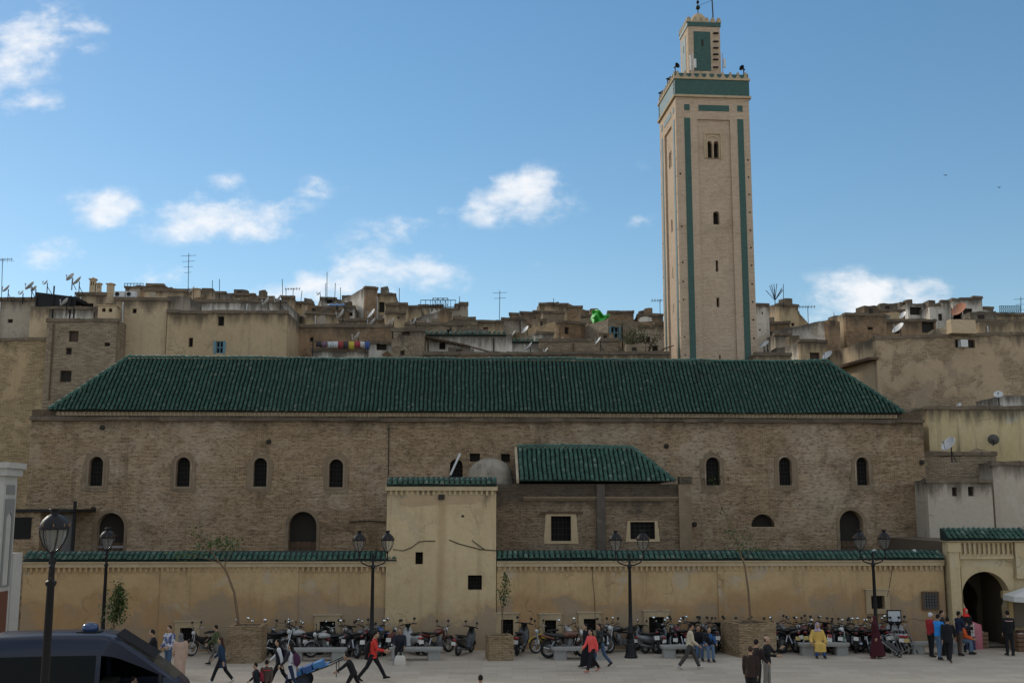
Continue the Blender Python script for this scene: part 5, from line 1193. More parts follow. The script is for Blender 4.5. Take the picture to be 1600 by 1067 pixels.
young_tree('thin leaning tree with few leaves in the large planter', b, [R_(1174,985), R_(1172,960), R_(1169,920), R_(1164,885), R_(1152,850), R_(1138,815), R_(1124,783), R_(1117,757)], [.05,.048,.042,.036,.03,.022,.014,.006],
 [(R_(1175,857),(.42,.3,.06),75),(R_(1150,846),(.3,.25,.15),45),(R_(1140,828),(.2,.2,.2),40),(R_(1128,800),(.16,.16,.22),30),(R_(1160,836),(.25,.2,.12),35)], .1, M_leaf, [(R_(1160,875),R_(1172,862),R_(1190,855)),(R_(1152,850),R_(1140,842),R_(1132,840)),(R_(1145,832),R_(1158,828),R_(1168,830)),(R_(1158,868),R_(1150,856),R_(1138,856))])

# ================================================================ motorbikes
def torus(m, c, R, r, n=22, k=6):
    m.tube([(c[0]+R*cos(2*pi*i/n), c[1], c[2]+R*sin(2*pi*i/n)) for i in range(n+1)], r, k, False, (0,1,0)); return m
def arc_strip(m, c, R, a0, a1, w, th=.012, n=8):
    for i in range(n):
        A = a0+(a1-a0)*i/n; B = a0+(a1-a0)*(i+1)/n
        vs = []
        for (an, rr) in ((A,R),(B,R),(B,R+th),(A,R+th)):
            for y in (-w, w): vs.append((c[0]+rr*cos(an), y, c[2]+rr*sin(an)))
        m.add(vs, ((0,1,3,2),(4,5,7,6),(0,2,4,6),(1,3,5,7),(0,1,7,6),(2,3,5,4)))
    return m
PAINT = {}
def paint(c):
    if c not in PAINT: PAINT[c] = plain('bike_paint_%d' % len(PAINT), c, .3, .1, .15, 5., .5, .5)
    return PAINT[c]
M_seat = plain('bike_seat', (.02,.019,.018), .65); M_engine = plain('engine_alloy', (.16,.16,.16), .45, .6, .4, 12.); M_mirror = plain('mirror_glass', (.7,.73,.76), .06, 1, .05)
M_light = plain('lamp_lens', (.5,.5,.48), .15); M_tail = plain('tail_lens', (.28,.02,.02), .25); M_plate = plain('plate_white', (.62,.6,.55), .5); M_plate_y = plain('plate_yellow', (.5,.38,.14), .5)
def wheel(parent, x, R, th, spokes, mat_rim=None):
    w = torus(MB(), (x,0,R), R-th, th).build('wheel', M_rubber, parent, True)
    r = torus(MB(), (x,0,R), R-th*1.9, .016, 20, 5)
    r.lathe([(.045,-.05),(.045,.05)], (x,0,R), 8, Matrix.Rotation(pi/2, 4, 'X'))
    for i in range(spokes):
        a = 2*pi*i/spokes; r.tube([(x+.04*cos(a),0,R+.04*sin(a)),(x+(R-th*1.8)*cos(a),0,R+(R-th*1.8)*sin(a))], .007 if spokes > 8 else .018, 4)
    r.build('rim', mat_rim or M_metal, w)
    return w
def mirrors(t, x, z, sp):
    for s in (-1, 1):
        st = MB().tube([(x,s*sp*.8,z),(x-.02,s*(sp+.03),z+.09),(x-.03,s*(sp+.04),z+.14)], .008, 4).ell((x-.03,s*(sp+.04),z+.185),(.018,.06,.05),10,6).build('mirror', M_iron, t)
        MB().ell((x-.042,s*(sp+.04),z+.185),(.012,.052,.043),10,6).build('mirror_glass', M_mirror, st)
def motorcycle():
    t = thing('motorcycle', 'proto', 'motorbike')
    wheel(t, .64, .31, .05, 16); wheel(t, -.62, .31, .058, 16)
    MB().tube([(.64,.075,.31),(.44,.075,.93)], [.026,.02], 6).tube([(.64,-.075,.31),(.44,-.075,.93)], [.026,.02], 6).build('fork', M_chrome, t)
    arc_strip(MB(), (.64,0,.31), .335, radians(30), radians(165), .055).build('front_fender', None or M_iron, t); 
    arc_strip(MB(), (-.62,0,.31), .345, radians(20), radians(150), .07).build('rear_fender', M_iron, t)
    MB().tube([(.42,0,.82),(.1,0,.70),(-.4,0,.66),(-.72,0,.72)], .03, 6).tube([(.42,0,.8),(.3,0,.4),(.0,0,.27),(-.25,0,.35)], .028, 6).tube([(-.62,.09,.31),(-.2,.09,.36)], .024, 6).tube([(-.62,-.09,.31),(-.2,-.09,.36)], .024, 6).build('frame', M_iron, t)
    MB().tube([(.38,0,.78),(.30,0,.82),(.12,0,.83),(-.06,0,.79),(-.10,0,.77)], [(.05,.05),(.11,.10),(.13,.115),(.10,.08),(.05,.04)], 12, ref=(0,1,0)).build('tank', M_iron, t, True)
    MB().tube([(-.04,0,.79),(-.2,0,.78),(-.5,0,.81),(-.80,0,.88)], [(.09,.04),(.12,.05),(.125,.05),(.06,.025)], 10, ref=(0,1,0)).build('seat', M_seat, t, True)
    MB().tube([(-.45,0,.70),(-.7,0,.76),(-.92,0,.82)], [(.11,.07),(.10,.06),(.04,.03)], 10, ref=(0,1,0)).build('tail_cowl', M_iron, t, True)
    MB().ell((-.90,0,.79),(.03,.06,.035),8,5).build('tail_light', M_tail, t)
    MB().box(-.14,.20,-.13,.13,.24,.46).tube([(.12,0,.4),(.16,0,.66)], [.11,.09], 8).lathe([(.10,-.17),(.10,.17)], (-.02,0,.36), 12, Matrix.Rotation(pi/2, 4, 'X')).build('engine', M_engine, t)
    MB().tube([(.2,-.12,.5),(.26,-.15,.3),(-.1,-.17,.24),(-.55,-.2,.34),(-.85,-.2,.42)], [.022,.022,.03,.045,.045], 8).build('exhaust', M_chrome, t, True)
    MB().tube([(.36,-.36,1.02),(.40,-.28,1.02),(.43,-.1,.96),(.43,.1,.96),(.40,.28,1.02),(.36,.36,1.02)], [.018,.016,.014,.014,.016,.018], 6).build('handlebar', M_iron, t)
    MB().ell((.53,0,.88),(.07,.095,.095),12,8).build('headlight', M_light, t, True); mirrors(t, .40, 1.02, .26)
    MB().tube([(-.45,.14,.62),(-.6,.13,.34)], [.035,.03], 6).tube([(-.45,-.14,.62),(-.6,-.13,.34)], [.035,.03], 6).build('shock_absorber', M_metal, t)
    MB().box(-.99,-.975,-.09,.09,.52,.66, Matrix.Rotation(-.0, 4, 'Y')).build('number_plate', M_plate, t)
    MB().tube([(-.05,.1,.28),(-.12,.34,.01)], .014, 5).build('side_stand', M_iron, t)
    return t, ('tank','tail_cowl','front_fender')
def scooter():
    t = thing('scooter', 'proto', 'motorbike')
    wheel(t, .60, .235, .055, 5); wheel(t, -.52, .235, .06, 5)
    MB().tube([(.60,.0,.24),(.58,0,.42),(.44,0,.92)], [.05,.055,.04], 8).build('fork', M_iron, t)
    arc_strip(MB(), (.60,0,.235), .26, radians(15), radians(170), .07, .03).build('front_fender', M_iron, t)
    sh = MB().tube([(.47,0,.98),(.50,0,.78),(.43,0,.55),(.36,0,.34),(.28,0,.24)], [(.10,.06),(.19,.055),(.22,.05),(.19,.05),(.15,.05)], 12, ref=(0,1,0), ex=3).build('front_shield', M_iron, t, True)
    MB().box(-.18,.32,-.15,.15,.19,.26).build('floorboard', M_seat, t)
    MB().tube([(-.08,0,.36),(-.2,0,.50),(-.5,0,.58),(-.82,0,.66),(-.94,0,.72)], [(.12,.13),(.165,.17),(.175,.15),(.13,.10),(.05,.03)], 12, ref=(0,1,0), ex=2.6).build('body', M_iron, t, True)
    MB().tube([(-.06,0,.70),(-.2,0,.74),(-.45,0,.76),(-.8,0,.83)], [(.10,.04),(.15,.055),(.15,.06),(.08,.04)], 10, ref=(0,1,0)).build('seat', M_seat, t, True)
    MB().ell((-.95,0,.66),(.03,.10,.045),8,5).build('tail_light', M_tail, t)
    MB().tube([(.45,0,.94),(.43,0,1.02)], [.08,.12], 10).tube([(.36,-.34,1.03),(.42,-.2,1.04),(.43,.2,1.04),(.36,.34,1.03)], [.02,.022,.022,.02], 6).build('handlebar', M_iron, t, True)
    MB().ell((.50,0,.93),(.06,.11,.07),12,8).build('headlight', M_light, t, True); mirrors(t, .40, 1.04, .22)
    MB().tube([(-.3,-.17,.26),(-.6,-.19,.3),(-.9,-.19,.38)], [.04,.055,.05], 8).build('exhaust', M_engine, t, True)
    MB().box(-.5,-.1,.10,.19,.18,.32).build('engine', M_engine, t)
    MB().box(-1.0,-.985,-.09,.09,.46,.59).build('number_plate', M_plate, t)
    return t, ('front_shield','body','front_fender')
def moped():
    t = thing('moped', 'proto', 'motorbike')
    wheel(t, .56, .30, .036, 18, M_chrome); wheel(t, -.54, .30, .038, 18, M_chrome)
    MB().tube([(.56,.06,.30),(.40,.05,.86)], .018, 6).tube([(.56,-.06,.30),(.40,-.05,.86)], .018, 6).build('fork', M_metal, t)
    arc_strip(MB(), (.56,0,.30), .325, radians(25), radians(175), .045).build('front_fender', M_iron, t); arc_strip(MB(), (-.54,0,.30), .33, radians(5), radians(165), .05).build('rear_fender', M_iron, t)
    MB().tube([(.40,0,.84),(.30,0,.62),(.05,0,.42),(-.25,0,.46),(-.3,0,.62)], [.05,.06,.06,.05,.03], 8).tube([(-.25,.05,.44),(-.54,.06,.3)], .02, 5).tube([(-.25,-.05,.44),(-.54,-.06,.3)], .02, 5).build('frame', M_iron, t)
    MB().tube([(.37,0,.74),(.22,0,.6),(-.02,0,.56),(-.2,0,.62)], [(.06,.06),(.085,.09),(.08,.09),(.04,.04)], 10, ref=(0,1,0)).build('tank', M_iron, t, True)
    MB().tube([(-.08,0,.78),(-.25,0,.80),(-.6,0,.80)], [(.07,.03),(.11,.05),(.10,.04)], 10, ref=(0,1,0)).build('seat', M_seat, t, True)
    MB().tube([(-.3,0,.6),(-.3,0,.78)], .025, 6).box(-.72,-.42,-.1,.1,.66,.68).build('carrier', M_chrome, t)
    MB().box(-.18,.12,-.10,.10,.22,.38).lathe([(.07,-.12),(.07,.12)], (-.02,0,.3), 10, Matrix.Rotation(pi/2, 4, 'X')).build('engine', M_engine, t)
    MB().tube([(.05,-.1,.25),(-.3,-.13,.2),(-.75,-.14,.24)], [.02,.03,.03], 7).build('exhaust', M_chrome, t, True)
    MB().tube([(.22,-.32,1.0),(.34,-.24,1.02),(.38,-.08,.93),(.38,.08,.93),(.34,.24,1.02),(.22,.32,1.0)], .014, 6).build('handlebar', M_chrome, t)
    MB().ell((.46,0,.83),(.06,.07,.075),10,7).build('headlight', M_light, t, True); mirrors(t, .33, 1.02, .22)
    MB().ell((-.88,0,.5),(.03,.05,.035),8,5).build('tail_light', M_tail, t); MB().tube([(-.02,.1,.25),(-.06,.3,.01)], .012, 5).build('side_stand', M_iron, t)
    return t, ('tank','front_fender')
PROTO = {'m': motorcycle(), 's': scooter(), 'p': moped()}
USED = set()
K = (.015,.015,.016); WHT = (.34,.34,.33); RED = (.10,.012,.012); BLU = (.03,.08,.2); YEL = (.5,.33,.03); GRY = (.1,.105,.11); GRN = (.02,.09,.04); MAR = (.1,.02,.03)
def bike(kind, px, w, yaw, c, label, plate=None, lean=6):
    root, parts = PROTO[kind]
    if kind in USED: t = copy_tree(root)
    else: t = root; USED.add(kind)
    p = fac(px, 1000, -w); loc = mosque.matrix_basis @ Vector((p.x, -w, 0))
    t.location = loc; t.rotation_euler = (radians(lean)*.8, 0, radians(yaw)+AF)
    for o in t.children:
        nm = o.name.split('.')[0]
        if nm in parts: o.material_slots[0].link = 'OBJECT'; o.material_slots[0].material = paint(c)
        if nm == 'number_plate' and plate: o.material_slots[0].link = 'OBJECT'; o.material_slots[0].material = plate
        if nm == 'mirror' and RB_.random() < .5:
            for g_ in o.children: g_.material_slots[0].link = 'OBJECT'; g_.material_slots[0].material = M_seat
    sc = RB_.uniform(1.0, 1.13); t.scale = (sc, sc, sc)
    tag(t, label, 'motorbike', 'motorbikes parked along the wall'); return t
RB_ = random.Random(3)
BIKES = [('p',420,.8,70,K,'black moped nearest the right side of the tall planter'),('m',461,1.0,118,GRY,'grey motorbike between the black and white ones at left'),('p',523,.7,100,K,'black moped under the right edge of the left low window'),('m',557,1.1,62,GRY,'dark motorbike squeezed left of the lamp post'),('m',583,1.2,95,K,'black motorbike directly behind the lamp post foot'),
('m',1036,.8,70,K,'black motorbike between the grey scooters and the raised mirror'),('m',1058,1.1,110,MAR,'dark red motorbike left of the striding man in cream'),('s',1077,.8,70,K,'black scooter hidden by the striding man in cream'),('m',1119,.9,66,K,'black motorbike right of the two seated youths'),('m',1228,.8,110,GRY,'dark grey motorbike second right of the large planter'),('m',1250,.9,65,K,'black motorbike left of the yellow plate'),
('m',1274,.8,100,K,'black motorbike directly behind the woman in yellow'),('m',1327,.8,110,K,'black motorbike right of the green one'),('p',1358,.8,80,K,'black moped behind the woman in the maroon robe'),('m',1372,.9,100,GRY,'grey motorbike behind the rightmost lamp post'),('p',319,1.0,232,K,'black moped alone left of the tall planter'),('m',372,1.1,84,K,'black motorbike hidden behind the tall planter, left of two'),('m',393,1.1,98,WHT,'white motorbike hidden behind the tall planter, right of two'),
('m',437,1.7,32,K,'black motorbike just right of the tall planter, front turned right'),('m',447,.9,60,GRY,'grey motorbike close to the wall right of the tall planter'),('m',474,1.6,210,WHT,'white tanked motorbike leaning over the left bench'),('m',499,1.0,40,K,'black motorbike under the left low window'),('m',511,1.8,205,WHT,'second white motorbike above the left bench end'),
('s',533,1.0,60,K,'black scooter right of the left low window'),('m',546,1.8,120,K,'black motorbike with a white plate left of the lamp post'),('m',566,1.0,75,MAR,'dark red motorbike just left of the lamp post foot'),('m',593,1.0,110,BLU,'blue motorbike right of the lamp post foot'),('p',604,1.4,60,RED,'red moped left of the seated old man'),
('s',646,1.0,112,WHT,'white scooter right of the seated old man'),('m',684,1.2,48,RED,'black motorbike with a red tail in front of the cream block'),('s',725,1.3,62,K,'black scooter with a red tail left of the small planter'),('s',812,1.3,76,K,'black scooter with a white plate right of the small planter'),
('p',855,.9,215,YEL,'yellow moped between two low windows'),('m',893,1.1,100,WHT,'white motorbike under the low window right of the yellow moped'),('m',884,2.6,6,(.11,.035,.014),'dark orange cruiser motorbike behind the bench, seen from the side'),('m',948,1.0,75,K,'black motorbike behind the woman in the patterned jacket'),('m',972,.9,215,K,'black motorbike left of the middle lamp post'),
('s',1010,1.0,125,GRY,'large grey scooter below the low window right of the middle lamp'),('s',1024,1.2,30,GRY,'grey scooter with a pale side strip, left of the fourth bench'),('m',1049,1.0,86,K,'black motorbike with a raised round mirror above the fourth bench'),('p',1067,.9,100,K,'black moped behind the walking man in cream'),('m',1086,.9,80,K,'black motorbike behind the two seated youths, left one'),('m',1104,.8,100,GRY,'dark grey motorbike behind the two seated youths, right one'),
('s',1134,.9,125,K,'black scooter left of the large planter'),('p',1160,.7,90,K,'black moped behind the large planter, left of two'),('p',1184,.7,95,GRY,'grey moped behind the large planter, right of two'),('m',1218,1.0,60,K,'black motorbike just right of the large planter'),('m',1238,1.2,40,K,'black motorbike with high handlebars left of the woman in yellow'),('m',1260,1.0,75,MAR,'dark motorbike with a yellow plate left of the woman in yellow'),
('s',1288,.9,80,RED,'red handled scooter behind the woman in yellow'),('m',1303,1.0,82,K,'black motorbike with a white plate right of the woman in yellow'),('m',1318,1.1,255,GRN,'green motorbike above the right end of the bench'),('m',1336,1.1,70,K,'black motorbike left of the woman in the maroon robe'),('m',1347,1.4,100,RED,'red motorbike partly behind the woman in the maroon robe'),
('m',1383,1.0,80,RED,'red motorbike just right of the rightmost lamp post'),('s',1395,1.3,84,WHT,'scooter with a white rear fender near the white board'),('s',1411,1.4,78,WHT,'scooter with a large tan plate beside the metal barrier')]
for i, b_ in enumerate(BIKES):
    pl = M_plate_y if ('yellow plate' in b_[5] or 'tan plate' in b_[5]) else None
    bike(*b_, plate=pl, lean=random.choice((-6, 6, 8)))

# ================================================================ small plaza things
p = fac(1396, 985, -.35); t = thing('white_board', 'white rectangular board with a dark frame propped behind the scooters', 'board', mosque.matrix_basis @ Vector((p.x, -.5, 0)), AF)
zb = fac(1396, 974, -.5).z; zt = fac(1396, 954, -.5).z
MB().box(-.27,.27,-.02,.02,zb,zt).build('panel', plain('board_white', (.5,.52,.53), .5), t); MB().prism(rect(-.30,.30,zb-.03,zt+.04), -.03, .03, [rect(-.265,.265,zb,zt)]).build('frame', M_iron, t)
MB().tube([(-.2,0,0),(-.2,0,zb)], .03, 5).build('post', M_iron, t); MB().tube([(.2,0,0),(.2,0,zb)], .03, 5).build('post', M_iron, t)
p = fac(1413, 1010, -2.4); t = thing('metal_barrier', 'grey metal crowd barrier leaning left of the gateway bench', 'barrier', mosque.matrix_basis @ Vector((p.x, -2.3, .05)), AF+.1)
Mb = Matrix.Rotation(radians(-24), 4, 'Y')
for i in range(8): MB().tube([Mb @ Vector((-.35+i*.13,0,.06)), Mb @ Vector((-.35+i*.13,0,.92))], .013, 5).build('bar', M_metal, t)
MB().tube([Mb @ Vector(v) for v in ((-.42,0,.06),(-.42,0,.96),(.62,0,.96),(.62,0,.06),(-.42,0,.06))], .02, 6).build('frame', M_metal, t)
MB().tube([(.62,0,.0),(.3,.35,.9)], .02, 6).build('prop', M_iron, t)
# market umbrella and stall at the right edge
g = gnd(1592, 1016); us = thing('market_umbrella', 'cream market umbrella cut by the right edge beside the gateway', 'umbrella', (g.x+.95, g.y, 0))
zc = at(1590, 930, g.y).z
um = MB(); n = 8; R = 1.35
um.v.append((0,0,zc+.5))
for k in range(n): a = 2*pi*(k+.5)/n; um.v.append((R*cos(a), R*sin(a), zc))
for k in range(n): a = 2*pi*(k+.5)/n; um.v.append((R*cos(a), R*sin(a), zc-.22))
for k in range(n): um.f += [(0, 1+k, 1+(k+1) % n), (1+k, 1+n+k, 1+n+(k+1) % n, 1+(k+1) % n)]
o = um.build('canopy', plain('umbrella_cloth', (.55,.54,.5), .9), us); o.modifiers.new('thick','SOLIDIFY').thickness = .015
MB().tube([(0,0,0),(0,0,zc+.5)], .035, 8).build('pole', M_wood, us)
g = gnd(1589, 1014); st_ = thing('wooden_stall', 'yellow wooden stall post and counter at the right edge', 'stall', (g.x, g.y+.3, 0))
zz = at(1590, 935, g.y).z
M_yw = plain('yellow_wood', (.36,.26,.12), .8, 0, .25)
MB().box(-.12,.05,-.1,.1,0,zz).build('post', M_yw, st_); MB().box(-.35,1.6,-.12,.12,zz+.002,zz+.3).build('beam', M_yw, st_); MB().box(.052,1.6,-.02,.06,.9,zz).build('back_panel', plain('stall_panel', (.14,.115,.09), .9), st_)
MB().box(.1,1.5,-.5,-.021,.0,.75).build('counter', plain('red_crate', (.12,.05,.035), .8), st_)
g = gnd(1524, 1013); sk = MB(); 
sk.tube([(0,0,0),(0,0,.25),(.02,0,.7),(0,0,1.0),(.03,0,1.08)], [(.30,.2),(.31,.22),(.29,.2),(.30,.12),(.24,.04)], 14, ex=3)
o = sk.build('pink_sack', plain('pink_plastic', (.42,.13,.16), .6, 0, .3, 5.), None, True); o.location = g; tag(o, 'tall pink plastic sack standing by the gateway arch', 'sack')
def crate(label, px, py, w, h, c, z=0):
    g = gnd(px, py); t = thing('crate', label, 'crate', (g.x, g.y, z), .1, 'crates by the gateway'); m = plain('crate_%s' % str(c), c, .8, 0, .3)
    MB().box(-w/2,w/2,-.2,.2,0,.04).build('bottom', m, t)
    for i in range(4):
        for (x0,x1,y0,y1) in ((-w/2,w/2,-.2,-.18),(-w/2,w/2,.18,.2),(-w/2,-w/2+.02,-.178,.178),(w/2-.02,w/2,-.178,.178)): MB().box(x0,x1,y0,y1,.05+i*(h-.05)/4,.05+(i+.8)*(h-.05)/4).build('slat', m, t)
    MB().ell((0,0,h*.85),(w*.42,.16,.1),10,6).build('goods', plain('goods_pale', (.45,.42,.36), .9), t)
crate('wooden crate of pale goods right of the pink sack', 1534, 1012, .42, .7, (.16,.10,.06)); crate('white crate of goods left of the pink sack', 1513, 1014, .42, .55, (.5,.5,.48), .55); crate('dark blue crate below the white crate', 1514, 1014, .4, .55, (.03,.04,.09))
crate('brown wooden box at the foot of the stall', 1597, 1017, .5, .75, (.14,.075,.045))
# woven bag at the old man's feet
g = gnd(625, 1039); o = MB().tube([(0,0,0),(0,0,.05),(0,0,.28),(0,0,.36)], [(.22,.12),(.23,.13),(.2,.1),(.16,.04)], 12, ex=3.5).tube([(-.1,0,.34),(-.08,0,.46),(.08,0,.46),(.1,0,.34)], .014, 5).build('shopping_bag', plain('bag_pale', (.5,.46,.4), .8, 0, .15), None, True); o.location = g; tag(o, 'pale shopping bag on the ground before the old man', 'bag')

# ================================================================ the van
M_van = plain('van_blue', (.006,.011,.027), .38, 0, .2, 2., .35, .15)
M_vglass = plain('van_glass', (.004,.0045,.005), .12, 0, .2, 2., .1); M_wind = glassy('windscreen', (.25,.24,.2), .35)
g = at(287, 1060, 30.0); van = thing('police_van', 'dark blue van with a blue roof beacon and a wire windscreen guard', 'van', (g.x, 30.6, 0), radians(11))
# stations along x (0 = nose, negative to the rear): low edge, belt height, roof height, belt half width, roof half width
ST = [(0,.45,.92,.98,.70,.60),(-.10,.36,1.10,1.18,.84,.72),(-.32,.32,1.26,1.38,.90,.78),(-.62,.32,1.26,1.62,.92,.78),(-1.15,.32,1.24,2.02,.93,.76),(-1.72,.32,1.22,2.40,.93,.74),(-1.95,.32,1.22,2.50,.93,.72),(-2.2,.32,1.22,2.55,.93,.71),(-2.32,.32,1.22,2.56,.93,.71),(-3.45,.32,1.22,2.58,.93,.71),(-3.6,.32,1.22,2.58,.93,.71),(-4.9,.32,1.22,2.57,.93,.71),(-5.15,.36,1.2,2.5,.92,.69)]
body = MB(); gl = {}
def sec(s):
    x, zl, zb, zr, hb, hr = s; zs = zb+(zr-zb)*.62; hs = hb+(hr-hb)*.5; zt = zr-.10
    hr = min(hr*1.13, hb*.93); half = [(x,hb*.96,zl),(x,hb,zl+.25),(x,hb,zb),(x,hs,zs),(x,hr,zt),(x,hr*.84,zr)]
    return half+[(a,-b,c) for a, b, c in reversed(half)]
secs = [sec(s) for s in ST]; n = 12
for s in secs: body.v += s
wins = {}
for i in range(len(ST)-1):
    for k in range(n):
        k2 = (k+1) % n; q = (i*n+k, i*n+k2, (i+1)*n+k2, (i+1)*n+k)
        side = k in (2, 8); top = k in (4, 5, 6)
        if k == 2 and 3 <= i <= 6: wins.setdefault((k, i), q); continue
        if side and 3 <= i <= 6: continue                                    # cab side window
        if side and i in (8, 10): wins.setdefault((k, i), q); continue       # rear side windows
        if top and 2 <= i <= 4 and k == 5: continue
        body.f.append(q)
body.f.append(tuple(range(n))); body.f.append(tuple((len(ST)-1)*n+k for k in reversed(range(n))))
bo = body.build('body', M_van, van, True, fix=False)
for (k, i), q in wins.items(): MB().add([body.v[j] for j in q], ((0,1,2,3),)).build('side_window', M_vglass, van)
ws = MB()
for i in (2,3,4): ws.quad(*[Vector(body.v[j])+Vector((.004,0,.004)) for j in (i*n+5, i*n+6, (i+1)*n+6, (i+1)*n+5)])
ws.build('windscreen', M_wind, van, True, fix=False)
MB().box(-5.0,-1.3,-.7,.7,.38,.5).box(-2.3,-1.9,-.65,.65,.5,1.3).box(-3.5,-3.2,-.65,.65,.5,1.35).box(-4.8,-4.5,-.65,.65,.5,1.35).build('seats', M_dark, van)
MB().box(-.75,-.5,-.7,.7,.6,1.15).build('dashboard', M_dark, van)
for s in (-1, 1):
    MB().box(-5.1,-1.95,s*.735-.012,s*.735+.012,2.20,2.235).build('gutter', M_iron, van)
    for x in (-.95, -4.1):
        w = torus(MB(), (x,s*.82,.34), .25, .095, 22, 8).build('wheel', M_rubber, van, True); MB().lathe([(.18,-.06),(.18,.06),(.05,.08)], (x,s*.82,.34), 14, Matrix.Rotation(s*-pi/2 if s < 0 else -pi/2, 4, 'X')).build('rim', M_metal, w)
    MB().tube([(-.72,s*.93,1.3),(-.66,s*1.08,1.34)], .02, 5).ell((-.66,s*1.16,1.42),(.06,.1,.16),10,7).build('wing_mirror', M_iron, van, True)
    MB().ell((-.06,s*.55,.88),(.07,.16,.10),10,7).build('headlight', M_light, van, True)
    MB().box(-2.13,-2.10,s*.915-.012,s*.915+.03,.5,1.22).build('door_seam', M_iron, van)
    MB().box(-2.02,-1.86,s*.93-.005,s*.93+.03,1.08,1.12).build('door_handle', M_iron, van)
MB().box(-.02,.06,-.85,.85,.36,.56).build('bumper', M_iron, van)
bc = MB().lathe([(.20,0),(.22,.03),(.22,.12),(.17,.18),(.05,.2)], (-2.65,0,2.60), 16).build('beacon', plain('beacon_blue', (.02,.045,.12), .2, 0, .2, 4., .4, .3), van, True)
MB().lathe([(.10,.0),(.12,.04),(.1,.06)], (-2.65,0,2.78), 14).build('beacon_lens', M_lglass, bc, True); MB().box(-2.95,-2.35,-.25,.25,2.56,2.602).build('beacon_foot', M_iron, bc)
G0 = Vector((-1.86,0,2.56)); G1 = Vector((-.86,0,1.93)); gm = MB(); dv = G1-G0
for i in range(17): p = G0+dv*(i/16); gm.tube([p+Vector((0,-.62,0)), p+Vector((0,.62,0))], .012, 4)
for i in range(25): y = -.62+1.24*i/24; gm.tube([G0+Vector((0,y,0)), G1+Vector((0,y,0))], .012, 4)
gm.build('wire_guard', M_iron, van); 
MB().tube([G0+Vector((0,-.65,0)),G1+Vector((0,-.65,0)),G1+Vector((0,.65,0)),G0+Vector((0,.65,0)),G0+Vector((0,-.65,0))], .022, 6).build('guard_frame', M_iron, van)

# ================================================================ hand cart and trolley
g = at(492, 1058, 37.0); ct = thing('hand_cart', 'blue slatted handcart pushed by the boy in black', 'cart', (g.x, 37.0, 0), radians(3))
Mc = Matrix.Translation((0,0,.62)) @ Matrix.Rotation(radians(-20), 4, 'Y'); M_cb = plain('cart_blue', (.05,.17,.36), .6, 0, .25); M_cd = plain('cart_dark', (.02,.025,.04), .7)
for i in range(9): MB().box(-.85+i*.15,-.85+i*.15+.125,-.42,.42,0,.03, Mc).build('slat', M_cb if i % 3 else M_cd, ct)
for s in (-1, 1):
    MB().tube([Mc @ Vector((-.9,s*.42,-.02)), Mc @ Vector((.5,s*.42,-.02)), Mc @ Vector((1.02,s*.36,.02))], .02, 6).build('side_rail', M_iron, ct)
    MB().tube([Mc @ Vector((.78,s*.40,.0)), Mc @ Vector((.62,s*.40,-.45))], .015, 5).build('strut', M_iron, ct)
    w = torus(MB(), (-.35,s*.5,.25), .22, .03, 20, 6).build('wheel', M_rubber, ct, True); MB().lathe([(.2,-.008),(.2,.008)], (-.35,s*.5,.25), 14, Matrix.Rotation(pi/2,4,'X')).build('rim', M_cd, w)
    MB().tube([(-.35,s*.46,.25), Mc @ Vector((-.3,s*.4,0))], .025, 5).build('stay', M_iron, ct)
MB().tube([Mc @ Vector((1.02,-.38,.02)), Mc @ Vector((1.02,.38,.02))], .02, 6).build('handle', M_iron, ct)
for i in range(3): MB().box(-.7+i*.36,-.4+i*.36,-.36,.36,.032,.2, Mc).build('load', M_cb if i != 1 else plain('cart_blue2', (.04,.1,.26), .6), ct)
g = gnd(1403, 1026); tr = thing('shopping_trolley', 'folded wheeled shopping trolley pulled by the woman in maroon', 'trolley', (g.x, g.y, 0), pi)
Mt = Matrix.Translation((0,0,.1)) @ Matrix.Rotation(radians(52), 4, 'Y')
MB().tube([Mt @ Vector(v) for v in ((0,-.16,0),(0,-.16,1.0),(0,.16,1.0),(0,.16,0))], .014, 6).build('frame', M_metal, tr)
MB().tube([Mt @ Vector((-.08,0,.08)), Mt @ Vector((-.10,0,.4)), Mt @ Vector((-.07,0,.68))], [(.10,.16),(.12,.17),(.07,.13)], 10, ref=(1,0,0), ex=3).build('bag', plain('trolley_bag', (.06,.055,.055), .8, 0, .4), tr, True)
for s in (-1, 1): torus(MB(), (.0,s*.2,.09), .065, .025, 14, 6).build('wheel', M_rubber, tr, True)

# ================================================================ people
SKIN = [(.36,.22,.14),(.30,.175,.11),(.42,.27,.18)]
def cloth(c, pat=None):
    nm = 'cloth_%.3f_%.3f_%.3f_%s' % (c[0], c[1], c[2], pat)
    if nm in MATS: return MATS[nm]
    m, t, bs = newmat(nm); v = coords(t); col = mix(t, noise(t, v, 5., 5), tuple(x*.75 for x in c), tuple(min(1,x*1.2) for x in c))
    if pat: col = mix(t, ramp(t, noise(t, v, pat[0], 3), .5, .56), col, pat[1])
    lk(t, col, bs.inputs['Base Color']); bs.inputs['Roughness'].default_value = .9; bs.inputs['Specular IOR Level'].default_value = .2
    wv = nt(t, 'ShaderNodeTexNoise', ins={'Scale': 3.5, 'Detail': 3., 'Distortion': 1.2}); lk(t, coords(t, (1,1,.5)), wv.inputs['Vector']); bump(t, bs, wv.outputs[0], .9, .05)
    MATS[nm] = m; return m
def remesh(o, vox):
    r = o.modifiers.new('blend', 'REMESH'); r.mode = 'VOXEL'; r.voxel_size = vox; r.use_smooth_shade = True
    s = o.modifiers.new('soften', 'SMOOTH'); s.factor = .5; s.iterations = 2; return o
NP = 0
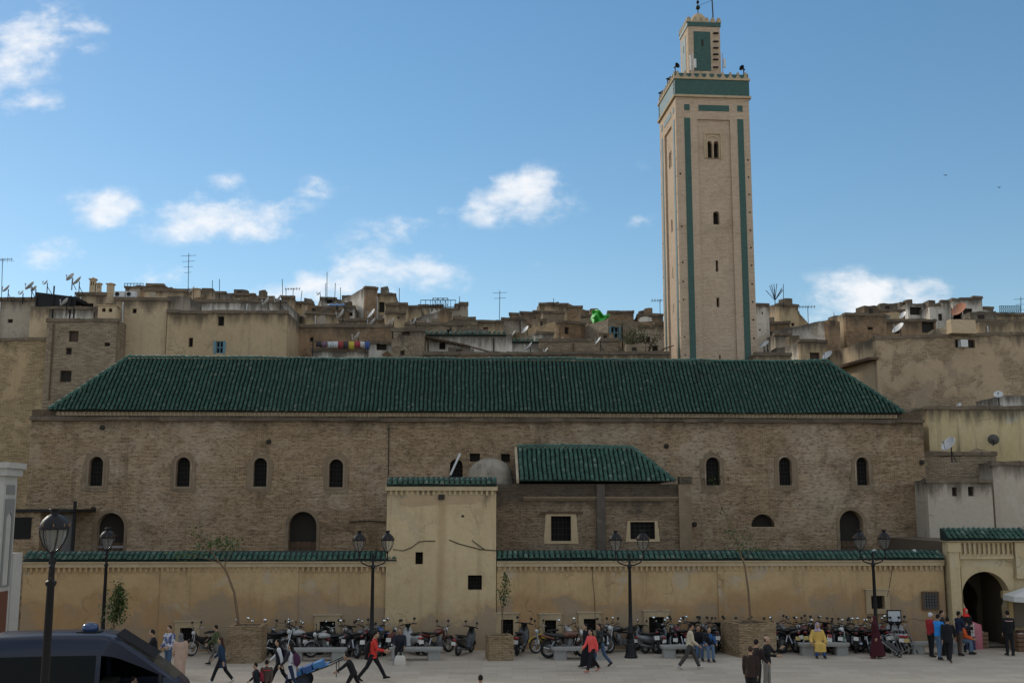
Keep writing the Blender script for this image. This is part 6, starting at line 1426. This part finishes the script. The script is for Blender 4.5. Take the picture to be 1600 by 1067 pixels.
def person(label, px, ytop, h, yaw, pose=None, top=None, bottom=None, robe=None, hair=(.015,.012,.01), style='short', scarf=None, shoes=(.02,.018,.016), skin=0, extra=(), Y=None, hips=1.0):
    global NP; NP += 1; rnd = random.Random(NP)
    P = dict(hl=4,kl=4,hr=-3,kr=3,lean=2,al=5,ar=-3,bl=7,br=7,el=14,er=14,hy=0,hp=0,seat=None); P.update(pose or {})
    s = h/1.74 if P['seat'] is None else 1.0*h
    if P['seat'] is not None: s = h
    R = radians; V3 = lambda x, y, z: Vector((x, y, z))*s
    J = {}
    for sd, sg in (('l',1),('r',-1)):
        a = R(P['h'+sd]); k = R(P['k'+sd]); hip = V3(0, sg*.092, 0); spl = P.get('sp', 0)*sg
        kn = hip+V3(sin(a)*.43, spl*.43, -cos(a)*.43); an = kn+V3(sin(a-k)*.42, 0, -cos(a-k)*.42)
        fp = max(-.5, min(.9, -(a-k)*.7 if a-k < 0 else -(a-k)*.25)); toe = an+V3(.16*cos(fp), sg*.02, -.05-.16*sin(fp)); heel = an+V3(-.05, 0, -.05)
        J['hip'+sd], J['kn'+sd], J['an'+sd], J['toe'+sd], J['heel'+sd] = hip, kn, an, toe, heel
    low = min(min(J['toe'+d].z, J['heel'+d].z, J['an'+d].z-.06*s) for d in 'lr')-.025*s
    l = R(P['lean']); sp_ = Vector((sin(l), 0, cos(l)))
    top_z = (sp_*.68*s).z+.125*s
    total = top_z-low
    d = ray(px, ytop)
    if Y is None: Y = (total-HC)/(d.z/d.y)
    X = d.x*Y/d.y
    off = Vector((0, 0, -low))
    for k_ in J: J[k_] = J[k_]+off
    pel = off.copy(); spn = lambda f, fx=0: pel+sp_*f*s+Vector((fx*s,0,0))
    sh = {}
    for sd, sg in (('l',1),('r',-1)):
        a = R(P['a'+sd]); b = R(P['b'+sd]); e = R(P['e'+sd]); S0 = spn(.45)+V3(0, sg*.175, 0)
        up = Vector((sin(a)*cos(b), sg*sin(b), -cos(a)*cos(b))); fo = Vector((sin(a+e)*cos(b*.3), sg*sin(b*.3)-sg*P.get('in'+sd, .1), -cos(a+e)*cos(b*.3))).normalized()
        E = S0+up*.285*s; Wr = E+fo*.25*s; sh[sd] = (S0, E, Wr, fo)
    hd = spn(.665)+V3(.02+.03*sin(R(P['hp'])),0,0); HR = Matrix.Rotation(R(P['hy']), 3, 'Z') @ Matrix.Rotation(R(P['hp']), 3, 'Y')
    # one continuous skin surface
    B = MB()
    B.tube([spn(-.08),spn(.02),spn(.16),spn(.34),spn(.46),spn(.52),spn(.62)], [(.12*s,.14*s*hips),(.115*s,.15*s*hips),(.095*s,.125*s),(.11*s,.155*s),(.08*s,.14*s),(.05*s,.055*s),(.05*s,.05*s)], 12)
    B.ell(hd, (.092*s,.074*s,.118*s), 14, 10, HR).ell(hd+HR @ V3(.035,0,-.055), (.055*s,.05*s,.06*s), 10, 7, HR).ell(hd+HR @ V3(.098,0,-.015), (.02*s,.014*s,.026*s), 7, 5, HR)
    for sg in (-1, 1): B.ell(hd+HR @ V3(-.005,sg*.076,-.01), (.018*s,.012*s,.03*s), 7, 5, HR)
    for sd, sg in (('l',1),('r',-1)):
        S0, E, Wr, fo = sh[sd]
        B.tube([S0,(S0+E)/2,E,(E+Wr)/2,Wr], [.048*s,.045*s,.036*s,.036*s,.026*s], 8)
        pm = Wr+fo*.05*s; side = Vector((0,sg,0)); q = fo.to_track_quat('X','Z').to_matrix()
        B.ell(pm, (.055*s,.026*s,.042*s), 8, 6, q)
        for f in range(4):
            o_ = q @ V3(.045,0,.03-.02*f); L = (.07,.08,.075,.058)[f]; c1 = pm+o_; c2 = c1+q @ V3(L*.55,-sg*.008,0); c3 = c2+q @ V3(L*.4,-sg*.03,-.004); B.tube([c1-o_*.3, c1, c2, c3], .0115*s, 5)
        c1 = pm+q @ V3(-.01,-sg*.012,.035); B.tube([c1, c1+q @ V3(.035,-sg*.02,.03), c1+q @ V3(.07,-sg*.03,.03)], .0125*s, 5)
        B.tube([J['hip'+sd], (J['hip'+sd]+J['kn'+sd])/2, J['kn'+sd], J['kn'+sd].lerp(J['an'+sd], .35), J['an'+sd]], [.085*s,.07*s,.052*s,.055*s,.035*s], 8)
        B.tube([J['heel'+sd]+V3(0,0,.02), J['toe'+sd]+V3(-.03,0,.015)], [.035*s,.032*s], 6)
    o = remesh(B.build('person', cloth_skin(skin), None, True, fix=False), .0135*s)
    o.location = (X, Y, 0); o.rotation_euler = (0, 0, R(yaw)); tag(o, label, 'person', 'people on the plaza')
    for sg in (-1, 1): MB().ell(hd+HR @ V3(.086,sg*.03,.018), (.01*s,.013*s,.008*s), 6, 5, HR).build('eye', M_iron, o)
    MB().ell(hd+HR @ V3(.083,0,-.062), (.01*s,.024*s,.007*s), 7, 5, HR).build('mouth', plain('lips', (.2,.08,.06), .6), o)
    def garment(nm, m, c, vox=.02, pat=None): remesh(m.build(nm, cloth(c, pat), o, True, fix=False), vox*s)
    if robe:
        m = MB(); c, pat = robe if isinstance(robe[0], tuple) else (robe, None)
        if P['seat'] is None:
            fx = (J['anl'].x+J['anr'].x)/2/s; sprd = abs(J['anl'].x-J['anr'].x)/2; an = J['anl'].lerp(J['anr'], .5)
            m.tube([spn(.52),spn(.46),spn(.34),spn(.12),pel-V3(0,0,.1),Vector((an.x*.5,0,(pel.z+.1)*.5)),Vector((an.x*.8,0,.10*s))], [(.07*s,.08*s),(.12*s,.185*s),(.15*s,.2*s),(.15*s,.185*s),(.17*s*hips,.2*s*hips),(.18*s+sprd*.45,.2*s),(.18*s+sprd*.8,.2*s)], 14)
        else:
            m.tube([spn(.52),spn(.46),spn(.34),spn(.12),spn(-.05)], [(.07*s,.08*s),(.12*s,.185*s),(.15*s,.21*s),(.17*s,.21*s),(.2*s,.22*s)], 14)
            kn = J['knl'].lerp(J['knr'], .5); an = J['anl'].lerp(J['anr'], .5)
            m.tube([spn(-.03), kn+V3(.03,0,0)], [(.22*s,.14*s),(.21*s,.11*s)], 12, ref=(0,1,0)).tube([kn+V3(.0,0,.06), kn.lerp(an,.5), an+V3(0,0,.16)], [(.10*s,.22*s),(.10*s,.23*s),(.10*s,.25*s)], 12)
        for sd in 'lr': S0, E, Wr, fo = sh[sd]; m.tube([S0-V3(0,0,.01),E,Wr], [.075*s,.075*s,.07*s], 8).ell(S0, (.075*s,.075*s,.075*s), 8, 6)
        garment('robe', m, c, .02, pat)
    if bottom:
        m = MB(); c = bottom[0]; wide = bottom[1] if len(bottom) > 1 else 1.0
        m.tube([spn(.1),spn(0),spn(-.1)], [(.115*s,.145*s),(.13*s,.165*s*hips),(.11*s,.15*s*hips)], 12)
        for sd in 'lr':
            h_, k_, a_ = J['hip'+sd], J['kn'+sd], J['an'+sd]
            m.tube([h_+V3(0,0,.02), h_.lerp(k_,.5), k_, k_.lerp(a_,.5), a_+(k_-a_)*.04], [.1*s,.088*s,.07*s*wide,.066*s*wide,.06*s*wide], 9)
        garment('trousers', m, c)
    if top:
        m = MB(); c = top[0]; ln = top[1] if len(top) > 1 else -.06; pat = top[2] if len(top) > 2 else None; slc = top[3] if len(top) > 3 else None
        m.tube([spn(.535),spn(.50),spn(.45),spn(.34),spn(.14),spn(0),spn(ln)], [(.06*s,.065*s),(.075*s,.1*s),(.105*s,.17*s),(.137*s,.185*s),(.128*s,.16*s),(.14*s,.172*s*hips),(.145*s,.178*s*hips)], 14)
        ms = MB() if slc else m
        for sd in 'lr': S0, E, Wr, fo = sh[sd]; ms.tube([S0-V3(0,0,.005),(S0+E)/2,E,(E+Wr)/2,Wr-fo*.01*s], [.078*s,.066*s,.058*s,.052*s,.045*s], 9).ell(S0, (.07*s,.07*s,.07*s), 8, 6)
        garment('jacket', m, c, .018, pat)
        if slc: garment('sleeves', ms, slc, .018)
    if scarf:
        c, pat = scarf if isinstance(scarf[0], tuple) else (scarf, None); m = MB()
        m.ell(hd+HR @ V3(-.022,0,.012), (.102*s,.092*s,.125*s), 14, 10, HR).tube([hd+V3(-.02,0,-.06), spn(.53), spn(.44,.03)], [(.085*s,.085*s),(.1*s,.12*s),(.13*s,.16*s)], 12)
        garment('headscarf', m, c, .014, pat)
    elif hair:
        m = MB().ell(hd+HR @ V3(-.018,0,.03), (.092*s,.081*s,.105*s), 14, 10, HR)
        if style == 'bald': m = MB().ell(hd+HR @ V3(-.035,0,-.005), (.07*s,.081*s,.075*s), 12, 8, HR)
        if style == 'long': m.tube([hd+HR @ V3(-.045,0,.02), hd+HR @ V3(-.075,0,-.12), spn(.40,-.10), spn(.27,-.105)], [(.06*s,.082*s),(.05*s,.09*s),(.04*s,.08*s),(.02*s,.04*s)], 10)
        if style == 'cap': m.ell(hd+HR @ V3(.08,0,.06), (.07*s,.06*s,.012*s), 10, 6, HR)
        garment('cap' if style == 'cap' else 'hair', m, hair, .012)
    for sd in 'lr':
        a_, t_, hl = J['an'+sd], J['toe'+sd], J['heel'+sd]
        MB().tube([hl+V3(-.02,0,.015), hl+V3(.02,0,.03), (hl+t_)/2+V3(0,0,.03), t_+V3(-.02,0,.018), t_+V3(.02,0,.01)], [(.03*s,.03*s),(.045*s,.042*s),(.045*s,.04*s),(.042*s,.028*s),(.02*s,.015*s)], 10, ref=(0,1,0)).tube([a_+V3(0,0,.05), a_-V3(0,0,.03)], [.05*s,.045*s], 8).build('shoe', cloth(shoes), o, True)
    for ex in extra:
        if ex[0] == 'backpack':
            m = MB().tube([spn(.04,-.2),spn(.12,-.23),spn(.30,-.22),spn(.43,-.17)], [(.06*s,.12*s),(.09*s,.15*s),(.085*s,.15*s),(.04*s,.1*s)], 12, ex=3); bp = m.build('backpack', cloth(ex[1]), None, True)
            bp.location = o.location; bp.rotation_euler = o.rotation_euler; tag(bp, ex[2], 'bag', 'bags carried on the plaza')
            MB().tube([spn(.44,-.14)+V3(0,.09,0),spn(.52,0)+V3(0,.1,0),spn(.40,.15)+V3(0,.1,0),spn(.2,.1)+V3(0,.14,0),spn(.1,-.12)+V3(0,.13,0)], .016*s, 5).tube([spn(.44,-.14)-V3(0,.09,0),spn(.52,0)-V3(0,.1,0),spn(.40,.15)-V3(0,.1,0),spn(.2,.1)-V3(0,.14,0),spn(.1,-.12)-V3(0,.13,0)], .016*s, 5).build('straps', cloth(ex[1]), bp, True)
        if ex[0] == 'stripe':
            MB().tube([spn(.43,.0)+V3(0,.19,0),spn(.40,-.135)+V3(0,.1,0),spn(.40,-.14)-V3(0,.1,0),spn(.43,.0)-V3(0,.19,0)], .016*s, 5).build('stripe', cloth(ex[1]), o)
        if ex[0] == 'stick':
            w = sh['r'][2]+sh['r'][3]*.06*s; st = MB().tube([w+V3(.03,0,.12), Vector((w.x+.1,w.y,.02))], .014, 6).build('walking_stick', M_metal); st.location = o.location; st.rotation_euler = o.rotation_euler; tag(st, ex[1], 'stick')
    return o
def cloth_skin(i):
    nm = 'skin_%d' % i
    if nm not in MATS: MATS[nm] = plain(nm, SKIN[i], .55, 0, .08, 20.); 
    return MATS[nm]
WALK = dict(hl=26,kl=6,hr=-18,kr=22,al=-20,ar=22,el=12,er=26,lean=5)
WALK2 = dict(hl=-16,kl=26,hr=24,kr=4,al=22,ar=-20,el=26,er=10,lean=5)
STAND = dict()
SIT = dict(seat=1, hl=86, hr=86, kl=84, kr=88, al=22, ar=24, el=50, er=52, lean=6, bl=10, br=10)
DN = (.025,.03,.045); JEAN = (.06,.10,.17); JEAN2 = (.10,.15,.22); BK = (.014,.014,.016)
person('person in a black jacket standing just behind the van', 243, 982, 1.74, 200, dict(al=40,el=30,lean=8), (BK,), (DN,))
person('person in a white and blue sweater and jeans by the low window', 266, 976, 1.72, 250, dict(hl=14,kl=30,al=10,el=60,er=60), ((.5,.5,.53), -.04, (7.,(.08,.1,.22))), (JEAN,), shoes=(.4,.4,.42))
person('person in a beige full length robe and grey headscarf seen from behind', 283, 988, 1.66, 110, dict(hl=8,hr=-6,al=12,el=40), robe=((.42,.29,.22)), scarf=(.13,.125,.12), hips=1.05)
person('person with long hair in a navy coat and white boots walking left', 348, 994, 1.6, 182, WALK, ((.02,.04,.075), -.3), (BK,), style='long', hair=(.05,.025,.018), shoes=(.5,.49,.46))
person('person in an olive top and grey trousers walking beside the navy coat', 339, 999, 1.55, 180, WALK2, ((.07,.085,.04), -.06), ((.14,.13,.12),), Y=42.2)
person('boy in a dark jacket at the lower left of the brick planter', 402, 1034, 1.28, 185, WALK, ((.012,.02,.025),), (DN,), skin=0, extra=(('backpack',(.16,.02,.03),'dark red backpack on the boy in the dark jacket'),))
person('boy in a brown hoodie with a red collar seen from behind', 417, 1030, 1.32, 100, WALK2, ((.075,.055,.045),), (BK,), skin=1, extra=(('stripe',(.5,.03,.03)),))
person('girl in a dark vest with white sleeves and black trousers', 438, 997, 1.62, 190, WALK, ((.012,.014,.022), -.08, None, (.55,.55,.56)), (BK,), style='long', extra=(('backpack',(.015,.014,.02),'black backpack on the girl with white sleeves'),))
person('girl in a white skirt coat with a purple backpack', 457, 1003, 1.6, 160, WALK2, ((.5,.5,.52), -.42, None, (.03,.03,.04)), ((.02,.03,.06),), style='long', extra=(('backpack',(.06,.02,.05),'purple backpack on the girl in the white skirt coat'),))
person('boy in black leaning forward to push the blue cart', 553, 1019, 1.45, 180, dict(hl=30,kl=20,hr=-25,kr=18,lean=24,al=50,ar=45,el=6,er=8,bl=4,br=8), (BK,), (BK,), skin=1)
person('person in a red hooded jacket striding right with a dark backpack', 583, 984, 1.78, 5, dict(hl=32,kl=4,hr=-26,kr=14,lean=7,al=14,ar=22,el=55,er=62), ((.55,.045,.035), -.1), (BK,), extra=(('backpack',(.015,.015,.016),'black backpack on the striding person in red'),))
person('old man in a dark suit seated on a bench with a stick', 625, 979, 1.0, 272, dict(SIT, er=40, ar=30), ((.02,.022,.03), -.08), (BK,), skin=1, hair=(.06,.055,.05), extra=(('stick','walking stick held by the seated old man'),), Y=None)
person('boy whose dark haired head shows at the bottom edge', 751, 1053, 1.45, 100, STAND, (DN,), (JEAN,), skin=1)
person('woman in a coral top and black trousers walking left', 925, 981, 1.6, 215, WALK, ((.75,.10,.09), -.1), (BK,), style='long', shoes=(.38,.17,.11))
person('woman in a long black robe beside the coral top', 917, 976, 1.62, 200, dict(hl=-10,kl=12,hr=14,kr=4,al=14,ar=-10,el=20,er=10,lean=4), robe=(.012,.012,.016), style='long', Y=41.6)
person('woman in a dark patterned jacket and jeans behind the coral top', 938, 975, 1.64, 205, WALK2, ((.05,.055,.05), -.14, (9.,(.015,.018,.018))), (JEAN,), style='long', hair=(.04,.025,.02), Y=41.9)
person('man in a cream jacket and grey trousers striding right', 1077, 973, 1.72, 0, dict(hl=26,kl=3,hr=-24,kr=14,lean=4,al=-12,ar=12,el=40,er=40), ((.50,.43,.31), -.02), ((.06,.055,.05), 1.15), shoes=(.42,.4,.36), skin=1)
person('youth in black and jeans seated behind the striding man', 1090, 975, 1.0, 268, SIT, (BK,), (JEAN,), skin=1)
person('youth in a dark jacket over a blue shirt seated on the bench', 1106, 977, 1.0, 272, dict(SIT, lean=14, al=30, ar=30), (BK, -.06, (2.5,(.03,.09,.22))), (JEAN2,))
person('man in a brown jacket at the bottom, left of three talking', 1172, 1008, 1.74, 75, STAND, ((.035,.022,.018), -.12), (BK,), hair=(.05,.03,.02))
person('man in dark brown at the bottom, middle of three talking', 1181, 1011, 1.74, 40, dict(ar=20,er=40), ((.025,.017,.017), -.14), (BK,), Y=35.7)
person('balding man in black gesturing with a raised hand', 1197, 1009, 1.74, 330, dict(al=38,el=85,ar=30,er=60,bl=24), (BK, -.08), ((.18,.17,.15),), style='bald', Y=36.6)
person('woman in a yellow robe and pale headscarf seated on a bench', 1276, 971, 1.02, 268, dict(SIT, bl=18, br=22, al=10, ar=8, el=40, er=45, sp=.12), robe=(.56,.37,.10), scarf=((.42,.36,.42),(14.,(.25,.16,.24))), bottom=((.04,.07,.22),), hips=1.15)
person('woman in a long maroon robe and hood pulling a trolley', 1367, 961, 1.66, 182, dict(hl=13,kl=6,hr=-11,kr=12,al=-8,ar=-30,el=20,er=6,lean=4), robe=(.055,.012,.018), scarf=(.06,.014,.018), shoes=(.07,.02,.015))
person('man in a red jacket and white cap in the group by the gate', 1452, 951, 1.74, 20, dict(er=60,ar=20), ((.30,.025,.03), -.06), (BK,), style='cap', hair=(.5,.5,.5), skin=1, Y=44.5)
person('man in a bright blue sweater and jeans by the gate', 1464, 950, 1.76, 25, dict(hl=8,hr=-6,al=50,el=40,ar=40,er=50), ((.03,.23,.62), -.04), (JEAN2,), skin=1, Y=43.7)
person('man in a dark jacket behind the blue sweater', 1469, 944, 1.8, 330, STAND, ((.03,.024,.02), -.1), (BK,), Y=44.9)
person('man in a black suit striding before the gate bench', 1479, 957, 1.76, 60, WALK, (BK, -.16), (BK,), skin=1, Y=43.1)
person('man in a navy jacket and brown trousers standing left of the arch', 1496, 947, 1.76, 10, dict(ar=25,er=70,al=20,el=70), ((.018,.024,.05), -.06), ((.09,.06,.045),), skin=1, Y=44.9)
person('person in a red hood standing at the arch jamb', 1507, 938, 1.78, 280, STAND, (BK,), (BK,), scarf=(.62,.03,.025), Y=46.0)
person('man in orange and jeans seated at the right end of the gate bench', 1497, 970, 1.0, 330, dict(SIT, lean=22), ((.55,.10,.03), -.06), (JEAN2,), skin=1, hair=(.02,.015,.012))
person('man in black with a pale striped collar at the right of the arch', 1574, 953, 1.78, 95, STAND, ((.012,.012,.013), -.1), (BK,), extra=(('stripe',(.5,.3,.28)),))
person('driver in dark clothes inside the van cab', 205, 1018, 1.06, 0, dict(SIT, al=50, ar=50), ((.012,.012,.014),), (BK,), skin=1, Y=30.2)
